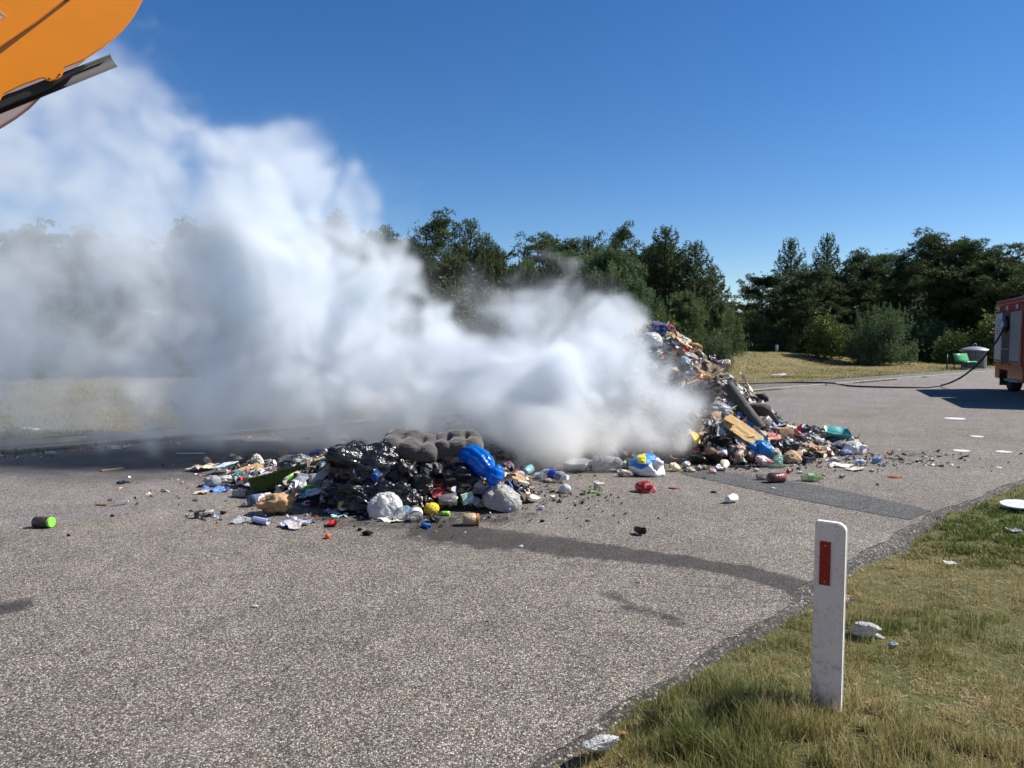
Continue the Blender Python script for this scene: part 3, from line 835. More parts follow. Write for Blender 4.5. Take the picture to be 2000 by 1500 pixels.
def m_bag(seed, sub=4, knot=True):
    r = np.random.default_rng(seed); D, F = ICO[sub]
    R = 0.45 * polyball(D, 12, r, 0.20) + 0.56
    kd = np.array([r.uniform(-.7, .7), r.uniform(-.9, -.1), r.uniform(.2, .9)]); kd /= np.linalg.norm(kd)
    c = D @ kd; t = np.cross(kd, [0, 0, 1.]); t /= np.linalg.norm(t); b = np.cross(kd, t); az = np.arctan2(D @ t, D @ b)
    pleat = np.cos(az * 11 + 2.5 * vnoise(D, 2, seed)) * np.clip(c, 0, 1) ** 2 * 0.045
    R = R - 0.16 * np.abs(fbm(D, 2.2, seed + 3, 3)) + 0.05 * fbm(D, 1.2, seed + 9, 2) + pleat - 0.02 * np.abs(fbm(D * np.array([1, 1, 3.0]), 5.0, seed + 4, 3)) - 0.115 * (1 - c * 0.3) * np.abs(fbm(np.stack([np.cos(az) * 3.2, np.sin(az) * 3.2, c * 0.8], 1), 1.0, seed + 6, 3))
    if knot:
        a = np.clip((c - 0.90) / 0.10, 0, 1); R = R - 0.10 * np.clip((c - .72) / .2, 0, 1) * (1 - a) + 0.30 * a ** 1.5
    V = D * R[:, None]; V[:, 2] = np.where(V[:, 2] < -0.55, -0.55 + (V[:, 2] + 0.55) * 0.25, V[:, 2])
    return boxunit(V), F
def m_lightbag(seed, sub=4):
    r = np.random.default_rng(seed); D, F = ICO[sub]
    kd = np.array([r.uniform(-.9, .9), r.uniform(-.9, -.2), r.uniform(.1, .8)]); kd /= np.linalg.norm(kd)
    c = D @ kd; t = np.cross(kd, [0, 0, 1.]); t /= np.linalg.norm(t); b = np.cross(kd, t); az = np.arctan2(D @ t, D @ b)
    Q = np.stack([np.cos(az) * 5.5, np.sin(az) * 5.5, c * 1.1], 1)
    R = 0.30 * polyball(D, 9, r, 0.25) + 0.72 - 0.11 * np.abs(fbm(D, 1.5, seed + 3, 3)) - 0.085 * (0.35 + np.clip(c, 0, 1)) * np.abs(fbm(Q, 1.0, seed + 6, 3))
    a = np.clip((c - 0.93) / 0.07, 0, 1); R = R - 0.16 * np.clip((c - .70) / .23, 0, 1) * (1 - a) + 0.34 * a
    V = D * R[:, None]; V[:, 2] = np.where(V[:, 2] < -0.5, -0.5 + (V[:, 2] + 0.5) * 0.2, V[:, 2])
    return boxunit(V), F
def m_sheet(seed, nx=12, ny=10, amp=0.16, fold=0.0, thick=0.02, ragged=0.10):
    r = np.random.default_rng(seed); x = np.linspace(-.5, .5, nx); y = np.linspace(-.5, .5, ny)
    X, Y = np.meshgrid(x, y, indexing='ij'); P = np.c_[X.ravel(), Y.ravel(), X.ravel() * 0]
    e = np.maximum(np.abs(P[:, 0]), np.abs(P[:, 1])) * 2
    off = ragged * np.stack([fbm(P, 2.2, seed, 3), fbm(P, 2.2, seed + 1, 3)], 1) * (e[:, None] ** 2)
    z = amp * (np.abs(fbm(P, 2.2, seed + 2, 3)) * 1.2 - 0.4 + 0.5 * fbm(P, 1.0, seed + 3, 2))
    if fold: z = z + fold * np.clip(P[:, 0] * 1.0 + 0.6 * P[:, 1] - 0.12, 0, 1) ** 1.0 * 1.6
    P[:, :2] += off; P[:, 2] = z
    Q = P.copy(); Q[:, 2] -= thick; F1 = grid_faces(nx, ny); F2 = F1[:, ::-1] + len(P)
    ring = [i * ny for i in range(nx)] + [(nx - 1) * ny + j for j in range(1, ny)] + [i * ny + ny - 1 for i in range(nx - 2, -1, -1)] + [j for j in range(ny - 2, 0, -1)]
    S_ = [(ring[(i + 1) % len(ring)], ring[i], ring[i] + len(P), ring[(i + 1) % len(ring)] + len(P)) for i in range(len(ring))]
    return np.concatenate([P, Q]), np.concatenate([F1[:, ::-1][:, ::-1], F2, np.array(S_)])
def lathe(prof, seg=20, axis='x', dent=0.0, seed=0, open_end=False):
    """prof [(pos, radius)] -> along +x, centred"""
    prof = np.array(prof); a = np.linspace(0, 2 * np.pi, seg, endpoint=False); V = []
    for p, rr in prof: V.append(np.c_[np.full(seg, p), rr * np.cos(a), rr * np.sin(a)])
    V = np.concatenate(V); F = []
    for i in range(len(prof) - 1):
        for j in range(seg): F.append((i * seg + j, i * seg + (j + 1) % seg, (i + 1) * seg + (j + 1) % seg, (i + 1) * seg + j))
    if dent:
        R = 1 - dent * np.clip(np.abs(fbm(V, 5, seed, 2)) * 1.3 - 0.1, 0, 1); V[:, 1] *= R; V[:, 2] *= R
    return V, np.array(F)[:, ::-1]
def caps(V, F, seg, n_prof):
    """close both ends by tiny inner ring collapse"""
    return V, F
P_BOTTLE = [(-.5, 0.001), (-.5, .10), (-.485, .135), (-.44, .15), (-.36, .15), (-.34, .14), (-.30, .15), (-.18, .15), (-.16, .14), (-.12, .15), (0.10, .15), (.12, .14), (.16, .15), (.26, .145), (.36, .09), (.41, .055), (.46, .05)]
P_CAP = [(.44, .001), (.44, .062), (.50, .062), (.50, .001)]
P_CAN = [(-.5, .001), (-.49, .20), (-.5, .24), (-.46, .27), (.44, .27), (.49, .235), (.5, .235), (.48, .21), (.475, .001)]
P_JAR = [(-.5, .001), (-.5, .26), (-.46, .31), (.24, .31), (.32, .26), (.36, .26), (.36, .001)]
P_LID = [(.34, .001), (.34, .285), (.37, .295), (.48, .295), (.50, .27), (.50, .001)]
P_CUP = [(-.5, .001), (-.5, .26), (-.48, .27), (.5, .38), (.5, .36), (-.44, .25), (-.44, .001)]
P_TUBE = [(-.5, .09), (-.5, .115), (-.2, .115), (.2, .115), (.5, .115), (.5, .09), (.2, .09), (-.2, .09), (-.5, .09)]
P_BALL = None
def m_box(seed, dx=1, dy=1, dz=1, dent=0.04):
    bm = bmesh.new(); bmesh.ops.create_cube(bm, size=1.0)
    bmesh.ops.subdivide_edges(bm, edges=bm.edges[:], cuts=3, use_grid_fill=True)
    V = np.array([v.co[:] for v in bm.verts]); F = np.array([[v.index for v in f.verts] for f in bm.faces if len(f.verts) == 4]); bm.free()
    V = V + dent * np.stack([fbm(V, 1.7, seed + i, 2) for i in range(3)], 1)
    return V, F
def m_cushion(seed, nx=44, ny=22, tx=3, ty=2):
    x = np.linspace(-1, 1, nx); y = np.linspace(-1, 1, ny); X, Y = np.meshgrid(x, y, indexing='ij')
    dome = (1 - np.abs(X) ** 6) ** 0.5 * (1 - np.abs(Y) ** 5) ** 0.5
    seam = np.abs(np.sin((X + 1) * 0.5 * np.pi * tx)) ** 0.45 * 0.5 + np.abs(np.sin((Y + 1) * .5 * np.pi * ty)) ** 0.45 * 0.5
    btn = np.zeros_like(X)
    for i in range(1, tx):
        for j in range(1, ty):
            bx, by = -1 + 2 * i / tx, -1 + 2 * j / ty; btn = np.maximum(btn, np.exp(-(((X - bx) / .16) ** 2 + ((Y - by) / .30) ** 2)))
    P0 = np.c_[X.ravel(), Y.ravel(), X.ravel() * 0]
    z = 0.60 * dome * (0.50 + 0.50 * seam) - 0.13 * btn * dome + 0.035 * fbm(P0, 2.6, seed, 3).reshape(X.shape) - 0.03 * np.abs(fbm(P0, 5.0, seed + 2, 2)).reshape(X.shape)
    T_ = np.c_[X.ravel() * .5, Y.ravel() * .5, z.ravel()]; B = T_.copy(); B[:, 2] = -0.55 * dome.ravel() * 0.8
    T_[:, 2] = np.maximum(T_[:, 2], B[:, 2] + 0.002)
    F1 = grid_faces(nx, ny); F = np.concatenate([F1, F1[:, ::-1] + len(T_)])
    ring = [i * ny for i in range(nx)] + [(nx - 1) * ny + j for j in range(1, ny)] + [i * ny + ny - 1 for i in range(nx - 2, -1, -1)] + [j for j in range(ny - 2, 0, -1)]
    n0 = len(T_); F = np.concatenate([F, np.array([(ring[(i + 1) % len(ring)], ring[i], ring[i] + n0, ring[(i + 1) % len(ring)] + n0) for i in range(len(ring))])])
    V = np.concatenate([T_, B]); V[:, 1] *= 1 - 0.28 * (2 * np.abs(V[:, 0])) ** 4; V[:, 0] *= 1 - 0.16 * (2 * np.abs(V[:, 1])) ** 2; V[:, 2] -= 0.5 * V[:, 0] ** 2
    return V, F

# ------------------------------------------------------------------ the two heaps as height fields
RX = np.array([-2.2, -1.2, -0.2, .7, 1.35, 1.75, 2.12, 2.5, 2.9, 3.2, 3.45, 3.85, 4.1, 4.45, 5.0, 5.6])
RZ = np.array([0, .10, .30, .75, 1.35, 1.62, 1.80, 1.68, 1.42, 1.22, .95, .62, .36, .16, .06, 0])
def heap_big(x, y):
    R_ = np.interp(x, RX, RZ, left=0, right=0)
    yr = 11.1; fr = np.interp(x, [-2, 1, 3, 4.5, 5.5], [1.3, 1.75, 1.95, 1.3, 0.9]); bk = 2.2
    s = np.where(y < yr, (yr - y) / fr, (y - yr) / bk)
    h = R_ * np.clip(1 - s, 0, 1) ** 0.85
    P = np.stack([np.atleast_1d(x).ravel(), np.atleast_1d(y).ravel(), np.zeros(np.size(x))], 1)
    nse = (0.07 * fbm(P, 1.7, 91, 3)).reshape(np.shape(x)) if np.ndim(x) else float(0.07 * fbm(P, 1.7, 91, 3)[0])
    return h + nse * np.clip(h / 0.4, 0, 1) * np.clip((1 - s) * 4, 0, 1)
NX_ = np.array([-4.2, -3.4, -2.7, -2.0, -1.45, -.9, -.5, -.22, .05, .35])
NZ_ = np.array([0, .04, .12, .28, .40, .40, .36, .22, .10, 0])
def heap_near(x, y):
    R_ = np.interp(x, NX_, NZ_, left=0, right=0)
    yr = np.interp(x, [-3.6, -2.6, -1.6, 0], [8.5, 8.1, 7.5, 7.3]); fr = np.interp(x, [-3.6, -1.6, 0.2], [.7, .95, .6])
    s = np.where(y < yr, (yr - y) / fr, (y - yr) / 0.9)
    return R_ * np.clip(1 - s * s, 0, 1)
def heap(x, y): return np.maximum(heap_big(x, y), heap_near(x, y))
def hit(px, py, dz=0.0):
    d = ray(px, py); o = Vector((0, 0, EYE)); t = 2.0
    ts = np.arange(2.0, 40, 0.02); X = d.x * ts; Y = d.y * ts; Z = EYE + d.z * ts
    H = np.maximum(heap(X, Y), 0) + dz
    k = np.nonzero(Z <= H)[0]
    i = k[0] if len(k) else None
    if i is None or Y[i] > 14:
        return None
    return Vector((X[i], Y[i], float(Z[i])))
def normal_at(x, y):
    e = 0.12
    hx = (heap(np.array([x + e]), np.array([y]))[0] - heap(np.array([x - e]), np.array([y]))[0]) / (2 * e)
    hy = (heap(np.array([x]), np.array([y + e]))[0] - heap(np.array([x]), np.array([y - e]))[0]) / (2 * e)
    return Vector((-hx, -hy, 1)).normalized()

_meshes = {}
def unit_mesh(key, fn):
    if key not in _meshes:
        V, F = fn(); _meshes[key] = mesh_np(key[0] if isinstance(key, tuple) else key, V, F, key[2] if isinstance(key, tuple) and len(key) > 2 else True)
    return _meshes[key]
def inst(name, me, m, parent=None):
    """an object that shares the mesh but has a material of its own"""
    if not me.materials: me.materials.append(m)
    o = bpy.data.objects.new(name, me); COL.objects.link(o)
    o.material_slots[0].link = 'OBJECT'; o.material_slots[0].material = m
    if parent is not None: o.parent = parent
    return o
NAMED = []      # (short phrase, px, py) of the things listed by hand
it = np.random.default_rng(17)
def frame(p, ang, flat, jitter=0.0):
    """rotation whose X follows the photo direction `ang` (degrees), Z the slope normal (flat) or world up"""
    nrm = normal_at(p.x, p.y) if flat else Vector((0, 0, 1))
    if flat: nrm = (nrm + Vector((it.normal(0, .10), it.normal(0, .10) - 0.05, 0)) + Vector((0, 0, 0.1))).normalized()
    a = math.radians(ang)
    img = Vector((math.cos(a), 0, math.sin(a)))
    if abs(ang) > 0.5:
        view = Vector((p.x, p.y, p.z - EYE)).normalized()
        # project the photo direction along the view ray into the surface
        den = view.dot(nrm)
        x = img - view * (img.dot(nrm) / den) if abs(den) > 0.12 else img
        if x.length > 2.2: x = img * 0.6 + x.normalized()
    else: x = Vector((1, 0, 0)) - nrm * nrm.x
    x.normalize(); y = nrm.cross(x); y.normalize(); z = x.cross(y)
    return Matrix((x, y, z)).transposed()
def place(o, p, R_, s):
    o.matrix_world = Matrix.Translation(p) @ R_.to_4x4() @ Matrix.Diagonal((s[0], s[1], s[2], 1))
def split_label(l):
    a, _, b = l.partition('|'); return a.strip(), (a + ' ' + b).strip()
def item(kind, px, py, w_, h_, ang, c, label, cat, c2=None, soot=0.0, mk=None, sink=None, seed=None, group=None, name=None, c3=None, quiet=False):
    sd_ = int(it.integers(1, 9999)) if seed is None else seed
    short, full = split_label(label)
    base = gp(px, min(1490, py + h_ * 0.45))
    onheap = heap(np.array([base.x]), np.array([base.y]))[0] > 0.03 or py < 860
    p = hit(px, py, 0.0)
    if p is None: p = at(px, py, 11.0)
    d = p.y; W = w_ * d / FOC; Hh = h_ * d / FOC
    onheap = heap(np.array([p.x]), np.array([p.y]))[0] > 0.035
    def lift(k):
        q = hit(px, py, Hh * k); return q if q is not None else p
    names = {'bag': 'plastic_bag', 'crumple': 'crumpled_paper', 'sheet': 'plastic_sheet', 'board': 'cardboard_piece', 'bottle': 'plastic_bottle', 'can': 'drinks_can', 'jar': 'glass_jar', 'cup': 'plastic_cup',
             'box': 'cardboard_box', 'ball': 'ball', 'tube': 'tube', 'roll': 'carpet_roll', 'cushion': 'cushion', 'slat': 'broken_batten', 'cloth': 'cloth', 'ring': 'ring', 'tray': 'plastic_tray', 'lump': 'burnt_lump'}
    nm = name or names[kind]
    if kind in ('bag', 'crumple', 'cloth', 'lump'):
        sub = 5 if (w_ > 48 and kind == 'bag') else (4 if w_ > 26 else 3)
        v = sd_ % (7 if w_ <= 26 else 40)
        if kind == 'bag' and max(c) > 0.3 and mk != 'paper': me = unit_mesh(('lightbag%d_%d' % (v, sub), 0, True), lambda: m_lightbag(600 + v, sub)); mk_ = mk or 'film'
        elif kind == 'bag': me = unit_mesh(('bag%d_%d' % (v, sub), 0, True), lambda: m_bag(300 + v, sub)); mk_ = mk or 'film'
        elif kind == 'crumple': me = unit_mesh(('crumple%d_%d' % (v, sub), 0, False), lambda: m_crumple(500 + v, sub, 22, 0.10, 0.14)); mk_ = mk or 'paper'
        elif kind == 'cloth': me = unit_mesh(('cloth%d_%d' % (v, sub), 0, True), lambda: m_crumple(700 + v, sub, 12, 0.22, 0.30)); mk_ = mk or 'cloth'
        else: me = unit_mesh(('lump%d_%d' % (v, sub), 0, False), lambda: m_crumple(900 + v, sub, 16, 0.30, 0.30)); mk_ = mk or 'char'
        o = inst(nm, me, mat(mk_, c, c2, soot))
        depth = W * 0.85 if W < Hh * 1.6 else Hh * 1.35
        if onheap: q = lift(0.34 if sink is None else sink)
        else: q = lift(0.46)
        a = math.radians(ang)
        R_ = Matrix.Rotation(-a, 3, 'Y') @ Matrix.Rotation(it.uniform(-.25, .25), 3, 'Z')
        place(o, q, R_, (W, depth, Hh))
    elif kind in ('sheet', 'board', 'slat', 'tray'):
        v = sd_ % 9
        R_ = frame(p, ang, onheap)
        nrm = R_.col[2]; view = Vector((p.x, p.y, p.z - EYE)).normalized()
        fs = max(0.20, abs(nrm.dot(view)))
        dep = min(Hh / fs, W * 1.5) if kind != 'slat' else Hh
        if kind == 'sheet':
            me = unit_mesh(('sheet%d' % v, 0, False), lambda: m_sheet(40 + v, 13, 11, 0.17, 0.0, 0.01, 0.14)); s = (W, dep, min(W, dep) * 1.0); m_ = mat(mk or 'film', c, c2, soot)
        elif kind == 'board':
            me = unit_mesh(('board%d' % v, 0, False), lambda: m_sheet(60 + v, 11, 9, 0.045, 0.16 if v % 2 else 0.0, 0.03, 0.06)); s = (W, dep, min(W, dep)); m_ = mat(mk or 'card', c, c2, soot)
        elif kind == 'slat':
            me = unit_mesh(('slat%d' % v, 0, False), lambda: m_box(v, dent=0.02)); s = (W, max(Hh, 0.02), max(0.012, Hh * 0.35)); m_ = mat(mk or 'card', c, c2, soot)
        else:
            def tr_():
                V, F = m_sheet(5, 15, 11, 0.03, 0, 0.03, 0.02); e = np.clip((np.maximum(np.abs(V[:, 0]), np.abs(V[:, 1])) - 0.36) / 0.14, 0, 1); V[:, 2] += 0.32 * e; return V, F
            me = unit_mesh(('tray', 0, True), tr_); s = (W, dep, min(W, dep)); m_ = mat(mk or 'plastic', c, c2, soot)
        o = inst(nm, me, m_)
        up = 0.06 if onheap else 0.0
        q = p + nrm * (up + s[2] * (0.06 if kind != 'slat' else 0.5) + 0.006)
        place(o, q, R_, s)
    elif kind in ('bottle', 'can', 'jar', 'cup', 'tube', 'roll', 'ring'):
        R_ = frame(p, ang, onheap)
        prof, rr = {'bottle': (P_BOTTLE, .15), 'can': (P_CAN, .27), 'jar': (P_JAR, .31), 'cup': (P_CUP, .38), 'tube': (P_TUBE, .115), 'roll': (P_TUBE, .115), 'ring': (P_TUBE, .115)}[kind]
        dia = Hh if ang == 0 or abs(ang) < 50 else min(Hh, W)
        yaw = Matrix.Rotation(it.uniform(-.35, .35), 3, 'Z') if kind not in ('roll',) else Matrix.Identity(3)
        R2 = R_ @ yaw
        s = (W, dia / (2 * rr), dia / (2 * rr))
        up = dia * (0.5 if not onheap else (0.40 if sink is None else sink))
        q = p + R_.col[2] * up
        if not onheap: q = lift(0.5); q.z = dia * 0.5
        v = sd_ % 5
        den = {'bottle': 0.16, 'can': 0.2, 'jar': 0.0, 'cup': 0.15, 'tube': 0.05, 'roll': 0.10, 'ring': 0.1}[kind]
        me = unit_mesh(('%s_body%d' % (kind, v), 0, True), lambda: lathe(prof, 24, dent=den, seed=v))
        bodym = mat(mk or {'bottle': 'clear', 'can': 'metal', 'jar': 'plastic', 'cup': 'plastic', 'tube': 'card', 'roll': 'cloth', 'ring': 'plastic'}[kind], c, c2 if kind not in ('jar', 'bottle') else None, soot)
        if kind in ('jar', 'bottle'):
            e = empty(nm); o = e
            place(e, q, R2, s)
            b = inst('body', me, bodym, e)
            lidm = mat('plastic', c2 if c2 else WHITE)
            inst('lid' if kind == 'jar' else 'cap', unit_mesh(('%s_cap' % kind, 0, False), lambda: lathe(P_LID if kind == 'jar' else P_CAP, 20)), lidm, e)
            if c3: inst('label', unit_mesh(('%s_label' % kind, 0, True), lambda: lathe([(-.17, .156 if kind == 'bottle' else .315), (.09, .156 if kind == 'bottle' else .315)], 24)), mat('plastic', c3), e)
        else:
            o = inst(nm, me, bodym); place(o, q, R2, s)
    elif kind == 'box':
        v = sd_ % 6
        me = unit_mesh(('box%d' % v, 0, False), lambda: m_box(v, dent=0.035)); o = inst(nm, me, mat(mk or 'card', c, c2, soot))
        q = lift(0.35 if onheap else 0.5)
        place(o, q, Matrix.Rotation(-math.radians(ang), 3, 'Y') @ Matrix.Rotation(it.uniform(.25, .6), 3, 'Z'), (W * .82, W * .6, Hh * .85))
        if not onheap: o.location.z = Hh * .42 + 0.003
    elif kind == 'ball':
        me = unit_mesh(('ball', 0, True), lambda: (lambda D, F: (D * (0.5 + 0.006 * vnoise(D, 9, 3))[:, None], F))(*ICO[3])); o = inst(nm, me, mat(mk or 'plastic', c, c2, soot))
        q = lift(0.4 if onheap else .5); place(o, q, Matrix.Rotation(-math.radians(ang), 3, 'Y'), (W, Hh * 1.05, Hh))
    elif kind == 'cushion':
        me = unit_mesh(('cushion%d' % sd_, 0, True), lambda: m_cushion(sd_)); o = inst(nm, me, mat('cloth', c, c2, soot))
    if not quiet: NAMED.append((short, px, py))
    tag(o, full, cat, group)
    return o
# ================================================================== RUBBISH: heap cores (dense mixed waste nobody could count)
n = NT("charred_waste")
n.base(n.ramp(n.noise(5, 6, 0.75), [(0.3, (0.012, 0.011, 0.010)), (0.55, (0.05, 0.038, 0.03)), (0.8, (0.13, 0.10, 0.075))]))
n.p(Roughness=0.9); n.bump(n.noise(14, 6, 0.75), 1.0, 0.06); M_CORE = n.m
def core(name, x0, x1, y0, y1, fn, label, off=-0.05):
    xs_ = np.arange(x0, x1, 0.05); ys_ = np.arange(y0, y1, 0.05); X, Y = np.meshgrid(xs_, ys_, indexing='ij')
    P = np.c_[X.ravel(), Y.ravel(), X.ravel() * 0]; z = fn(X.ravel(), Y.ravel())
    z = z + off + 0.07 * np.abs(fbm(P, 5, 93, 3)) * np.clip(z / 0.15, 0, 1)
    P[:, 2] = np.where(fn(X.ravel(), Y.ravel()) > 0.01, z, -0.08)
    o = link(name, mesh_np(name, P, grid_faces(len(xs_), len(ys_)), False), M_CORE, kind="stuff"); o["label"] = label; return o
core("rubbish_heap_core", -2.3, 5.7, 8.9, 13.6, heap_big, "compacted charred waste inside the big smoking heap")
core("rubbish_heap_core", -4.3, 0.5, 6.2, 9.6, heap_near, "dark compacted waste inside the near low heap", -0.06)

n = NT("waste_fragments")
a_ = n.add("ShaderNodeAttribute", {'attribute_name': 'Col'})
n.base(n.mix(1.0, a_.outputs['Color'], n.ramp(n.noise(20, 3), [(0.3, 0.75), (0.7, 1.15)]), 'MULTIPLY')); n.p(Roughness=0.6); M_FRAG = n.m
PAL = np.array([OFFW, CREAM, WHITE, BROWN, DGREY, BLACK, SOOT, GREY, TAN, LGREY, KRAFT, (0.30, 0.22, 0.16), (0.10, 0.08, 0.07), PINK, RED, LBLUE, BLUE, TEAL, LILAC, YEL, GREEN, SALM, (0.24, 0.20, 0.18), (0.08, 0.06, 0.05)])
PW = np.array([14, 13, 13, 8, 4, 5, 6, 6, 6, 5, 5, 8, 9, 1.4, 1.1, 1.6, .8, .7, 1.4, .6, .5, 1.2, 9, 9.]); PW /= PW.sum()
def fragments(name, P, N, size, cols, seed, label, up=0.03):
    """small torn crumpled pieces, each a folded 2x2 patch"""
    r = np.random.default_rng(seed); m = len(P)
    N = N + r.normal(0, 0.45, (m, 3)); N /= np.linalg.norm(N, axis=1, keepdims=True)
    A = np.cross(N, r.normal(size=(m, 3))); A /= np.linalg.norm(A, axis=1, keepdims=True); B = np.cross(N, A)
    asp = r.uniform(0.35, 1.0, m)
    V = []
    for i in (-1, 0, 1):
        for j in (-1, 0, 1):
            k = 1 + r.normal(0, 0.22, m)
            V.append(P + (A * (i * size * .5 * k)[:, None] + B * (j * size * .5 * asp * k)[:, None] + N * (up + r.normal(0, 0.20, m) * size)[:, None]))
    V = np.stack(V, 1).reshape(-1, 3)
    i0 = np.arange(m)[:, None] * 9
    F = np.concatenate([i0 + np.array(q) for q in ((0, 3, 4, 1), (1, 4, 5, 2), (3, 6, 7, 4), (4, 7, 8, 5))])
    me = mesh_np(name, V, F, False); face_color(me, 'Col', np.tile(cols, (4, 1)))
    o = link(name, me, M_FRAG, kind="stuff"); o["label"] = label; return o
def heap_normals(fn, x, y):
    e = 0.06; hx = (fn(x + e, y) - fn(x - e, y)) / (2 * e); hy = (fn(x, y + e) - fn(x, y - e)) / (2 * e)
    N = np.c_[-hx, -hy, np.ones_like(x)]; return N / np.linalg.norm(N, axis=1, keepdims=True)
def frag_heap(fn, x0, x1, y0, y1, m, s0, s1, seed, label, ymaxh=None, thr=0.02):
    r = np.random.default_rng(seed); x = r.uniform(x0, x1, m * 3); y = r.uniform(y0, y1, m * 3); z = fn(x, y); k = z > thr
    x, y, z = x[k][:m], y[k][:m], z[k][:m]; N = heap_normals(fn, x, y)
    cols = PAL[r.choice(len(PAL), len(x), p=PW)] * r.uniform(0.75, 1.35, (len(x), 1))
    # the part that burns is charred
    if fn is heap_big:
        ch = np.clip((2.95 - x + 0.5 * (1.3 - z)) / 0.8, 0, 1)[:, None] * (z < 1.55)[:, None]
        cols = cols * (1 - 0.6 * ch * (r.random((len(x), 1)) < 0.8))
    sz = r.uniform(s0, s1, len(x)) * r.uniform(0.5, 1.3, len(x))
    fragments("rubbish_fragments", np.c_[x, y, z + r.uniform(-.02, .05, len(x))], N, sz, cols, seed, label)
frag_heap(heap_big, -2, 5.4, 9.0, 12.4, 5200, 0.07, 0.19, 201, "small torn scraps of mixed waste covering the big smoking heap")
frag_heap(heap_near, -3.6, 0.3, 6.4, 9.0, 1500, 0.05, 0.13, 202, "small torn scraps of mixed waste between the bags of the near heap", thr=0.045)
# crumbs strewn round the heaps
def strew(cx, cy, sx, sy, m, s0, s1, seed, label, dark=0.5):
    r = np.random.default_rng(seed); x = cx + r.normal(0, sx, m); y = cy + r.normal(0, sy, m); k = (heap(x, y) < 0.03); x, y = x[k], y[k]
    cols = np.where(r.random((len(x), 1)) < dark, np.array(SOOT)[None] * r.uniform(.8, 3, (len(x), 1)), PAL[r.choice(len(PAL), len(x), p=PW)])
    fragments("litter_crumbs", np.c_[x, y, x * 0 + 0.004], np.tile([0, 0, 1.0], (len(x), 1)), r.uniform(s0, s1, len(x)) * r.uniform(.4, 1.2, len(x)), cols, seed, label, 0.006)
strew(-1.0, 6.5, 0.95, 0.28, 300, 0.012, 0.045, 211, "charred crumbs scattered in front of the near heap", 0.7)
strew(0.35, 7.3, 0.35, 0.30, 230, 0.015, 0.05, 212, "dark crumbs and bits right of the near heap", 0.72)
strew(3.6, 9.3, 1.1, 0.25, 480, 0.015, 0.06, 213, "crumbs of waste along the foot of the big heap", 0.45)
strew(4.9, 9.8, 0.7, 0.35, 300, 0.015, 0.06, 214, "bits of waste around the right foot of the big heap", 0.4)
strew(-2.9, 8.0, 0.7, 0.6, 150, 0.02, 0.07, 215, "bits of waste left of the near heap", 0.35)
strew(0.9, 9.0, 1.2, 0.22, 300, 0.02, 0.06, 216, "crumbs along the foot of the smoke", 0.6)
r_ = np.random.default_rng(217); u_ = r_.uniform(-9, 10, 420); v_ = KERB - 0.25 - np.abs(r_.normal(0, 0.35, 420)); x_, y_ = xy(u_, v_)
fragments("litter_crumbs", np.c_[x_, y_, x_ * 0 + .004], np.tile([0, 0, 1.], (420, 1)), r_.uniform(.02, .06, 420), PAL[r_.choice(len(PAL), 420, p=PW)] * 0.9 + np.array([.05, .02, .01]), 217, "dry leaves and litter bits in the gutter", 0.006)
strew(0.2, 5.0, 2.6, 1.1, 110, 0.006, 0.02, 218, "stray specks on the open asphalt", 0.6)

I = item
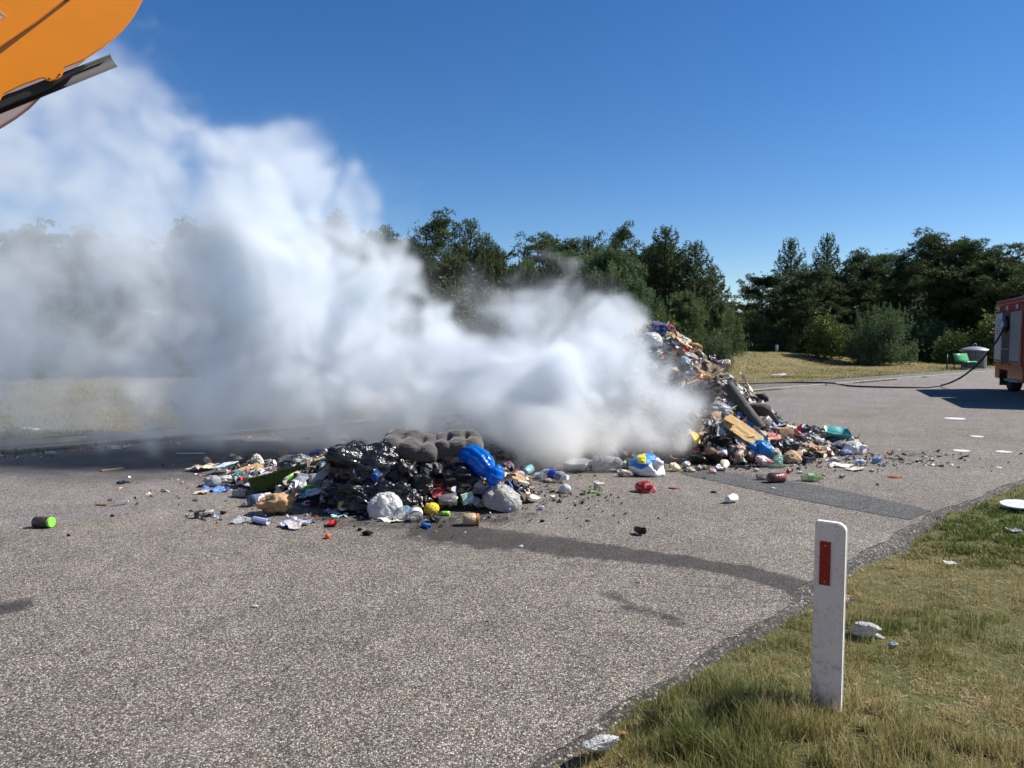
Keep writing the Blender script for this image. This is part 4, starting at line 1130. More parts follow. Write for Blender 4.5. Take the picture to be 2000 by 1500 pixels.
# ------------------------------------------------------------------ NEAR HEAP
def bagx(*a, **k): return item('bag', *a, **k)
b = I('bag', 712, 905, 152, 92, -8, BLACK, "large shiny black rubbish bag|with a blue knot, left under the grey cushions", "bag", seed=3)
kn = inst('knot', unit_mesh(('knot', 0, True), lambda: m_crumple(77, 3, 9, .2, .3)), mat('film', (0.01, 0.05, 0.22)), b)
kn.matrix_parent_inverse = Matrix.Identity(4)
q = at(734, 929, b.location.y - 0.27); kn.matrix_world = Matrix.Translation(q) @ Matrix.Diagonal((0.10, 0.09, 0.13, 1))
kn.matrix_parent_inverse = b.matrix_world.inverted(); kn.matrix_basis = Matrix.Translation(q) @ Matrix.Diagonal((0.10, 0.09, 0.13, 1))
for a in [
    ('bag', 700, 960, 150, 62, -6, BLACK, "slack black bin bag|in the shade below the knotted bag", "bag"),
    ('bag', 783, 928, 72, 66, 10, BLACK, "crinkled mirror-shiny black bag|below the middle of the grey cushions", "bag"),
    ('bag', 765, 962, 120, 56, 0, BLACK, "black bag in deep shade|between the crinkled black bag and the full white bag", "bag"),
    ('bag', 845, 918, 70, 50, -20, BLACK, "half-open black bag|with rags, under the clear bag", "bag"),
    ('bag', 903, 927, 82, 50, 5, BLACK, "taut black bag|left of the bright blue sack", "bag"),
    ('bag', 820, 945, 60, 44, 0, BLACK, "small black bag|behind the orange net", "bag"),
    ('lump', 880, 950, 90, 40, 0, SOOT, "black burnt clump|under the taut black bag", "burnt waste"),
    ('lump', 838, 864, 36, 40, 20, (0.10, 0.05, 0.025), "scorched brown foam lump|in the hole between the two grey cushions", "burnt foam", SOOT),
    ('slat', 848, 846, 27, 12, 58, DGREY, "short charred plank end|sticking up between the cushions", "plank"),
    ('lump', 905, 838, 32, 12, 0, SOOT, "frayed black char|on the top edge of the right cushion", "char"),
    ('crumple', 806, 851, 17, 8, 0, LBLUE, "light blue scrap|on the top edge of the left cushion", "scrap"),
    ('bag', 857, 899, 34, 36, 0, LGREY, "small clear plastic bag|hanging just under the right cushion", "bag", None, 0.0, 'clear'),
    ('crumple', 890, 892, 36, 26, 30, OFFW, "curled off-white paper towel|under the right cushion", "paper"),
    ('crumple', 916, 904, 22, 20, 0, WHITE, "white tissue ball|against the bright blue sack", "tissue"),
    ('crumple', 876, 907, 26, 14, 10, TAN, "rust-brown rag|between clear bag and paper towel", "rag", CREAM),
    ('cloth', 802, 912, 15, 11, 0, ORANGE, "small orange rag|above the crinkled black bag", "rag"),
    ('cloth', 822, 947, 12, 14, 0, ORANGE, "little orange net|left of the bigger orange net", "net"),
    ('cloth', 843, 948, 27, 28, 0, ORANGE, "bright orange crumpled net|in the middle of the near heap", "net"),
    ('board', 862, 966, 36, 24, 18, PINK, "red-pink spotted card|below the orange net", "card", RED),
    ('crumple', 861, 929, 19, 10, 0, (0.1, .35, .6), "shiny blue scrap|between the two black bags", "scrap"),
    ('crumple', 922, 936, 30, 22, -30, LGREY, "crinkled silver-grey film|below the bright blue sack", "film", None, 0.2, 'film'),
    ('crumple', 937, 952, 30, 36, 70, CREAM, "cream torn paper|standing left of the grey-white bag", "paper"),
    ('crumple', 955, 944, 34, 18, 0, TAN, "brown rag|under the knot of the blue sack", "rag", BROWN),
    ('bag', 983, 972, 78, 52, -12, (0.50, 0.49, 0.47), "big crumpled grey-white bag|at the right front of the near heap", "bag"),
    ('crumple', 988, 996, 22, 12, 0, LILAC, "bluish film knot|at the foot of the grey-white bag", "film", None, 0, 'film'),
    ('crumple', 993, 912, 25, 22, 0, PINK, "pinkish red crumpled wrapper|right of the blue sack", "wrapper", WHITE),
    ('cup', 1031, 919, 22, 18, 25, AQUA, "aqua plastic tub|at the far right of the near heap", "tub"),
    ('crumple', 1011, 929, 27, 20, 0, LGREY, "grey-white paper lump|left of the aqua tub", "paper"),
    ('crumple', 1029, 932, 13, 9, 0, SALM, "salmon scrap|below the aqua tub", "scrap"),
    ('lump', 980, 915, 15, 24, -30, BLACK, "black shoe-like lump|touching the blue sack's flared end", "lump"),
    ('board', 1008, 947, 26, 14, -8, KRAFT, "small brown cardboard flap|right of the grey-white bag", "cardboard"),
    ('slat', 1020, 955, 5, 18, 80, OFFW, "short pale stick|on the brown cardboard flap", "stick"),
    ('box', 912, 973, 27, 25, 15, WHITE, "crushed white and green drinks carton|below the burnt clump", "carton", (0.3, .6, .35)),
    ('cup', 874, 983, 36, 27, 12, LGREY, "clear plastic beaker|right of the yellow net ball", "beaker", None, 0, 'clear'),
    ('ring', 870, 1003, 18, 9, 0, LIME, "pale lime ring|on the asphalt by the clear beaker", "ring"),
    ('lump', 846, 1013, 34, 13, 0, BLACK, "wet black scrap|under the yellow net ball", "scrap", GREY),
    ('tube', 832, 1026, 27, 9, -22, BLUE, "blue plastic tube|lying in front of the yellow net ball", "tube", None, 0, 'plastic'),
    ('jar', 920, 1015, 31, 23, 0, (0.48, 0.34, 0.2), "rusty orange sauce jar|alone right of the blue tube", "jar", (0.5, .2, .05)),
    ('bag', 752, 990, 66, 58, 15, WHITE, "full white plastic bag with pleats|at the front of the near heap", "bag"),
    ('crumple', 708, 985, 36, 38, 0, LBLUE, "pale blue crumpled bag|left of the full white bag", "bag", WHITE, 0, 'film'),
    ('crumple', 729, 972, 20, 24, 40, (.2, .55, .6), "turquoise strip|between pale blue bag and full white bag", "strip", None, 0, 'film'),
    ('bottle', 790, 1001, 34, 24, 30, LBLUE, "crushed bluish bottle|right of the full white bag", "bottle", WHITE),
    ('bottle', 812, 1004, 34, 26, 75, LGREY, "clear bottle with white label|left of the yellow net ball", "bottle", LILAC, 0, None, None, None, None, None, WHITE),
    ('sheet', 780, 1016, 40, 20, -20, OFFW, "off-white paper sheet|under the crushed bluish bottle", "paper", None, 0, 'paper'),
    ('ball', 797, 980, 15, 13, 0, LIME, "lime green plastic cap|above the crushed bluish bottle", "cap"),
    ('crumple', 775, 972, 20, 16, 0, OFFW, "pale rag|on the right shoulder of the full white bag", "rag"),
    ('crumple', 815, 975, 24, 18, 0, GREY, "grey patterned wrapper|above the clear bottle with white label", "wrapper", CREAM),
    ('crumple', 838, 975, 22, 14, 0, DGREY, "silvery crumpled foil|above the yellow net ball", "foil", LGREY, 0, 'metal'),
    ('box', 676, 984, 38, 22, 12, (0.5, .5, .45), "small printed box with orange flap|left of the pale blue bag", "box", (0.6, .3, .1)),
    ('sheet', 667, 964, 56, 18, 28, GREY, "smoke-grey clear film|lying over the slack black bag", "film", None, 0, 'clear'),
    ('sheet', 650, 999, 24, 8, -10, WHITE, "white and pink paper|flat before the slack black bag", "paper", PINK, 0, 'paper'),
    ('sheet', 664, 1008, 28, 8, 5, AQUA, "green-white leaflet|flat in front of the printed box", "leaflet", WHITE, 0, 'paper'),
    ('tray', 649, 1027, 18, 8, 5, RED, "small red plastic lid|on the asphalt below the near heap", "lid"),
    ('ball', 640, 1047, 11, 11, 0, (0.7, .07, .02), "small red ball|nearest the camera before the near heap", "ball"),
    ('crumple', 617, 1009, 8, 5, 0, RED, "tiny red wrapper|left of the small red lid", "wrapper"),
    ('sheet', 573, 1027, 42, 13, 18, CREAM, "cream printed packet|lying left of the small red ball", "packet", LILAC, 0, 'paper'),
    ('can', 509, 1018, 42, 13, -6, LILAC, "lilac crushed can|in front of the brown paper bag", "can", None, 0, 'plastic'),
    ('sheet', 472, 1019, 28, 9, 0, LGREY, "pale torn wrapper|left of the lilac can", "wrapper"),
    ('crumple', 516, 1008, 13, 8, 0, NAVY, "dark blue cap|above the lilac can", "cap", None, 0, 'plastic'),
    ('cloth', 541, 983, 72, 44, 0, KRAFT, "crumpled brown paper bag|at the left front of the near heap", "paper bag", None, 0, 'paper', None, None, None, 'paper_bag'),
    ('roll', 507, 976, 42, 22, 8, (0.10, 0.12, 0.22), "dark blue roll|behind the brown paper bag", "roll", OFFW),
    ('roll', 470, 964, 30, 14, -5, (0.35, 0.32, 0.28), "grey cardboard tube|leftmost of the near heap's front", "tube"),
    ('board', 522, 951, 62, 20, -16, (0.55, 0.53, 0.62), "pale lilac sheet of card|leaning above the dark blue roll", "card"),
    ('slat', 655, 926, 62, 11, 24, SOOT, "charred batten|under the off-white board", "batten"),
    ('bag', 575, 906, 62, 30, 10, DGREY, "smoky grey bag|behind the green turf strip", "bag", GREY),
    ('cloth', 629, 885, 52, 20, 8, (0.02, .10, .30), "dark blue cloth|behind the green turf strip", "cloth"),
    ('cloth', 600, 892, 46, 12, -8, DGREY, "charcoal rag|left of the dark blue cloth", "rag"),
    ('bag', 694, 868, 52, 24, 10, DGREY, "dull black bag|at the far left rim above the white board", "bag", BLACK),
    ('crumple', 672, 855, 19, 9, 0, CREAM, "cream foam lump|on top of the dull black bag", "foam"),
    ('box', 553, 885, 20, 9, -6, SALM, "small orange carton|left of the charcoal rag", "carton"),
    ('bag', 561, 896, 32, 15, 0, OFFW, "off-white bag|below the small orange carton", "bag"),
    ('bag', 474, 932, 34, 24, -10, TEAL, "teal crumpled bag|left of the turf strip's end", "bag"),
    ('crumple', 441, 936, 34, 16, 0, OFFW, "off-white crumpled paper|left of the teal bag", "paper"),
    ('bag', 416, 938, 32, 20, 0, LGREY, "whitish clear bag|at the left end of the near heap", "bag"),
    ('board', 441, 920, 34, 9, 6, WHITE, "white foam plate|above the whitish clear bag", "plate", LBLUE),
    ('sheet', 402, 916, 36, 10, -8, CREAM, "cream flat paper|leftmost on the near heap", "paper", None, 0, 'paper'),
    ('crumple', 405, 899, 15, 14, 0, OFFW, "white and orange wrapper|above the cream flat paper", "wrapper", SALM),
    ('crumple', 464, 898, 20, 14, 10, TAN, "orange-tan crust|left of the standing white sheet", "wrapper", CREAM),
    ('crumple', 504, 903, 30, 24, -50, OFFW, "white sheet standing on edge|left of the smoky grey bag", "sheet"),
    ('slat', 372, 887, 54, 4, 0, WHITE, "thin white foam strip|lying in the smoke's shadow", "strip"),
    ('crumple', 525, 918, 40, 14, 0, BROWN, "brown matted rags|between turf strip and standing white sheet", "rag", OFFW, .3),
    ('sheet', 424, 957, 46, 10, 0, (0.10, .25, .6), "flat blue film|left of the grey cardboard tube", "film"),
    ('sheet', 396, 964, 22, 5, 0, CREAM, "pale flat scrap|below the flat blue film", "scrap", None, 0, 'paper'),
    ('cup', 568, 945, 34, 22, 20, WHITE, "white and lime cup|on the turf strip's front edge", "cup", LIME),
    ('crumple', 548, 944, 17, 14, 0, (.12, .18, .5), "blue tissue|left of the white and lime cup", "tissue"),
    ('tray', 583, 963, 22, 10, 0, OFFW, "small white dish|below the white and lime cup", "dish"),
    ('can', 606, 958, 24, 16, 30, GREEN, "green crushed can|right of the small white dish", "can", LIME),
    ('sheet', 612, 973, 44, 11, 0, (.10, .38, .60), "sky-blue packet|flat below the green crushed can", "packet", WHITE),
    ('crumple', 597, 983, 22, 11, 0, WHITE, "white and red wrapper|between sky-blue packet and brown paper bag", "wrapper", RED),
    ('crumple', 628, 962, 14, 9, 0, (.45, .08, .4), "magenta cap|right of the green crushed can", "cap", WHITE),
    ('crumple', 612, 945, 28, 14, 10, TAN, "tan paper|above the green crushed can", "paper", OFFW),
    ('board', 595, 945, 24, 18, 40, LGREY, "grey speckled card|right of the white and lime cup", "card"),
    # further left on the road
    ('can', 398, 1003, 34, 15, 8, BLACK, "black bottle-like can|alone left of the near heap", "can", GREY, .3, 'plastic'),
    ('crumple', 366, 1006, 9, 6, 0, CREAM, "cream nub|left of the black can", "scrap", BROWN),
    ('lump', 436, 1001, 14, 8, 0, SOOT, "small black clod|right of the black can", "clod"),
    ('jar', 85, 1020, 36, 21, 0, (0.045, 0.030, 0.02), "dark jar with a lime green lid|alone at the far left", "jar", (0.22, 0.66, 0.06)),
    ('slat', 220, 919, 40, 8, 7, TAN, "flat brown batten|lying in the smoke's shadow on the left", "batten"),
    ('sheet', 241, 943, 22, 6, 10, BLACK, "black bird-shaped scrap|below the flat brown batten", "scrap"),
    ('bottle', 237, 982, 26, 10, 10, LGREY, "clear crushed bottle|alone on the pinkish lane", "bottle", WHITE),
    ('crumple', 198, 986, 28, 5, 0, (.35, .2, .05), "brown peel|left of the clear crushed bottle", "peel"),
    ('lump', 220, 1007, 9, 5, 0, SOOT, "black pebble-sized clod|right of the dark jar", "clod"),
    ('sheet', 40, 845, 66, 16, -4, OFFW, "large white foam sheet|on the grass at the left picture edge", "foam sheet", WHITE, 0, 'paper'),
    ('sheet', 185, 859, 38, 10, 14, LGREY, "pale torn sheet|on the path behind the kerb at left", "sheet"),
    ('crumple', 100, 885, 26, 8, 0, LGREY, "whitish wrapper|in the gutter at the left", "wrapper"),
    ('sheet', 235, 875, 30, 6, 0, OFFW, "small pale plate|by the kerb in the smoke's shadow", "plate"),
    ('crumple', 455, 890, 14, 8, 0, OFFW, "white bit in the smoke|behind the cream flat paper", "scrap"),
    ('crumple', 470, 860, 16, 8, 0, OFFW, "pale bit|lying beyond the near heap in smoke", "scrap"),
    ('crumple', 600, 855, 20, 6, 0, LGREY, "light scrap|deep in the smoke behind the near heap", "scrap"),
    ('ball', 497, 1184, 15, 5, 0, (.5, .55, .5), "flat translucent cap|alone on the open asphalt", "cap"),
    ('crumple', 425, 1020, 7, 6, 0, (.5, .3, .1), "tiny ochre nub|below the black can", "nub"),
    ('lump', 718, 1041, 26, 10, 0, SOOT, "flaky black ash clump|nearest ash in front of the near heap", "ash"),
    ('lump', 703, 1034, 10, 8, 0, SOOT, "small ash flake|left of the flaky ash clump", "ash"),
    ('crumple', 1018, 1067, 9, 6, 0, WHITE, "tiny white chip|on the wet streak", "chip"),
    ('crumple', 1057, 991, 13, 9, 0, LILAC, "small blue-white wrapper|right of the near heap on the asphalt", "wrapper"),
]: I(*a)
# yellow net ball with dots (printed)
yb = I('ball', 843, 994, 31, 25, 12, YEL, "yellow dimpled net ball|at the front of the near heap", "ball")
n = NT("dimpled_yellow"); vo = n.add("ShaderNodeTexVoronoi", None, Scale=11.0, Vector=n.obj()); n.base(n.mix(n.ramp(vo.outputs['Distance'], [(0.14, 1.0), (0.24, 0.0)]), YEL, (0.35, .2, .01))); n.p(Roughness=.5); n.bump(vo.outputs['Distance'], .5, .04)
yb.material_slots[0].material = n.m
# two tufted cushions
def cushion(px, py, w_, h_, ang, Y, tilt, label, seed, yaw):
    o = inst('cushion', unit_mesh(('cushion%d' % seed, 0, True), lambda: m_cushion(seed)), mat('cloth', (0.092, 0.080, 0.071), None, 0.15))
    p = at(px, py, Y); W = w_ * Y / FOC; Hh = h_ * Y / FOC
    R_ = Matrix.Rotation(math.radians(yaw), 3, 'Z') @ Matrix.Rotation(-math.radians(ang), 3, 'Y') @ Matrix.Rotation(math.radians(tilt), 3, 'X')
    place(o, p, R_, (W, W * 0.60, Hh * 0.80)); NAMED.append((label.split('|')[0], px, py)); tag(o, split_label(label)[1], "cushion", "tufted grey cushions on the near heap"); return o
cushion(805, 870, 122, 46, -10, 7.05, 26, "left tufted grey cushion|on top of the near heap, drooping to the right", 31, -6)
cushion(893, 867, 104, 46, 4, 7.10, 28, "right tufted grey cushion|on top of the near heap above the blue sack", 32, 8)

def chain_mesh(pts, rad, seg=28, pleat=0.0, lobes=9, seed=0, crease=0.12, n_=26):
    pts = np.array([tuple(p) for p in pts]); k = np.linspace(0, 1, len(pts)); t = np.linspace(0, 1, n_)
    C_ = np.stack([np.interp(t, k, pts[:, i]) for i in range(3)], 1); R_ = np.interp(t, k, rad)
    for _ in range(2): C_[1:-1] = (C_[:-2] + C_[1:-1] * 2 + C_[2:]) / 4; R_[1:-1] = (R_[:-2] + R_[1:-1] * 2 + R_[2:]) / 4
    V, F = tube_np(C_, R_, seg)
    c = np.repeat(C_, seg, 0); D = V - c; a = np.tile(np.arange(seg), n_) / seg * 2 * np.pi
    rr = np.linalg.norm(D, axis=1).mean()
    k_ = 1 - crease * np.abs(fbm(V, 1.4 / rr, seed, 3)) + pleat * np.cos(a * lobes + 2 * fbm(V, 0.6 / rr, seed + 3, 2))
    return c + D * k_[:, None], F
def chain(name, pts, rad, m, label, cat, **k):
    V, F = chain_mesh(pts, rad, **k); c = V.mean(0); me = mesh_np(name, V - c, F, True)
    o = link(name, me, m); o.location = c
    if label: tag(o, split_label(label)[1], cat)
    return o
S_ = lambda px, py, Y: at(px, py, Y)
chain("blue_sack", [S_(893, 884, 7.1), S_(905, 884, 7.0), S_(925, 890, 6.95), S_(942, 906, 6.9), S_(951, 917, 6.85), S_(957, 924, 6.83), S_(963, 928, 6.8), S_(970, 931, 6.78), S_(973, 934, 6.8)],
      [0.01, 0.075, 0.12, 0.13, 0.10, 0.055, 0.10, 0.125, 0.02], mat('film', (0.004, 0.17, 0.66)), "bright blue plastic sack|twisted at the neck, at the right of the near heap", "sack", pleat=0.07, lobes=10, seed=5, crease=0.22, seg=40, n_=40)
NAMED.append(("bright blue sack", 930, 900))

# off-white torn board, green turf strip
def plank(name, P0, P1, width, thick, m, label, cat, up=Vector((0, 0, 1)), nx=24, ragged=0.08, wob=0.0, seed=0):
    L0 = (P1 - P0); ln = L0.length; x = L0.normalized(); y = up.cross(x).normalized(); z = x.cross(y)
    V, F = m_sheet(seed + 3, nx, 7, wob, 0, thick / max(width, 1e-3), ragged)
    V = V.copy(); e = V[:, 1]; V = np.c_[V[:, 0] * ln, V[:, 1] * width, V[:, 2] * width]
    o = link(name, mesh_np(name, V, F, False), m); o.matrix_world = Matrix.Translation((P0 + P1) / 2) @ Matrix((x, y, z)).transposed().to_4x4()
    if label: tag(o, split_label(label)[1], cat); NAMED.append((label.split('|')[0], 0, 0)) if False else None
    return o
plank("wooden_board", at(612, 938, 6.85), at(703, 870, 7.35), 0.085, 0.02, mat('card', (0.56, 0.53, 0.46)), "long off-white torn board|leaning against the left side of the knotted black bag", "board", up=Vector((0.2, -1, 0.6)), ragged=0.16, seed=2)
n = NT("plastic_turf"); n.base(n.ramp(n.noise(60, 3), [(0.3, (0.012, 0.035, 0.010)), (0.7, (0.05, 0.105, 0.03))])); n.p(Roughness=.8); n.bump(n.noise(160, 2), 1.0, .01); M_TURF = n.m
tf = plank("artificial_turf_strip", at(487, 948, 7.25), at(660, 902, 7.6), 0.17, 0.02, M_TURF, "long strip of dark green artificial turf|lying along the left side of the near heap", "turf strip", up=Vector((0.1, -0.7, 0.7)), ragged=0.03, wob=0.05, seed=4)
r = np.random.default_rng(91); m_ = 5000; tl = tf.matrix_world; ln_ = (at(660, 902, 7.6) - at(487, 948, 7.25)).length
lp = np.c_[r.uniform(-.5, .5, m_) * ln_, r.uniform(-.08, .08, m_), np.full(m_, 0.012)]
D_ = np.tile([0, 0, 1.0], (m_, 1)); tm = tufts_mesh("turf_pile", lp, D_, np.full(m_, 0.022), 0.006, 2, np.full(m_, 0.35), 5, 0.3); tm.materials.append(M_PINE)
o = bpy.data.objects.new("turf_pile", tm); COL.objects.link(o); o.parent = tf; o["kind"] = "stuff"
# bent black wire handle under the cushion
w_pts = [at(822, 888, 6.72), at(824, 878, 6.70), at(830, 876, 6.70), at(834, 882, 6.70), at(834, 893, 6.70)]
V, F = tube_np([tuple(p) for p in w_pts], 0.008, 8); tag(link("wire_hook", mesh_np("wire", V, F, True), mat('plastic', BLACK)), "bent black wire hook below the left grey cushion", "hook")
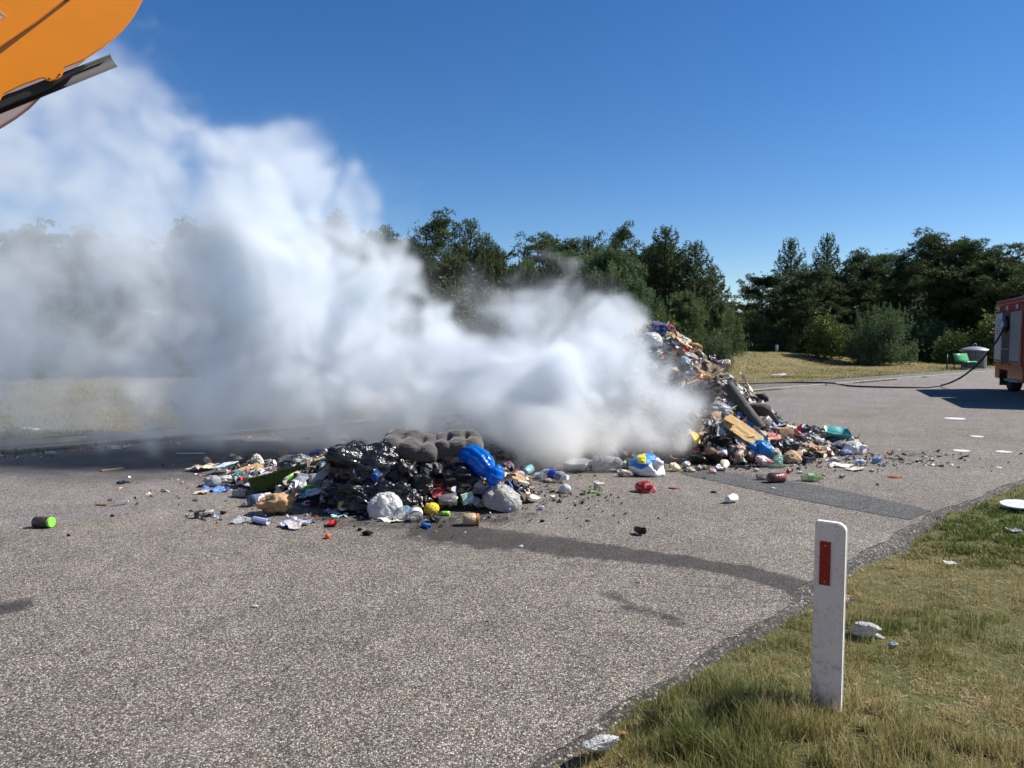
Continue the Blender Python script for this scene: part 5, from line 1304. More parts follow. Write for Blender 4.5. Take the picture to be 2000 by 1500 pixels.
# ------------------------------------------------------------------ BIG HEAP
for a in [
    ('crumple', 1264, 641, 15, 24, 0, (.62, .50, .14), "yellow cloth end|at the very peak of the big heap", "cloth", CREAM, 0, 'cloth'),
    ('cloth', 1284, 645, 40, 38, -20, NAVY, "navy blue bundled garment|on the peak of the big heap", "garment"),
    ('cloth', 1305, 643, 28, 20, 0, RED, "bright red garment|right of the navy bundle on the peak", "garment"),
    ('bag', 1270, 666, 46, 34, 5, WHITE, "full white bag|just below the navy bundle on the peak", "bag"),
    ('crumple', 1300, 657, 28, 12, 20, CREAM, "cream crumpled paper|under the red garment", "paper", TAN),
    ('crumple', 1321, 662, 18, 15, -20, PINK, "raspberry pink crumpled bag|on the ridge below the red garment", "bag", RED),
    ('crumple', 1296, 661, 20, 18, 0, BROWN, "dark brown rag|in the gap under the navy bundle", "rag"),
    ('board', 1330, 672, 34, 12, -32, TAN, "bent tan cardboard|on the upper ridge below the raspberry bag", "cardboard", CREAM),
    ('crumple', 1352, 676, 42, 16, -12, (.38, .17, .08), "orange-brown crumpled cardboard|highest on the right ridge", "cardboard", TAN),
    ('crumple', 1362, 690, 32, 18, -20, TAN, "brown mottled paper bag|under the orange-brown cardboard", "bag", CREAM),
    ('bag', 1299, 676, 32, 16, -15, WHITE, "long white bag|right below the full white bag", "bag"),
    ('crumple', 1317, 681, 22, 13, 0, PINK, "white and pink packet|left of the brown mottled bag", "packet", WHITE),
    ('bag', 1342, 695, 48, 17, -14, OFFW, "long off-white film|across the upper slope", "film"),
    ('crumple', 1283, 691, 26, 18, 0, LGREY, "pale looped film|at the smoke's edge below the full white bag", "film", WHITE, 0, 'film'),
    ('bag', 1309, 694, 24, 16, -20, WHITE, "white and red carrier bag|left of the long off-white film", "bag", RED),
    ('crumple', 1338, 708, 28, 22, -30, LBLUE, "pale blue crumpled film|below the long off-white film", "film", WHITE, 0, 'film'),
    ('crumple', 1369, 702, 28, 12, -28, (.12, .14, .42), "blue and white packet|left of the black bag on the ridge", "packet", WHITE),
    ('bag', 1391, 703, 26, 24, 0, BLACK, "small black bag|sticking up on the ridge at mid slope", "bag"),
    ('bag', 1396, 722, 22, 24, 30, BLACK, "black bag|just under the small black bag on the ridge", "bag", GREY),
    ('bag', 1413, 714, 24, 34, -50, LGREY, "grey-white bag|hanging over the right ridge", "bag", TAN),
    ('crumple', 1355, 718, 26, 14, 0, TAN, "tan torn paper|below the blue and white packet", "paper", BROWN),
    ('board', 1379, 729, 42, 26, -35, (.34, .24, .15), "curved tan-brown board|left of the black ridge bag", "board", BROWN, .25),
    ('crumple', 1345, 722, 20, 14, 0, LGREY, "greyish clump|left of the curved tan-brown board", "clump", DGREY),
    ('bag', 1367, 737, 40, 18, -10, RED, "red, yellow and white crisp bag|at mid slope above the black hollow", "bag", YEL),
    ('slat', 1352, 754, 26, 5, 20, TAN, "pale splinter|left of the black hollow", "splinter"),
    ('board', 1355, 750, 32, 20, 10, DGREY, "charcoal board|left of the black hollow", "board", BROWN, .5),
    ('lump', 1374, 775, 62, 56, 0, (.006, .006, .006), "black lump painted as a shaded hollow|in the middle of the slope", "burnt waste"),  # near-black colour paints the shade of a void in the slope
    ('crumple', 1402, 738, 32, 22, 0, CREAM, "pale brown shreds|right of the red and yellow bag", "shreds", BROWN, .3),
    ('crumple', 1406, 762, 26, 34, 0, OFFW, "off-white tangle|right of the black hollow", "tangle", BROWN, .3),
    ('crumple', 1420, 742, 16, 22, -50, LGREY, "grey rag|on the ridge above the long carpet roll", "rag", BLACK),
    ('crumple', 1400, 782, 22, 16, 0, CREAM, "beige rag|at the lower edge of the black hollow", "rag", BROWN),
    ('board', 1447, 752, 42, 10, -62, (.62, .56, .50), "upright white-pink board|behind the long carpet roll", "board"),
    ('board', 1453, 772, 36, 24, -58, (.46, .28, .14), "orange-brown cardboard sheet|right of the long carpet roll", "cardboard"),
    ('crumple', 1472, 781, 24, 18, 0, PINK, "pink-white striped box|below the orange-brown sheet", "box", WHITE),
    ('cloth', 1488, 779, 26, 24, 0, BLACK, "black tangled strap|at the right edge above the dark rolled mat", "strap"),
    ('crumple', 1428, 788, 30, 16, -15, (.50, .28, .10), "orange-tan wrapper|left of the long carpet roll", "wrapper", CREAM),
    ('crumple', 1410, 783, 18, 11, 0, RED, "small red-white packet|left of the orange-tan wrapper", "packet", WHITE),
    ('bag', 1404, 799, 58, 30, -6, (.38, .38, .39), "grey see-through bag|left of the carpet roll's middle", "bag"),
    ('crumple', 1437, 808, 24, 11, 12, YEL, "yellow and black packet|beside the grey see-through bag", "packet", BLACK),
    ('crumple', 1452, 817, 18, 10, -20, PINK, "pink and black shreds|under the yellow and black packet", "shreds", BLACK),
    ('box', 1368, 795, 22, 13, -15, CREAM, "small cream carton|at the smoke's edge left of the grey bag", "carton", LIME),
    ('board', 1378, 820, 50, 20, -12, (.56, .40, .24), "pale cardboard flap|at the smoke's edge, mid slope", "cardboard"),
    ('board', 1400, 828, 26, 8, -5, DGREY, "dark sunglasses-like strip|on the pale cardboard flap", "strip"),
    ('cloth', 1475, 832, 22, 10, -8, RED, "bright red cloth|at the foot of the long carpet roll", "cloth"),
    ('bag', 1495, 822, 24, 32, -60, WHITE, "white shiny bag|right of the carpet roll's foot", "bag"),
    ('bag', 1519, 824, 30, 18, 0, LGREY, "clear frilled bag|at the right edge of the lower slope", "bag", None, 0, 'clear'),
    ('box', 1482, 853, 26, 22, -40, WHITE, "blue and white milk carton|on the lower end of the big cardboard", "carton", (.1, .45, .75)),
    ('board', 1498, 862, 48, 12, -20, (.50, .33, .16), "lower cardboard flap|under the milk carton", "cardboard", PINK),
    ('box', 1530, 848, 38, 30, 4, (.30, .21, .13), "brown cardboard box|at the right of the lower slope", "box", (.44, .30, .17)),
    ('sheet', 1402, 834, 44, 18, -15, LGREY, "pale grey film|above the lilac sheet", "film", OFFW),
    ('sheet', 1418, 843, 48, 12, -24, LILAC, "lilac sheet|under the pale grey film", "sheet", WHITE),
    ('lump', 1405, 868, 48, 38, 0, (.007, .007, .008), "black opening of a bin bag|with a white rim", "bag"),
    ('crumple', 1423, 853, 52, 14, -38, WHITE, "white rim of torn bag|over the black opening", "bag", LGREY, 0, 'film'),
    ('crumple', 1391, 847, 14, 10, 0, SALM, "salmon packet end|left of the white rim", "packet"),
    ('board', 1443, 864, 20, 26, 20, (.44, .29, .17), "small upright cardboard|right of the white rim", "cardboard"),
    ('board', 1459, 869, 20, 26, 20, OFFW, "cream upright card|left of the blue bag", "card"),
    ('bag', 1480, 877, 54, 38, 18, (.01, .22, .55), "shiny blue carrier bag|low on the big heap", "bag"),
    ('bag', 1503, 887, 26, 22, 0, AQUA, "pale aqua bag end|tied to the shiny blue carrier", "bag", WHITE, 0, 'film'),
    ('bag', 1527, 873, 66, 34, -18, BLACK, "black bag with grey sheen|right of the shiny blue carrier", "bag"),
    ('crumple', 1402, 879, 46, 22, -30, LILAC, "lilac and pink soft pack|at the smoke's edge", "pack", WHITE),
    ('lump', 1352, 891, 66, 26, 0, SOOT, "sooty roll|at the foot of the smoke", "roll"),
    ('tube', 1394, 893, 36, 24, -20, (.34, .20, .12), "scorched brown tube end|right of the sooty roll", "tube", SOOT, .5),
    ('cup', 1440, 893, 26, 26, 60, (.42, .28, .20), "charred tin with a pinkish face|left of the blue carrier", "tin", SOOT),
    ('crumple', 1512, 890, 26, 32, -50, (.40, .28, .19), "brown crumpled paper|right of the aqua bag end", "paper", OFFW),
    ('bag', 1547, 893, 40, 32, -12, (.50, .33, .20), "flattened kraft paper bag|at the right foot of the big heap", "paper bag", None, 0, 'paper'),
    ('bottle', 1519, 901, 28, 20, 80, (.25, .55, .42), "pale green bottle|standing before the brown crumpled paper", "bottle", GREEN),
    ('crumple', 1492, 901, 38, 22, -10, WHITE, "white and red-brown printed bag|in front of the shiny blue carrier", "bag", (.4, .15, .12)),
    ('slat', 1570, 868, 66, 5, -44, (.13, .08, .06), "thin dark brown lath|sloping before the striped black bag", "lath"),
    ('slat', 1552, 864, 60, 3, -46, OFFW, "thin pale lath|beside the dark brown lath", "lath"),
    ('bag', 1583, 862, 52, 34, -6, (.07, .07, .07), "striped black and clear bag|rightmost black bag of the big heap", "bag", GREY),
    ('crumple', 1578, 881, 34, 16, -8, (.30, .22, .04), "brown-yellow wrapper|under the striped bag", "wrapper", BROWN),
    ('crumple', 1604, 880, 26, 18, 20, (.50, .44, .32), "cream fluted paper|right of the brown-yellow wrapper", "paper", BROWN),
    ('tray', 1631, 864, 46, 22, -8, TEAL, "teal plastic tray|standing at the right end of the big heap", "tray"),
    ('bag', 1668, 873, 50, 24, -6, WHITE, "white clear-ish bag|at the far right end of the rubbish", "bag"),
    ('sheet', 1632, 880, 34, 12, 0, LILAC, "lilac film|under the teal tray", "film"),
    ('crumple', 1653, 883, 26, 12, 0, (.28, .30, .55), "lavender film bunch|in front of the far right white bag", "film", None, 0, 'film'),
    ('box', 1576, 898, 24, 12, -8, DGREY, "small black printed box|at the foot below the laths", "box", NAVY),
    ('bottle', 1586, 933, 40, 15, -2, (.12, .50, .08), "green plastic bottle|alone on the asphalt below the heap", "bottle", (.2, .7, .1), 0, None, None, None, None, None, (.4, .6, .25)),
    ('can', 1517, 933, 32, 20, 0, (.06, .035, .03), "dark brown dented can|left of the green plastic bottle", "can", (.25, .06, .05), 0, 'plastic'),
    ('cup', 1491, 931, 26, 15, 0, LGREY, "clear broken beaker|touching the dark brown can", "beaker", None, 0, 'clear'),
    ('ball', 1540, 920, 9, 9, 0, (.6, .03, .04), "small red ball|right of the dark brown can", "ball"),
    ('cup', 1428, 974, 24, 17, 8, WHITE, "white crumpled cup|alone below the dark tar strip", "cup"),
    ('lump', 1394, 961, 13, 5, 0, SOOT, "black flake|left of the white crumpled cup", "flake"),
    ('crumple', 1510, 954, 10, 5, 0, WHITE, "white chip|on the dark tar strip", "chip"),
    ('sheet', 1627, 899, 24, 8, 0, OFFW, "pale broken plate|below the lavender film", "plate"),
    ('crumple', 1626, 897, 20, 8, 0, WHITE, "white scrap|under the lavender film", "scrap"),
    ('board', 1641, 911, 34, 8, -6, (.5, .48, .44), "flat printed carton|lying on the asphalt right of the heap", "carton", WHITE),
    ('board', 1671, 918, 26, 10, -10, (.5, .36, .22), "small cardboard piece|right of the flat printed carton", "cardboard", OFFW),
    ('crumple', 1644, 930, 16, 8, 0, LGREY, "grey-white cap|below the flat printed carton", "cap", DGREY),
    ('crumple', 1680, 901, 22, 9, 0, LBLUE, "pale bluish wrapper|right of the pale broken plate", "wrapper", WHITE),
    ('crumple', 1713, 898, 22, 13, 20, (.20, .38, .75), "bright blue crumpled film|alone at the far right of the rubbish", "film", LBLUE, 0, 'film'),
    ('sheet', 1747, 933, 14, 8, 20, (.8, .25, .1), "orange scrap|alone on the asphalt at right", "scrap"),
    ('crumple', 1702, 919, 11, 6, 0, OFFW, "pale nub|right of the small cardboard piece", "nub"),
    ('lump', 1714, 946, 7, 4, 0, SOOT, "black pebble|below the pale nub", "pebble"),
    ('crumple', 1808, 893, 7, 4, 0, WHITE, "white speck|left of the painted dots", "speck"),
    ('lump', 1736, 895, 8, 3, 0, SOOT, "black fleck|right of the bright blue film", "fleck"),
    ('lump', 1560, 837, 6, 3, 0, SOOT, "black crumb|on the asphalt above the striped bag", "crumb"),
    ('crumple', 1560, 923, 18, 5, 0, OFFW, "flat white sliver|above the green plastic bottle", "sliver"),
    ('crumple', 1609, 928, 8, 5, 0, (.6, .2, .1), "reddish crumb|right of the green plastic bottle", "crumb"),
    # foot of the smoke, between the heaps
    ('bottle', 1190, 906, 62, 30, -3, (.55, .57, .56), "large clear ribbed bottle|at the foot of the smoke", "bottle", (.6, .7, .4)),
    ('bottle', 1084, 929, 60, 22, -4, (.50, .55, .62), "clear water bottle with dark blue label|between the heaps", "bottle", WHITE, 0, None, None, None, None, None, (.01, .04, .42)),
    ('crumple', 1053, 928, 22, 14, 0, WHITE, "white clear film|left end of the water bottle", "film", LBLUE, 0, 'film'),
    ('crumple', 1076, 939, 26, 9, -10, (.48, .34, .2), "tan crust|in front of the water bottle", "crust"),
    ('tray', 1131, 918, 46, 20, -4, LGREY, "translucent food tray|right of the water bottle", "tray"),
    ('crumple', 1126, 902, 44, 13, 8, CREAM, "yellow and cream wrapper|behind the food tray", "wrapper", (.6, .5, .1)),
    ('crumple', 1222, 924, 34, 15, 0, WHITE, "white tissue with brown stain|in front of the ribbed bottle", "tissue", TAN),
    ('crumple', 1200, 919, 22, 6, 0, WHITE, "flat white tissue|left of the stained tissue", "tissue"),
    ('bag', 1264, 908, 66, 40, -4, WHITE, "big white bag with blue and yellow print|at the foot of the smoke", "bag"),
    ('bag', 1228, 905, 24, 20, 0, (.3, .3, .34), "grey-violet bag|left of the blue and yellow printed bag", "bag"),
    ('crumple', 1319, 913, 26, 16, -35, WHITE, "white and yellow sachet|right of the blue and yellow printed bag", "sachet", (.75, .6, .1)),
    ('ball', 1340, 908, 17, 15, 0, LGREY, "dented silvery can end|right of the white and yellow sachet", "can", None, 0, 'metal'),
    ('crumple', 1350, 918, 22, 10, -20, (.6, .45, .12), "yellowish food scrap|below the silvery can end", "scrap", LGREY),
    ('ball', 1365, 914, 12, 12, 0, (.3, .29, .26), "grey tin end|left of the scorched tube", "tin", None, 0, 'metal'),
    ('crumple', 1379, 913, 18, 10, 0, (.45, .40, .22), "dull yellow lump|below the scorched tube", "scrap", BROWN),
    ('can', 1404, 915, 16, 11, 0, (.5, .5, .52), "small silver can|foot of the big heap beside the cream cup", "can"),
    ('cup', 1414, 908, 18, 22, 85, (.56, .52, .42), "standing cream beaker|right of the small silver can", "beaker"),
    ('crumple', 1392, 920, 14, 11, 0, PINK, "pink and white wrapper|below the small silver can", "wrapper", WHITE),
    ('slat', 1436, 913, 28, 6, 0, BLACK, "flat black bar|right of the standing cream beaker", "bar"),
    ('slat', 1456, 915, 26, 6, -18, BLACK, "black bracket|left of the printed bag", "bracket"),
    ('crumple', 1477, 918, 12, 8, 0, OFFW, "cream shred|under the black bracket", "shred"),
    ('lump', 1095, 891, 56, 22, 0, (.06, .05, .045), "dark burnt mound|in the smoke above the water bottle", "burnt waste", BROWN),
    ('lump', 1145, 894, 44, 22, 0, (.14, .12, .095), "brown-grey burnt mound|left of the ribbed bottle", "burnt waste"),
    ('lump', 1290, 885, 40, 20, 0, (.10, .085, .07), "grey-brown burnt rag|above the blue and yellow printed bag", "burnt waste"),
    ('lump', 1042, 905, 30, 12, 0, (.09, .08, .07), "low burnt scraps|left of the dark burnt mound", "burnt waste"),
    ('crumple', 1088, 911, 14, 5, 0, SALM, "small salmon slip|between the water bottle and the mound", "slip"),
    ('bag', 1103, 954, 25, 19, 0, WHITE, "small white knotted bag|alone in front of the water bottle", "bag"),
    ('box', 1171, 949, 22, 15, -4, CREAM, "little beige box|right of the small white knotted bag", "box"),
    ('sheet', 1157, 962, 16, 4, 0, (.2, .5, .08), "green leaf-like sliver|below the little beige box", "sliver"),
    ('bag', 1261, 950, 40, 23, -4, RED, "red and pink crumpled bag|alone in front of the heaps", "bag", PINK),
    ('cup', 1249, 1036, 22, 17, -20, (.03, .014, .010), "dark brown broken cup|nearest the camera on the open road", "cup"),
    ('sheet', 1316, 955, 12, 6, 20, (.5, .12, .12), "small reddish shard|right of the red bag", "shard"),
    ('crumple', 1212, 666, 20, 9, 0, PINK, "pink shreds|glimpsed in smoke on the left shoulder of the big heap", "shreds", OFFW),
    ('crumple', 1243, 647, 10, 14, 0, OFFW, "white scrap|poking from the smoke left of the peak", "scrap"),
]: I(*a)
# blue and yellow print on the white bag
bb = [o for o in bpy.data.objects if o.get('label', '').startswith('big white bag with blue')][0]
n = NT("printed_bag")
sx = n.add("ShaderNodeSeparateXYZ", None, i0=n.obj())
wob = n.math('MULTIPLY', n.math('SUBTRACT', n.noise(4, 2), .5), .22)
fx = n.math('ADD', sx.outputs[0], wob); fz = n.math('ADD', sx.outputs[2], wob)
blue = n.math('MULTIPLY', n.math('LESS_THAN', n.math('SUBTRACT', fx, n.math('MULTIPLY', fz, .9)), -0.06), n.math('GREATER_THAN', fz, -0.10))
yel = n.math('MULTIPLY', n.math('LESS_THAN', n.math('ABSOLUTE', n.math('ADD', fx, .18)), .10), n.math('GREATER_THAN', fz, .10))
n.base(n.mix(yel, n.mix(blue, WHITE, (0.01, .20, .55)), (0.80, .66, .03))); n.p(Roughness=.35); n.bump(n.noise(7, 4, .6, dist=1.2), .6, .04)
bb.material_slots[0].material = n.m
# long carpet roll, rolled mat, big cardboard with its folded flap
chain("carpet_roll", [at(1421, 752, 10.15), at(1440, 778, 10.05), at(1462, 808, 9.95), at(1487, 838, 9.85)], [0.085, 0.088, 0.086, 0.08], mat('cloth', (0.085, 0.083, 0.072)), "long dark grey-green carpet roll|sloping down the right side of the big heap", "carpet roll", seg=22, seed=2, crease=0.03, n_=18)
NAMED.append(("long carpet roll", 1455, 795))
chain("rolled_mat", [at(1462, 797, 10.15), at(1478, 799, 10.1), at(1494, 801, 10.05), at(1503, 800, 10.05)], [0.075, 0.095, 0.10, 0.07], mat('cloth', (0.060, 0.048, 0.038)), "dark brown rolled mat|jutting out right of the long carpet roll", "rolled mat", seg=22, pleat=0.03, lobes=12, seed=4, crease=0.06, n_=14)
V, F = chain_mesh([at(1500, 802, 10.0), at(1512, 816, 10.0), at(1520, 828, 9.98)], [0.035, 0.04, 0.03], seg=12, n_=8); tag(link("tube", mesh_np("t", V, F, True), mat('plastic', DGREY)), "short dark hose end under the rolled mat", "hose")
cb = plank("cardboard_sheet", at(1417, 817, 9.55), at(1484, 862, 9.38), 0.26, 0.012, mat('card', (0.52, 0.34, 0.15)), "big yellow-brown cardboard sheet|sloping down below the long carpet roll", "cardboard", up=Vector((0.15, -0.72, 0.75)), ragged=0.05, wob=0.04, seed=6)
NAMED.append(("big cardboard sheet", 1450, 838))
fl = plank("flap", at(1416, 815, 9.50), at(1436, 826, 9.48), 0.10, 0.012, mat('card', (0.40, 0.25, 0.11)), None, None, up=Vector((0.7, -0.6, 0.5)), ragged=0.03, seed=8)
mw = fl.matrix_world.copy(); bpy.context.view_layer.update(); fl.parent = cb; fl.matrix_parent_inverse = cb.matrix_world.inverted()
# medium loose items that fill both heaps
FILL = [('bag', 'bag', [BLACK, LGREY, WHITE, DGREY, OFFW]), ('crumple', 'wrapper', [OFFW, CREAM, WHITE, PINK, LBLUE, GREY, TAN]), ('crumple', 'rag', [BROWN, GREY, (0.24, 0.17, 0.12), DGREY, CREAM]),
        ('board', 'cardboard', [KRAFT, TAN, (0.24, .17, .11), OFFW]), ('sheet', 'film', [LGREY, OFFW, GREY, LILAC]), ('bottle', 'bottle', [LGREY, (.3, .5, .4)]), ('can', 'can', [LGREY, RED, DGREY]), ('box', 'carton', [OFFW, KRAFT, CREAM])]
CNAME[(0.24, 0.17, 0.12)] = 'brown'; CNAME[(0.24, .17, .11)] = 'brown'; CNAME[(.3, .5, .4)] = 'green'
ADJ = {'bag': 'crumpled', 'wrapper': 'torn', 'rag': 'matted', 'cardboard': 'torn', 'film': 'creased', 'bottle': 'crushed', 'can': 'dented', 'carton': 'squashed'}
def fill(poly_fn, count, smin, smax, seed, gname):
    r = np.random.default_rng(seed); k = 0; tries = 0
    hand = list(NAMED)
    used = set()
    while k < count and tries < count * 30:
        tries += 1; px, py = poly_fn(r)
        p = hit(px, py)
        if p is None or heap(np.array([p.x]), np.array([p.y]))[0] < 0.05: continue
        kd, noun, cols = FILL[int(r.choice(len(FILL), p=[.16, .26, .20, .13, .10, .05, .04, .06]))]
        c = cols[int(r.integers(len(cols)))]
        w_ = r.uniform(smin, smax) * (1.25 if kd in ('bag', 'board', 'sheet') else 1); h_ = w_ * r.uniform(0.45, 0.9)
        if kd == 'bottle': h_ = w_ * .35
        burnt = px < 1400 and py > 690 and px > 1100
        best = min(hand, key=lambda q: (q[1] - px) ** 2 + (q[2] - py) ** 2)
        dx, dy = px - best[1], py - best[2]
        rel = ('right of' if dx > 0 else 'left of') if abs(dx) > abs(dy) else ('below' if dy > 0 else 'above')
        lab = "%s %s %s|%s %s" % (ADJ[noun], CNAME.get(c, 'brown'), noun, rel, "the " + best[0])
        ws = lab.replace('|', ' ').split(); lab_ = ' '.join(ws[:16])
        if lab_ in used or len(ws) > 16: continue
        used.add(lab_)
        item(kd, px, py, w_, h_, r.uniform(-50, 50), c, lab, noun, None, 0.75 if burnt else (0.28 if r.random() < .35 else 0.0), sink=0.12, group="%ss %s" % (noun, gname) if noun not in ('cardboard', 'film') else "%s pieces %s" % (noun, gname), quiet=True)
        k += 1
def big_area(r):
    t = r.uniform(0, 1); px = r.uniform(1180, 1600)
    top = np.interp(px, [1180, 1250, 1320, 1370, 1400, 1430, 1480, 1505, 1540, 1600], [680, 650, 655, 682, 702, 742, 775, 812, 850, 875])
    return px, r.uniform(top + 4, 908)
fill(big_area, 150, 12, 26, 301, "on the big heap")
def near_area(r):
    px = r.uniform(400, 1010); top = np.interp(px, [400, 560, 650, 750, 930, 1010], [912, 895, 870, 860, 880, 930]); return px, r.uniform(top, np.interp(px, [400, 600, 900, 1010], [940, 985, 1000, 980]))
fill(near_area, 44, 12, 26, 302, "on the near heap")
# charred strips bristling on the burnt face
r = np.random.default_rng(401); m_ = 1500; px = r.uniform(1270, 1420, m_); py = r.uniform(695, 800, m_); k = (py > 560 + (px - 1270) * 0.75 + 130) & (py < 760 + (px - 1270) * 0.7)
pts = [hit(a, b) for a, b in zip(px[k][:420], py[k][:420])]; pts = np.array([tuple(p) for p in pts if p is not None]); N = heap_normals(heap, pts[:, 0], pts[:, 1])
me = tufts_mesh("burnt", pts, N, np.full(len(pts), 0.13), 0.012, 6, np.full(len(pts), .5), 9, 0.85); me.materials.append(mat('char', (0.03, 0.027, 0.025), LGREY))
o = bpy.data.objects.new("charred_shreds", me); COL.objects.link(o); o["kind"] = "stuff"; o["label"] = "charred shreds bristling on the burnt face of the big heap"

# ================================================================== VERGE LITTER, POST
def verge_item(px, py, w_, h_, kind, c, label, cat, c2=None, ang=0, mk=None, hgt=0.5):
    p = gp(px, py, 0.02); W = w_ * p.y / FOC; Hh = h_ * p.y / FOC
    if kind == 'pad':
        me = unit_mesh(('pad%d' % (int(px) % 7), 0, True), lambda: (lambda V, F: (V, F))(*m_crumple(820 + int(px) % 7, 4, 9, 0.08, 0.16)))
        o = inst('plastic_wrap', me, mat(mk or 'film', c, c2)); place(o, Vector((p.x, p.y, 0.02 + Hh * hgt)), Matrix.Rotation(math.radians(ang), 3, 'Z') @ Matrix.Rotation(-0.25, 3, 'X'), (W, Hh * 1.5, Hh * .9))
    else:
        me = unit_mesh(('vs%d' % (int(px) % 5), 0, False), lambda: m_sheet(33 + int(px) % 5, 13, 11, .2, 0, .02, .1)); o = inst('plastic_sheet', me, mat(mk or 'film', c, c2)); place(o, Vector((p.x, p.y, 0.045)), Matrix.Rotation(math.radians(ang), 3, 'Z'), (W, W * .6, W * .6))
    tag(o, split_label(label)[1], cat); return o
verge_item(1168, 1464, 82, 34, 'pad', WHITE, "folded white plastic packaging|on the asphalt edge at the bottom", "packaging", ang=12)
verge_item(1692, 1246, 54, 34, 'pad', WHITE, "crumpled white wrap|in the grass right of the post", "wrap", OFFW, ang=-25)
verge_item(1712, 1248, 30, 13, 'pad', WHITE, "thin white plastic end|sticking out right of the crumpled wrap", "wrap", ang=-20)
verge_item(1745, 1266, 16, 13, 'pad', LBLUE, "blue and white sweet wrapper|in the grass right of the white wrap", "wrapper", WHITE)
verge_item(1648, 1190, 26, 26, 'pad', (0.60, .48, .2), "yellow and blue cup|half hidden behind the post", "cup", (.1, .15, .4))
verge_item(1652, 1170, 22, 10, 'pad', SALM, "salmon scrap|in the grass behind the post", "scrap")
verge_item(1270, 1405, 26, 10, 'sheet', (0.45, .22, .1), "dry orange leaf|beside the folded white packaging", "leaf", mk='paper')
verge_item(1218, 1442, 14, 8, 'sheet', (0.5, .25, .1), "small orange-brown leaf|right of the folded white packaging", "leaf", mk='paper')
verge_item(1490, 1254, 10, 7, 'pad', OFFW, "pale pebble|at the grass edge left of the post", "pebble")
verge_item(1855, 1105, 24, 6, 'sheet', OFFW, "pale scrap|in the grass at mid right", "scrap", mk='paper')
verge_item(1980, 1040, 30, 7, 'sheet', LGREY, "greyish wrapper|in the grass below the white disc", "wrapper")
c = gp(1992, 996, 0.0)
V, F = lathe([(-.5, .001), (-.5, .98), (0, 1.0), (.5, .98), (.5, .001)], 40); V = V[:, [2, 1, 0]]
me = mesh_np("disc", V, F, False); o = link("white_disc", me, mat('plastic', (0.72, 0.73, 0.74))); o.location = (c.x, c.y, 0.055); o.scale = (0.165, 0.165, 0.012); o.rotation_euler = (0.03, -0.06, 0)
tag(o, "round white plastic disc lying in the grass at the right picture edge", "disc")

# reflector post
post = empty("marker_post", tuple(gp(1613, 1392, 0.0)), math.radians(-34))
tag(post, "white plastic marker post with a red reflector standing in the verge", "marker post")
def rounded_slab(w_, h_, d_, r_, seg=8, z0=0.0, bevel=0.004, one=False):
    bm = bmesh.new(); pts = [(-w_ / 2, z0), (w_ / 2, z0)]
    for k in range(seg + 1): a = k / seg * math.pi / 2; pts.append((w_ / 2 - r_ + r_ * math.cos(a), h_ - r_ + r_ * math.sin(a)))
    r2 = r_ * (0.35 if one else 1)
    for k in range(seg + 1): a = math.pi / 2 + k / seg * math.pi / 2; pts.append((-w_ / 2 + r2 + r2 * math.cos(a), h_ - r2 + r2 * math.sin(a)))
    vs = [bm.verts.new((x, -d_ / 2, z)) for x, z in pts]; f = bm.faces.new(vs); e = bmesh.ops.extrude_face_region(bm, geom=[f])
    bmesh.ops.translate(bm, verts=[v for v in e['geom'] if isinstance(v, bmesh.types.BMVert)], vec=(0, d_, 0))
    bmesh.ops.recalc_face_normals(bm, faces=bm.faces)
    if bevel: bmesh.ops.bevel(bm, geom=[ed for ed in bm.edges if ed.calc_face_angle(0) > 0.9], offset=bevel, segments=2, affect='EDGES')
    me = bpy.data.meshes.new("slab"); bm.to_mesh(me); bm.free(); return me
n = NT("post_plastic")
sz = n.add("ShaderNodeSeparateXYZ", None, i0=n.obj())
dirt = n.ramp(n.noise(26, 6, 0.75), [(0.50, 0.0), (0.72, 1.0)]); low = n.ramp(sz.outputs[2], [(0.0, 1.0), (0.30, 0.7), (0.62, 0.25)])
sp = n.ramp(n.noise(120, 3, 0.7), [(0.54, 0.0), (0.62, 1.0)])
cl = n.ramp(n.noise(5.5, 4, 0.6), [(0.50, 0.0), (0.62, 1.0)])
n.base(n.mix(n.math('MULTIPLY', n.math('MULTIPLY', sp, cl), 0.9), n.mix(n.math('MULTIPLY', dirt, low), (0.77, 0.74, 0.69), (0.33, 0.27, 0.20)), (0.22, 0.10, 0.07)))
n.p(Roughness=0.42); n.bump(n.noise(7, 3), 0.12, 0.02); M_POST = n.m
link("body", rounded_slab(0.122, 0.845, 0.034, 0.035, z0=-0.12, one=True), M_POST, post)
b2 = link("back_shell", rounded_slab(0.114, 0.838, 0.012, 0.035, z0=-0.12), M_POST, post); b2.location = (0.005, 0.026, 0.001)
n = NT("red_reflector"); vo = n.add("ShaderNodeTexVoronoi", None, Scale=150.0, Vector=n.obj()); n.base(n.mix(n.ramp(vo.outputs['Distance'], [(0.2, 0.0), (0.6, 1.0)]), (0.50, 0.016, 0.024), (0.20, 0.006, 0.01))); n.p(Roughness=.22); n.bump(vo.outputs['Distance'], .5, .002); M_REF = n.m
bm = bmesh.new(); bmesh.ops.create_cube(bm, size=1.0)
for v in bm.verts: v.co = Vector((v.co.x * 0.043, v.co.y * 0.006, v.co.z * 0.190))
bmesh.ops.bevel(bm, geom=bm.edges[:], offset=0.0012, segments=1, affect='EDGES'); me = bpy.data.meshes.new("reflector"); bm.to_mesh(me); bm.free()
rf = link("reflector", me, M_REF, post); rf.location = (-0.017, -0.0205, 0.665)
V, F = lathe([(-.5, .001), (-.5, 1), (.5, .8), (.5, .001)], 12); sme = mesh_np("screw", V, F)
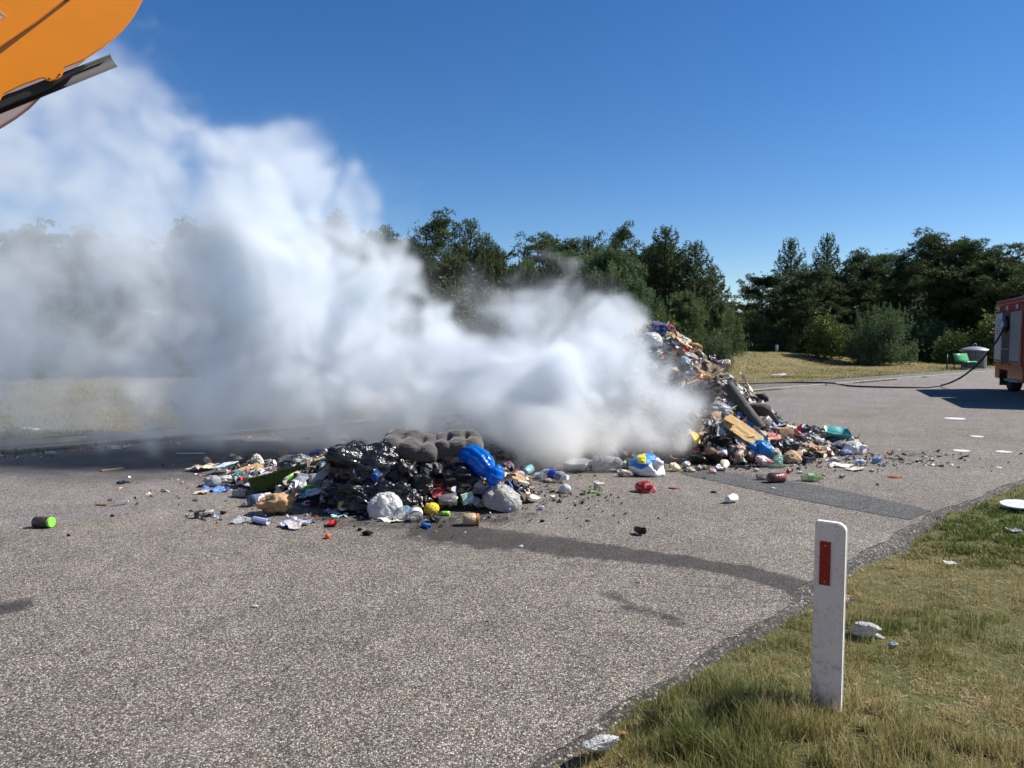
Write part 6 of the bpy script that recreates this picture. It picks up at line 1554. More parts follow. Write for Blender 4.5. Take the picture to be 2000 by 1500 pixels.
for z in (0.078, -0.080):
    s = inst("screw", sme, mat('metal', (0.5, .45, .4)), rf); s.location = (0.001, -0.0045, z); s.scale = (0.003, 0.005, 0.005); s.rotation_euler = (0, 0, math.radians(-90))

# ================================================================== HELPERS FOR STREET FURNITURE
def boxes(name, L, m, parent=None, bevel=0.004):
    bm = bmesh.new()
    for (cx, cy_, cz, sx_, sy_, sz_) in L:
        g = bmesh.ops.create_cube(bm, size=1.0)['verts']
        for v in g: v.co = Vector((cx + v.co.x * sx_, cy_ + v.co.y * sy_, cz + v.co.z * sz_))
    if bevel: bmesh.ops.bevel(bm, geom=bm.edges[:], offset=bevel, segments=1, affect='EDGES')
    me = bpy.data.meshes.new(name); bm.to_mesh(me); bm.free(); return link(name, me, m, parent)
def cyl(name, r_, h_, m, parent=None, loc=(0, 0, 0), rot=(0, 0, 0), seg=24, prof=None, smooth=True):
    V, F = lathe(prof or [(0, .001), (0, r_), (h_, r_), (h_, .001)], seg); V = V[:, [1, 2, 0]]
    o = link(name, mesh_np(name, V, F, smooth), m, parent); o.location = loc; o.rotation_euler = rot; return o
def simple(name, c, rough=0.5, metal=0.0, var=0.15, bump=0.0):
    n = NT(name); n.base(n.mix(n.ramp(n.noise(5, 5, .65), [(0.35, 0.0), (0.7, var)]), c, tuple(x * 0.45 for x in c))); n.p(Roughness=rough, Metallic=metal)
    if bump: n.bump(n.noise(30, 4), bump, .01)
    return n.m
# ------------------------------------------------------------------ green bench
M_GREEN = simple("green_enamel", (0.065, 0.30, 0.115), 0.38, 0, .2); M_DKMET = simple("dark_steel", (0.025, 0.03, 0.03), 0.5, 0.3); M_GALV = simple("galvanised", (0.33, 0.35, 0.38), 0.45, 0.6)
p = gp(1884, 722, 0.045)
bench = empty("park_bench", (p.x, p.y, 0.045), math.radians(30)); tag(bench, "green metal park bench on the dry grass beside the litter bin", "bench")
W = 1.35
def curved(name, prof, width, thick, m, parent):
    prof = np.array(prof, float); V = []
    for x in (-width / 2, width / 2):
        for (y, z) in prof: V.append((x, y, z))
    n_ = len(prof); F = [(i, i + 1, n_ + i + 1, n_ + i) for i in range(n_ - 1)]
    me = mesh_np(name, V, np.array(F), True); o = link(name, me, m, parent); s = o.modifiers.new("thick", 'SOLIDIFY'); s.thickness = thick; return o
curved("seat", [(-.28, .40), (-.27, .425), (-.22, .44), (-.1, .43), (.05, .41), (.14, .42)], W, .025, M_GREEN, bench)
curved("backrest", [(.15, .45), (.19, .56), (.235, .70), (.28, .83), (.31, .85)], W, .025, M_GREEN, bench)
for x in (-.65, .65):
    boxes("leg", [(x, -.18, .20, .045, .045, .42), (x, .20, .24, .045, .045, .50), (x, .01, .41, .045, .40, .035)], M_DKMET, bench)
# ------------------------------------------------------------------ litter bin with slatted drum and domed lid
p = gp(1902, 719, 0.045)
bn = empty("litter_bin", (p.x, p.y, 0.045)); bn.scale = (1.12, 1.12, 1.18); tag(bn, "large round litter bin with wooden slats and domed metal lid behind the bench", "litter bin")
cyl("drum", .50, .78, M_DKMET, bn, (0, 0, .02))
M_SLAT = simple("weathered_slats", (0.24, 0.21, 0.18), .85, 0, .6, .3)
bm = bmesh.new(); bmesh.ops.create_cube(bm, size=1.0)
for v in bm.verts: v.co = Vector((v.co.x * .085, v.co.y * .025, v.co.z * .76))
bmesh.ops.bevel(bm, geom=bm.edges[:], offset=.006, segments=1, affect='EDGES'); sm_ = bpy.data.meshes.new("slat"); bm.to_mesh(sm_); bm.free(); sm_.materials.append(M_SLAT)
for k in range(32):
    a = k / 32 * 2 * math.pi; o = bpy.data.objects.new("slat", sm_); COL.objects.link(o); o.parent = bn; o.location = (.525 * math.cos(a), .525 * math.sin(a), .41); o.rotation_euler = (0, 0, a + math.pi / 2)
ld = cyl("lid", .6, .2, M_GALV, bn, (0, 0, .80), seg=40, prof=[(0.0, .001), (0, .60), (.05, .68), (.08, .68), (.12, .60), (.19, .42), (.24, .2), (.25, .001)])
V, F = tube_np([(-.09, 0, 0), (-.09, 0, .10), (-.04, 0, .16), (.04, 0, .16), (.09, 0, .10), (.09, 0, 0)], .014, 8); hd = link("handle", mesh_np("h", V, F, True), M_GALV, ld); hd.location = (0, 0, .23)
pp = gp(1849, 723, .045); sp_ = cyl("short_post", .03, .85, M_DKMET, None, (pp.x, pp.y, 0.03)); tag(sp_, "thin dark steel post standing left of the green bench", "post")
# ------------------------------------------------------------------ wire fence at the wood edge
fe = empty("wire_fence", tuple(at(1470, 690, 49))); fe.location.z = 0; tag(fe, "low wire mesh fence with thin posts at the foot of the wood", "fence")
A_, B_ = at(1395, 700, 47), at(1640, 700, 54)
fd = (B_ - A_); fd.z = 0; fl_ = fd.length; fe.location = (A_.x, A_.y, 0); fe.rotation_euler = (0, 0, math.atan2(fd.y, fd.x))
fz = lambda s: ground_z(A_.x + fd.x * s, A_.y + fd.y * s)
for k in range(5): cyl("fence_post", .035, 1.45, simple("fence_post_paint", (.13, .14, .13), .7) if k == 0 else bpy.data.materials["fence_post_paint"], fe, (fl_ * k / 4, 0, fz(k / 4) - .1), seg=8)
VF = []
for j in range(5): VF.append(tube_np([(fl_ * q / 12, 0, fz(q / 12) + .15 + .28 * j) for q in range(13)], .008, 4))
for q in range(72): s_ = q / 72; VF.append(tube_np([(fl_ * s_, 0.01, fz(s_) + .05), (fl_ * s_, 0.01, fz(s_) + 1.3)], .005, 3))
V, F = join_np(VF); link("wire_mesh", mesh_np("wire", V, F), bpy.data.materials["fence_post_paint"], fe)["kind"] = "stuff"
cyl_ = cyl("marker_stub", .10, .5, simple("stub_white", (.7, .7, .68), .6), None, tuple(at(1517, 688, 48))); cyl_.location.z = ground_z(cyl_.location.x, cyl_.location.y); tag(cyl_, "short white stub post in front of the wire fence", "stub")
for (px_, py_, w_, lb) in [(1530, 727, .9, "white plastic sheet lying on the dry grass"), ]:
    p = at(px_, py_, 31.0); o = inst("plastic_sheet", unit_mesh(('sheet2', 0, False), lambda: m_sheet(42, 13, 11, 0.17, 0, .01, .14)), mat('film', WHITE)); place(o, Vector((p.x, p.y, ground_z(p.x, p.y) + .12)), Matrix.Rotation(.5, 3, 'Z'), (w_ * 1.1, .5, .35)); tag(o, lb, "sheet")
# ================================================================== FIRE ENGINE (nearside, partly in frame)
M_RED = simple("fire_red_paint", (0.27, 0.014, 0.010), 0.30, 0, .25); M_ORR = simple("orange_red_paint", (0.30, 0.032, 0.012), 0.32, 0, .25)
M_SHUT = simple("aluminium_shutter", (0.34, 0.37, 0.40), 0.38, 0.35, .2); M_RUB = simple("tyre_rubber", (0.018, 0.018, 0.019), .8, 0, .2); M_GLS = simple("dark_glass", (0.02, 0.025, 0.03), .08, 0, 0)
M_WHT = simple("white_panel", (0.48, 0.50, 0.53), .45, 0, .2); M_INT = simple("locker_interior", (0.05, 0.05, 0.055), .7, 0, .2); M_BLUE = simple("blue_beacon", (0.25, 0.35, 0.62), .2, 0, 0); M_BLK = simple("black_trim", (.015, .015, .016), .5, 0, 0)
F0 = at(1943, 665, 23.9); ang = math.atan2(-0.92, -0.39)          # +X local runs along the side towards the camera
eng = empty("fire_engine", (F0.x, F0.y, 0), ang); tag(eng, "red fire engine at the right picture edge with an open side locker", "fire engine")
# local frame: x along the side, y into the vehicle (+y is away from the road side seen), z up
def eb(name, L, m, parent=None, bevel=.01): return boxes(name, L, m, parent or eng, bevel)
LN = 7.6
eb("body", [(1.75, 1.25, 1.72, 3.5, 2.46, 2.1)], M_RED, bevel=.06)
eb("skirt", [(.32, 1.25, .62, .62, 2.44, .5), (2.6, 1.25, .62, 1.8, 2.44, .5)], M_ORR, bevel=.03)
eb("roof_rail", [(1.75, .04, 2.84, 3.4, .10, .14)], M_RED, bevel=.02)
eb("cab", [(5.4, 1.25, 1.75, 3.4, 2.42, 2.2)], M_ORR, bevel=.14)
eb("cab_window", [(5.0, .025, 2.15, .9, .03, .75)], M_GLS, bevel=.01); eb("cab_window", [(6.2, .025, 2.15, 1.0, .03, .75)], M_GLS, bevel=.01); eb("windscreen", [(7.09, 1.25, 2.15, .04, 2.1, .85)], M_GLS, bevel=.01)
eb("chassis", [(3.6, 1.25, .55, 6.6, 1.0, .25)], M_BLK)
eb("bumper", [(7.2, 1.25, .55, .25, 2.4, .35)], M_WHT, bevel=.04)
def shutter(x0, x1, z0=.92, z1=2.5, m=M_SHUT):
    f = eb("shutter", [((x0 + x1) / 2, -.008, (z0 + z1) / 2, x1 - x0, .03, z1 - z0)], m, bevel=.004)
    sl = boxes("shutter_slats", [((x0 + x1) / 2, -.028, z0 + .05 + k * .09, x1 - x0 - .05, .012, .078) for k in range(int((z1 - z0) / .09))], m, f, .003); sl["kind"] = "stuff"
    boxes("handle_bar", [((x0 + x1) / 2, -.045, z0 + .05, x1 - x0 - .1, .03, .04)], M_BLK, f, .004); return f
s1 = shutter(.12, 1.02, m=M_WHT)
boxes("instruction_panel", [(.57, -.045, 2.05, .5, .006, .6)], simple("panel_print", (.45, .5, .55), .5), s1, 0)
n_ = simple("panel_lines", (.12, .13, .16), .6)
boxes("instruction_lines", [(.57, -.050, 1.84 + .09 * k, .4 - .06 * (k % 3), .004, .03) for k in range(6)], n_, s1, 0)
lk = eb("open_locker", [(1.55, .02, 1.70, .95, .06, 1.60)], M_INT, bevel=.004)
boxes("shelf", [(1.55, -.02, 1.35, .9, .04, .03), (1.55, -.02, 1.9, .9, .04, .03)], M_GALV, lk, .002)
rl = cyl("hose_reel", .28, .08, M_BLK, eng, (1.60, -.02, 2.12), (math.radians(90), 0, 0)); cyl("reel_hub", .12, .05, M_WHT, rl, (0, 0, .08))
shutter(2.10, 3.25)
eb("side_stripe", [(3.36, -.002, 1.7, .16, .02, 1.7)], M_ORR, bevel=.002)
eb("bodywork_trim", [(1.07, -.006, 1.7, .07, .03, 1.7), (2.06, -.006, 1.7, .06, .03, 1.7), (.06, -.006, 1.7, .07, .03, 1.7)], M_RED, bevel=.003)
for x in (.45, 1.55, 2.75):
    lp = eb("side_light", [(x, -.01, 2.64, .24, .03, .13)], M_WHT, bevel=.01); boxes("lens", [(x, -.028, 2.64, .17, .02, .08)], M_BLUE, lp, .006)
for x, nm in ((1.25, 0), (5.6, 0)):
    wh = empty("wheel"); wh.parent = eng; wh.location = (x, .18, .50)
    cyl("tyre", .5, .3, M_RUB, wh, (0, .12, 0), (math.radians(90), 0, 0), 32, [(0, .30), (0, .46), (.03, .50), (.25, .50), (.28, .46), (.28, .30)])
    cyl("rim", .3, .05, M_GALV, wh, (0, .10, 0), (math.radians(90), 0, 0), 24, [(0.12, .001), (.15, .10), (.10, .12), (.10, .26), (.22, .31), (.24, .31)])
    wh.location.y = .34
    eb("wheel_arch", [(x, .09, .98, 1.20, .16, .06)], M_RED, bevel=.02)
eb("mudflap", [(.64, .25, .36, .03, .4, .4)], M_BLK, bevel=.004)
eb("step", [(2.6, .0, .40, 1.5, .18, .05)], M_GALV, bevel=.01)
eb("ladder_gantry", [(1.75, 1.25, 2.90, 3.2, .5, .06)], M_GALV, bevel=.01)

# hose from the locker to the ground and along to the heap
def curve_pts(P, n_):
    P = np.array([tuple(p) for p in P]); k = np.linspace(0, 1, len(P)); t = np.linspace(0, 1, n_); C_ = np.stack([np.interp(t, k, P[:, i]) for i in range(3)], 1)
    for _ in range(8): C_[1:-1] = (C_[:-2] + C_[1:-1] * 2 + C_[2:]) / 4
    return C_
reel_w = Matrix.Translation(eng.location) @ Matrix.Rotation(ang, 4, 'Z') @ Vector((1.60, -.12, 1.95))
hz = .03
pts = [reel_w, at(1962, 640, 22.0), at(1948, 664, 22.3), at(1932, 686, 22.8), at(1915, 706, 23.2), at(1898, 722, 23.6), at(1878, 737, 23.6), at(1858, 747, 23.8), gp(1838, 753.5, hz), gp(1812, 756.5, hz), gp(1760, 756.5, hz), gp(1700, 755.5, hz), gp(1660, 754, hz), gp(1642, 751, hz + .02),
       gp(1630, 748.5, .11), gp(1612, 747.5, .09), gp(1570, 747, .08), gp(1520, 747, .08), gp(1470, 748, .08), gp(1420, 749, .08), gp(1350, 752, .08)]
pts[1:8] = [Vector((p.x, p.y, p.z)) for p in pts[1:8]]
C_ = curve_pts(pts, 160); C_[:, 2] = np.maximum(C_[:, 2], 0.028)
V, F = tube_np(C_, .029, 10); hose = link("fire_hose", mesh_np("hose", V, F, True), M_BLK); tag(hose, "black fire hose running from the fire engine across the road to the heap", "hose")

# ================================================================== REFUSE LORRY WITH RAISED TAILGATE (top left corner)
M_OR = simple("orange_lorry_paint", (0.88, 0.27, 0.008), 0.30, 0, .16); M_ORB = simple("pale_lilac_steel", (0.42, 0.38, 0.42), .45, 0.1, .1); M_RUBS = simple("black_rubber_flap", (.012, .011, .014), .6, 0, 0); M_GREYC = simple("grey_channel_steel", (0.032, 0.031, 0.03), .75, .0, .15)
YG = 3.3
lorry = empty("refuse_lorry", (-4.4, -2.2, 0)); tag(lorry, "orange refuse lorry, only its raised curved tailgate showing at the top left", "refuse lorry")
lw = lorry.location
TN = Vector((0.58, -0.80, -0.15)).normalized(); TP = at(120, 90, YG)   # plane of the raised side plate: faces the camera and a little to the sun
def pl(px, py, off=0.0):
    d = ray(px, py); o_ = Vector((0, 0, EYE)); q_ = TP - TN * off
    return o_ + d * ((q_ - o_).dot(TN) / d.dot(TN))
def outline(name, pts, off, thick, m, parent=lorry, bevel=.004):
    bm = bmesh.new(); P = [pl(x, y, off - YG) for x, y in pts]
    vs = [bm.verts.new(p - lw) for p in P]; f = bm.faces.new(vs); e = bmesh.ops.extrude_face_region(bm, geom=[f])
    bmesh.ops.translate(bm, verts=[v for v in e['geom'] if isinstance(v, bmesh.types.BMVert)], vec=-TN * thick); bmesh.ops.recalc_face_normals(bm, faces=bm.faces)
    if bevel: bmesh.ops.bevel(bm, geom=[ed for ed in bm.edges if ed.calc_face_angle(0) > 1.0], offset=bevel, segments=2, affect='EDGES')
    me = bpy.data.meshes.new(name); bm.to_mesh(me); bm.free(); return link(name, me, m, parent)
arc = [(300, -120), (299, -60), (289, -28), (279, 0), (268, 22), (255, 42), (238, 62), (220, 78), (200, 94), (182, 106), (165, 117), (148, 124), (127, 132)]
notch = [(124, 141), (121, 149), (112, 155), (98, 159), (91, 157), (87, 153), (80, 153)]
low = [(70, 157), (40, 168), (12, 182), (5, 187), (0, 197), (-12, 215), (-80, 245), (-250, 318), (-260, 320), (-260, -320), (300, -320)]
outline("side_plate", arc + notch + low, YG, .012, M_OR)
# raised frame field: seam between upper and lower panel, a real step
outline("upper_panel", [(131, -4), (138, -4), (300, -130), (298, -320), (-260, -320), (-260, 218), (0, 92), (70, 44)], YG - .014, .012, M_OR, bevel=.003)
outline("seam_groove", [(0, 94), (0, 104), (139, -2), (300, -120), (300, -128), (133, -8)], YG - .006, .004, simple("seam_shadowed_gap", (.16, .05, .008), .6, 0, 0), bevel=0)
for x, y in ((117, 146), (97, 154), (-2, 86)):
    q = pl(x, y, -.001); cyl("rivet", .004, .004, M_DKMET, lorry, (q.x - lw.x, q.y - lw.y, q.z - lw.z), (math.radians(90), 0, 0), 10)
# faint decal with the letter stroke in white on the upper panel
outline("decal", [(0, 24), (10, 31), (11, 33), (4, 37), (0, 40), (-60, 62), (-60, 4)], YG - .0165, .002, simple("salmon_decal", (.75, .36, .25), .4, 0, 0), bevel=0)
outline("decal_edge", [(0, 22), (11, 31), (10, 32.4), (0, 25)], YG - .0178, .001, M_WHT, bevel=0)
# hopper shell behind the plate
outline("inner_side", [(168, 116), (150, 130), (143, 137), (128, 142), (92, 172), (75, 190), (58, 207), (30, 229), (0, 248), (-60, 286), (-250, 340), (-255, 0), (100, 0)], YG + .55, .03, M_ORB)
outline("inner_side_rim", [(92, 172), (75, 190), (58, 207), (30, 229), (0, 248), (-60, 286), (-60, 290), (0, 251), (31, 232), (60, 210), (77, 193), (94, 174)], YG + .54, .05, simple("brown_edge", (.16, .08, .07), .5, 0, 0), bevel=0)
outline("rubber_flap", [(168, 128), (124, 142), (110, 158), (90, 158), (12, 184), (3, 190), (-10, 200), (-250, 318), (-300, 352), (0, 211), (88, 176), (172, 128)], YG + .02, .03, M_RUBS, bevel=.002)
# channel bar: a real U-section
P0 = pl(-140, 262, .06); P1 = pl(223, 117, .06); ax = (P1 - P0); lnb = ax.length; ax.normalize(); sid = -TN; upv = sid.cross(ax).normalized(); upv = upv if upv.z > 0 else -upv
R_ = .024; prof = []
for k in range(13):
    a = math.pi * (.0 + k / 12); prof.append((.016 * math.sin(a), R_ * math.cos(a)))
V = []; F = []
for s_ in (0, lnb):
    for (a, b) in prof:
        V.append(P0 + ax * s_ + sid * (a + .012) + upv * b - lw)
m_ = len(prof); F = [(i, i + 1, m_ + i + 1, m_ + i) for i in range(m_ - 1)]
cb2 = link("channel_bar", mesh_np("channel", [tuple(v) for v in V], np.array(F), True), M_GREYC, lorry); md = cb2.modifiers.new("t", 'SOLIDIFY'); md.thickness = .006
# body, chassis and wheels beyond the frame
boxes("container_body", [(-.9, -2.4, 2.05, 2.4, 6.2, 2.3)], M_OR, lorry, .05)
q = pl(-180, -100, .4)
boxes("tailgate_shell", [(q.x - .45 - lw.x, q.y + .10 - lw.y, q.z - lw.z + .2, 1.0, .60, 1.2)], M_OR, lorry, .06)
boxes("lift_arm", [(-.2, 1.9, 3.1, .16, 4.4, .16), (-1.6, 1.9, 3.1, .16, 4.4, .16)], M_GREYC, lorry, .02)
boxes("chassis", [(-.9, -2.6, .7, 1.0, 8.6, .25)], M_BLK, lorry, .02)
boxes("cab", [(-.9, -7.0, 1.7, 2.3, 2.0, 2.2)], M_OR, lorry, .15)
for yy in (-6.6, -2.6, -1.3):
    for xx in (.15, -1.95): cyl("wheel", .5, .3, M_RUB, lorry, (xx - .15, yy, .5), (0, math.radians(90), 0), 28, [(0, .001), (0, .46), (.03, .5), (.27, .5), (.3, .46), (.3, .001)])
# ================================================================== THE SMOKE (a real density grid)
def smoke():
    lo = np.array([-13.0, 8.05, 0.0]); hi = np.array([4.2, 14.5, 7.6])
    st = 0.048
    n3 = (np.round((hi - lo) / st)).astype(int) + 1
    hi = lo + (n3 - 1) * st
    nx, ny, nz = map(int, n3)
    xs = lo[0] + np.arange(nx) * st; ys = lo[1] + np.arange(ny) * st; zs = lo[2] + np.arange(nz) * st
    r = np.random.default_rng(11)
    def lattice(ax, f, seed):
        q = (ax - ax[0]) * f + seed
        i = np.floor(q).astype(int); t = q - i
        W = np.zeros((len(ax), i.max() + 4), np.float32); k = np.arange(len(ax))
        W[k, i] = (1 - t) ** 3 / 6; W[k, i + 1] = (3 * t ** 3 - 6 * t ** 2 + 4) / 6
        W[k, i + 2] = (-3 * t ** 3 + 3 * t ** 2 + 3 * t + 1) / 6; W[k, i + 3] = t ** 3 / 6
        return W
    def oct3(f, seed, an=(1, 1, 1)):
        Wx, Wy, Wz = lattice(xs, f * an[0], (seed * .37) % 1), lattice(ys, f * an[1], (seed * .61) % 1), lattice(zs, f * an[2], (seed * .83) % 1)
        L = np.random.default_rng(seed).normal(0, 1, (Wx.shape[1], Wy.shape[1], Wz.shape[1])).astype(np.float32)
        a = np.tensordot(Wx, L, (1, 0))
        a = np.einsum('yb,xbc->xyc', Wy, a, optimize=True)
        a = np.einsum('zc,xyc->xyz', Wz, a, optimize=True).astype(np.float32)
        return a / a[::4, ::4, ::4].std()
    # plume blobs: photo direction, distance, size, strength
    B = [  # right part, rising from the burning face of the big heap
        (1338, 855, 9.0, 42, 1.5), (1362, 838, 9.3, 24, 0.9), (1290, 850, 8.95, 60, 1.8), (1230, 858, 8.95, 55, 1.8), (1160, 862, 9.0, 52, 1.7), (1090, 862, 9.1, 50, 1.5), (1305, 800, 9.5, 48, 1.5), (1020, 862, 9.2, 45, 1.2), (1300, 860, 9.3, 40, 1.2), (1220, 850, 9.5, 55, 1.8), (1140, 850, 9.6, 55, 1.8), (1060, 850, 9.6, 50, 1.6), (980, 850, 9.6, 50, 1.4), (1325, 815, 9.7, 40, 1.6), (1250, 745, 10.0, 60, 1.8),  (1300, 830, 9.9, 62, 2.6), (1312, 780, 10.2, 42, 1.8), (1270, 740, 10.3, 66, 2.2), (1225, 800, 9.9, 78, 2.6), (1222, 695, 10.7, 52, 0.8),
        (1205, 632, 10.8, 34, 0.55), (1160, 760, 10.0, 100, 2.4), (1140, 660, 10.6, 78, 1.2), (1090, 800, 10.0, 80, 2.4), (1060, 690, 10.5, 90, 1.3),
        (1040, 620, 10.8, 60, 0.7), (1000, 790, 10.2, 90, 2.2), (960, 740, 10.3, 80, 1.7), (945, 560, 11.0, 42, 0.22), (925, 650, 11.0, 55, 0.35),
        (820, 800, 10.4, 90, 1.8), (660, 800, 10.3, 90, 1.5), (520, 790, 10.3, 95, 1.3), (400, 770, 10.5, 110, 1.1), (280, 770, 10.7, 110, .8), (170, 740, 11, 150, 1.5), (40, 740, 11.2, 160, 1.4), (-80, 700, 11.2, 160, 1.2), (290, 790, 10.6, 95, 1.5), (160, 805, 10.8, 75, .8), (50, 800, 10.9, 70, .55), (330, 600, 11.0, 130, 1.2), (200, 610, 11.2, 150, 1.1), (60, 600, 11.3, 170, 1.0), (30, 470, 11.5, 130, 1.0), (180, 480, 11.4, 120, .95), (350, 470, 11.2, 70, .7), (600, 380, 10.6, 46, 1.1), (490, 325, 10.6, 40, .9), (700, 385, 10.6, 26, .8),  (640, 480, 10.5, 110, 2.0), (430, 430, 10.8, 55, .8),
        # main billow
        (900, 790, 10.2, 80, 2.2), (860, 720, 10.3, 95, 2.4), (800, 800, 10.0, 85, 2.2), (770, 640, 10.4, 105, 2.3), (700, 760, 10.0, 110, 2.0),
        (690, 560, 10.4, 105, 2.3), (640, 660, 10.3, 130, 2.1), (590, 480, 10.4, 95, 1.8), (540, 560, 10.3, 130, 1.6), (515, 388, 10.5, 80, 1.6), (575, 352, 10.6, 52, 1.2),
        (438, 352, 10.6, 52, 1.1), (655, 432, 10.5, 56, 1.4), (705, 400, 10.7, 34, 0.8), (560, 720, 10.0, 120, 1.6), (790, 540, 10.6, 62, 1.6), (850, 620, 10.5, 55, 1.5),
        (600, 800, 9.9, 70, 1.6), (480, 650, 10.2, 130, 1.3), (450, 480, 10.8, 80, 0.8),
        # thinner drift on the left
        (380, 720, 10.3, 140, 1.0), (350, 560, 10.8, 140, 0.62), (250, 640, 10.8, 170, 0.62), (240, 470, 11.2, 150, 0.50), (120, 560, 11.2, 190, 0.85), (225, 310, 11.3, 90, 0.28),
        (140, 370, 11.5, 170, 0.42), (30, 420, 11.6, 200, 0.45), (190, 200, 11.5, 85, 0.22), (245, 120, 11.6, 42, 0.14), (300, 190, 11.3, 26, 0.12), (110, 230, 11.6, 150, 0.32), (-40, 260, 11.8, 220, 0.38),
        (100, 700, 10.8, 130, 0.75), (200, 760, 11.0, 120, 0.55), (60, 760, 11.0, 130, 0.5), (380, 790, 10.5, 90, 0.9), (120, 450, 11.5, 170, .45), (280, 440, 11.5, 95, .35), (-60, 640, 11.2, 220, 0.5), (220, 770, 10.2, 75, 0.5), (330, 800, 10.2, 60, 0.8), (440, 800, 10.0, 70, 1.1), (60, 780, 10.4, 60, 0.28), (-120, 760, 10.6, 120, 0.35),
        (470, 850, 9.7, 40, 0.7), (540, 835, 9.8, 50, 1.0), (680, 840, 9.6, 45, 1.1), (760, 850, 9.6, 40, 1.1), (850, 845, 9.6, 50, 1.4), (910, 850, 9.6, 50, 1.5), (380, 840, 9.9, 45, .6), (250, 830, 10.5, 70, .28), (100, 820, 11, 90, .25), (-40, 800, 11, 110, .3), (730, 700, 10.6, 110, 1.6), (620, 590, 10.6, 120, 1.6), (440, 580, 10.7, 120, 1.2), (330, 660, 10.7, 130, .9),  (620, 850, 9.5, 36, 0.5), (1000, 850, 10.0, 40, 1.0), (300, 870, 9.4, 40, 0.16)]
    n1 = oct3(0.40, 8) * 0.7 + oct3(0.8, 1) * 0.6
    n2 = np.abs(oct3(1.15, 3)) * 0.38 + np.abs(oct3(2.3, 4)) * 0.34; n2 += np.abs(oct3(4.6, 5)) * 0.32; n2 += np.abs(oct3(9.0, 6)) * 0.22
    n2 -= n2.mean()
    vl = np.zeros((nx, ny, nz), np.float32); sd = np.zeros((nx, ny, nz), np.float32); dn = np.zeros_like(sd); wt = np.zeros_like(sd) + 1e-6
    for (px, py, Y, rp, dd) in B:
        c = at(px, py, Y); R = rp / FOC * Y * 1.12
        m = R * 1.75
        sl = []
        for ax, cc in zip((xs, ys, zs), c):
            a = np.searchsorted(ax, cc - m); b = np.searchsorted(ax, cc + m); sl.append(slice(a, b))
        if any(s.start >= s.stop for s in sl): continue
        dx = (xs[sl[0]] - c.x)[:, None, None]; dy = (ys[sl[1]] - c.y)[None, :, None] / 0.85; dz = (zs[sl[2]] - c.z)[None, None, :]
        d = np.sqrt(dx * dx + dy * dy + dz * dz) / R
        t = tuple(sl)
        sd[t] += (np.clip(1 - (d / 1.5) ** 2, 0, 1) ** 2).astype(np.float32)
        wgt = np.clip(1.75 - d, 0, None) ** 3
        vl[t] = np.maximum(vl[t], (dd * np.clip(1 - (d / 1.72) ** 2, 0, 1) ** 1.5).astype(np.float32)); dn[t] += (wgt * dd).astype(np.float32); wt[t] += wgt.astype(np.float32)
    dn /= wt
    sd = 1.15 * (1 - np.exp(-1.15 * sd)) - 0.34
    f = sd + 0.06 * n1 + 0.50 * n2
    f = np.clip(f * 2.3 + 0.0, 0, 1)
    f = f * f * (3 - 2 * f)
    mod = np.clip(1.0 + 0.25 * n1 + 1.5 * n2, 0.15, 2.6)
    X_ = xs[:, None, None]; D = vl * np.clip(0.16 + 0.10 * n1 + 0.22 * n2, 0.02, 0.7) + 0.88 * f * dn * mod * (0.82 + 0.30 * np.clip((X_ + 4.5) / 2.5, 0, 1))
    # turbulent warp of the finished field
    def warp(D, f1, a1, s1):
        I0 = [np.arange(n_, dtype=np.float32).reshape([-1 if k == j else 1 for j in range(3)]) for k, n_ in enumerate((nx, ny, nz))]
        C = [np.clip(I0[k] + oct3(f1, s1 + k) * (a1 / st), 0, (nx, ny, nz)[k] - 1.001) for k in range(3)]
        J = [c.astype(np.int32) for c in C]; T = [c - j for c, j in zip(C, J)]; base = (J[0] * ny + J[1]) * nz + J[2]; Df = D.ravel(); out = np.zeros_like(D)
        for a_ in (0, 1):
            for b_ in (0, 1):
                for c_ in (0, 1):
                    out += (T[0] if a_ else 1 - T[0]) * (T[1] if b_ else 1 - T[1]) * (T[2] if c_ else 1 - T[2]) * Df[base + (a_ * ny + b_) * nz + c_]
        return out
    D = warp(D, 1.0, 0.16, 50)
    D = warp(D, 2.4, 0.085, 60)
    D = warp(D, 6.0, 0.025, 70)
    # fade to the ground and at the box faces
    D *= np.clip(zs / 0.25, 0, 1)[None, None, :] ** 0.5
    for k, ax in enumerate((xs, ys, zs)):
        e = np.minimum((ax - ax[0]) / 0.4, (ax[-1] - ax) / 0.4) if k != 2 else (ax[-1] - ax) / 0.4
        e = np.clip(e, 0, 1); sh = [1, 1, 1]; sh[k] = len(ax); D *= e.reshape(sh)
    D[D < 0.004] = 0
    N = D.size
    me = bpy.data.meshes.new("smoke_density")
    me.vertices.add(N)
    a = me.attributes.new("d", 'FLOAT', 'POINT'); a.data.foreach_set("value", np.ascontiguousarray(D, dtype=np.float32).ravel())
    src = bpy.data.objects.new("smoke_source", me)     # data only, never linked to the scene
    g = bpy.data.node_groups.new("smoke_grid", 'GeometryNodeTree')
    g.interface.new_socket("Geometry", in_out='INPUT', socket_type='NodeSocketGeometry')
    g.interface.new_socket("Geometry", in_out='OUTPUT', socket_type='NodeSocketGeometry')
    N_ = g.nodes; L = g.links
    out = N_.new("NodeGroupOutput")
    oi = N_.new("GeometryNodeObjectInfo"); oi.inputs['Object'].default_value = src
    na = N_.new("GeometryNodeInputNamedAttribute"); na.data_type = 'FLOAT'; na.inputs[0].default_value = "d"
    si = N_.new("GeometryNodeSampleIndex"); si.data_type = 'FLOAT'; si.domain = 'POINT'; si.clamp = True
    L.new(oi.outputs['Geometry'], si.inputs['Geometry'])
    L.new([o for o in na.outputs if o.enabled and o.name == 'Attribute'][0], [i for i in si.inputs if i.enabled and i.name == 'Value'][0])
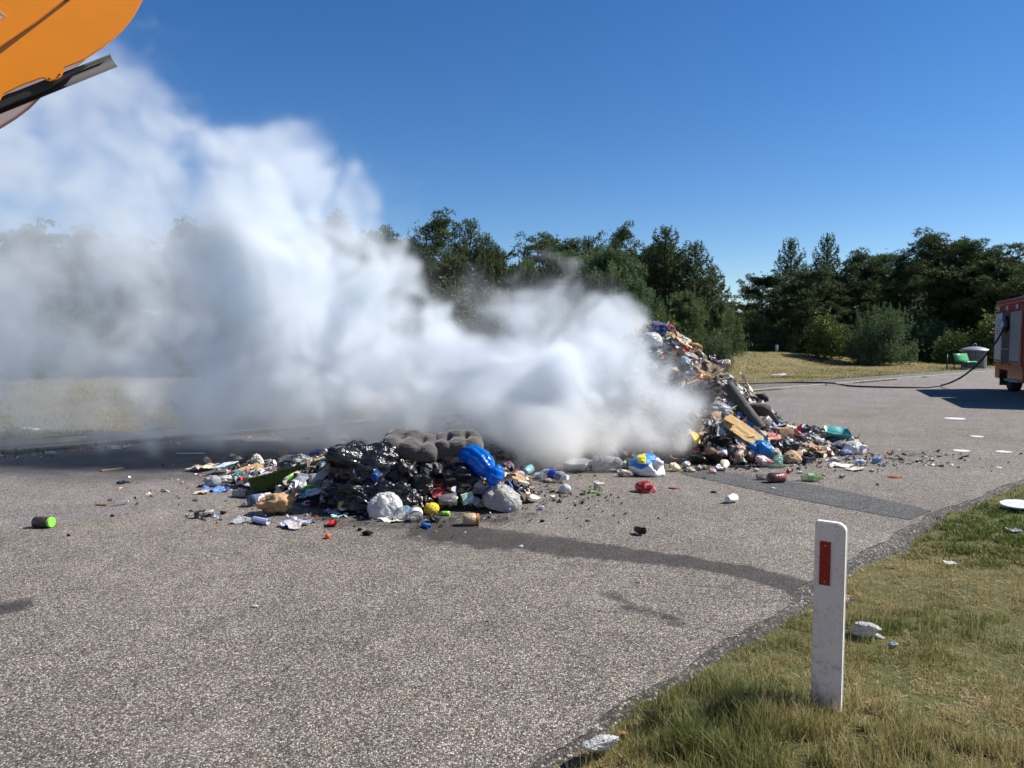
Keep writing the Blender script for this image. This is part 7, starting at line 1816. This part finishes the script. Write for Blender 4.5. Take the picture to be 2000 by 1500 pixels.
    pos = N_.new("GeometryNodeInputPosition")
    sub = N_.new("ShaderNodeVectorMath"); sub.operation = 'SUBTRACT'; sub.inputs[1].default_value = tuple(lo)
    dv = N_.new("ShaderNodeVectorMath"); dv.operation = 'SCALE'; dv.inputs['Scale'].default_value = 1 / st
    sp = N_.new("ShaderNodeSeparateXYZ")
    L.new(pos.outputs[0], sub.inputs[0]); L.new(sub.outputs[0], dv.inputs[0]); L.new(dv.outputs[0], sp.inputs[0])
    def fti(s):
        k = N_.new("FunctionNodeFloatToInt"); k.rounding_mode = 'ROUND'; L.new(s, k.inputs[0]); return k.outputs[0]
    def im(op, a, b):
        k = N_.new("FunctionNodeIntegerMath"); k.operation = op
        for q, v in zip(k.inputs, (a, b)):
            if isinstance(v, int): q.default_value = v
            else: L.new(v, q)
        return k.outputs[0]
    ix, iy, iz = (fti(sp.outputs[i]) for i in range(3))
    idx = im('ADD', im('MULTIPLY', im('ADD', im('MULTIPLY', ix, ny), iy), nz), iz)
    L.new(idx, si.inputs['Index'])
    vc = N_.new("GeometryNodeVolumeCube")
    vc.inputs['Min'].default_value = tuple(lo); vc.inputs['Max'].default_value = tuple(hi)
    for q, v in zip(('Resolution X', 'Resolution Y', 'Resolution Z'), (nx, ny, nz)): vc.inputs[q].default_value = v
    L.new([o for o in si.outputs if o.enabled][0], vc.inputs['Density'])
    L.new(vc.outputs[0], out.inputs[0])
    m = bpy.data.materials.new("smoke"); m.use_nodes = True
    t = m.node_tree; t.nodes.remove(t.nodes["Principled BSDF"])
    pv = t.nodes.new("ShaderNodeVolumePrincipled")
    pv.inputs['Color'].default_value = (0.925, 0.948, 0.972, 1)
    pv.inputs['Density'].default_value = 1.0
    pv.inputs['Density Attribute'].default_value = "density"
    pv.inputs['Anisotropy'].default_value = 0.15
    ge = t.nodes.new('ShaderNodeNewGeometry'); sx = t.nodes.new('ShaderNodeSeparateXYZ'); rp = t.nodes.new('ShaderNodeValToRGB')
    rp.color_ramp.elements[0].position = 0.15; rp.color_ramp.elements[0].color = (0.985, 0.968, 0.935, 1); rp.color_ramp.elements[1].position = 1.0; rp.color_ramp.elements[1].color = (0.885, 0.918, 0.950, 1)  # warm tint low down, its albedo also raised to lighten the self-shadowed underside
    t.links.new(ge.outputs['Position'], sx.inputs[0]); t.links.new(sx.outputs[2], rp.inputs[0]); t.links.new(rp.outputs[0], pv.inputs['Color'])
    t.links.new(pv.outputs[0], t.nodes["Material Output"].inputs['Volume'])
    sm = N_.new("GeometryNodeSetMaterial"); sm.inputs['Material'].default_value = m
    L.new(vc.outputs[0], sm.inputs[0]); L.new(sm.outputs[0], out.inputs[0])
    vd = bpy.data.volumes.new("smoke"); vd.materials.append(m)
    o = bpy.data.objects.new("smoke", vd); COL.objects.link(o)
    md = o.modifiers.new("grid", 'NODES'); md.node_group = g
    o["kind"] = "stuff"
    o["label"] = "billowing grey-white smoke rolling left from the burning rubbish heap"
    return o
smoke()
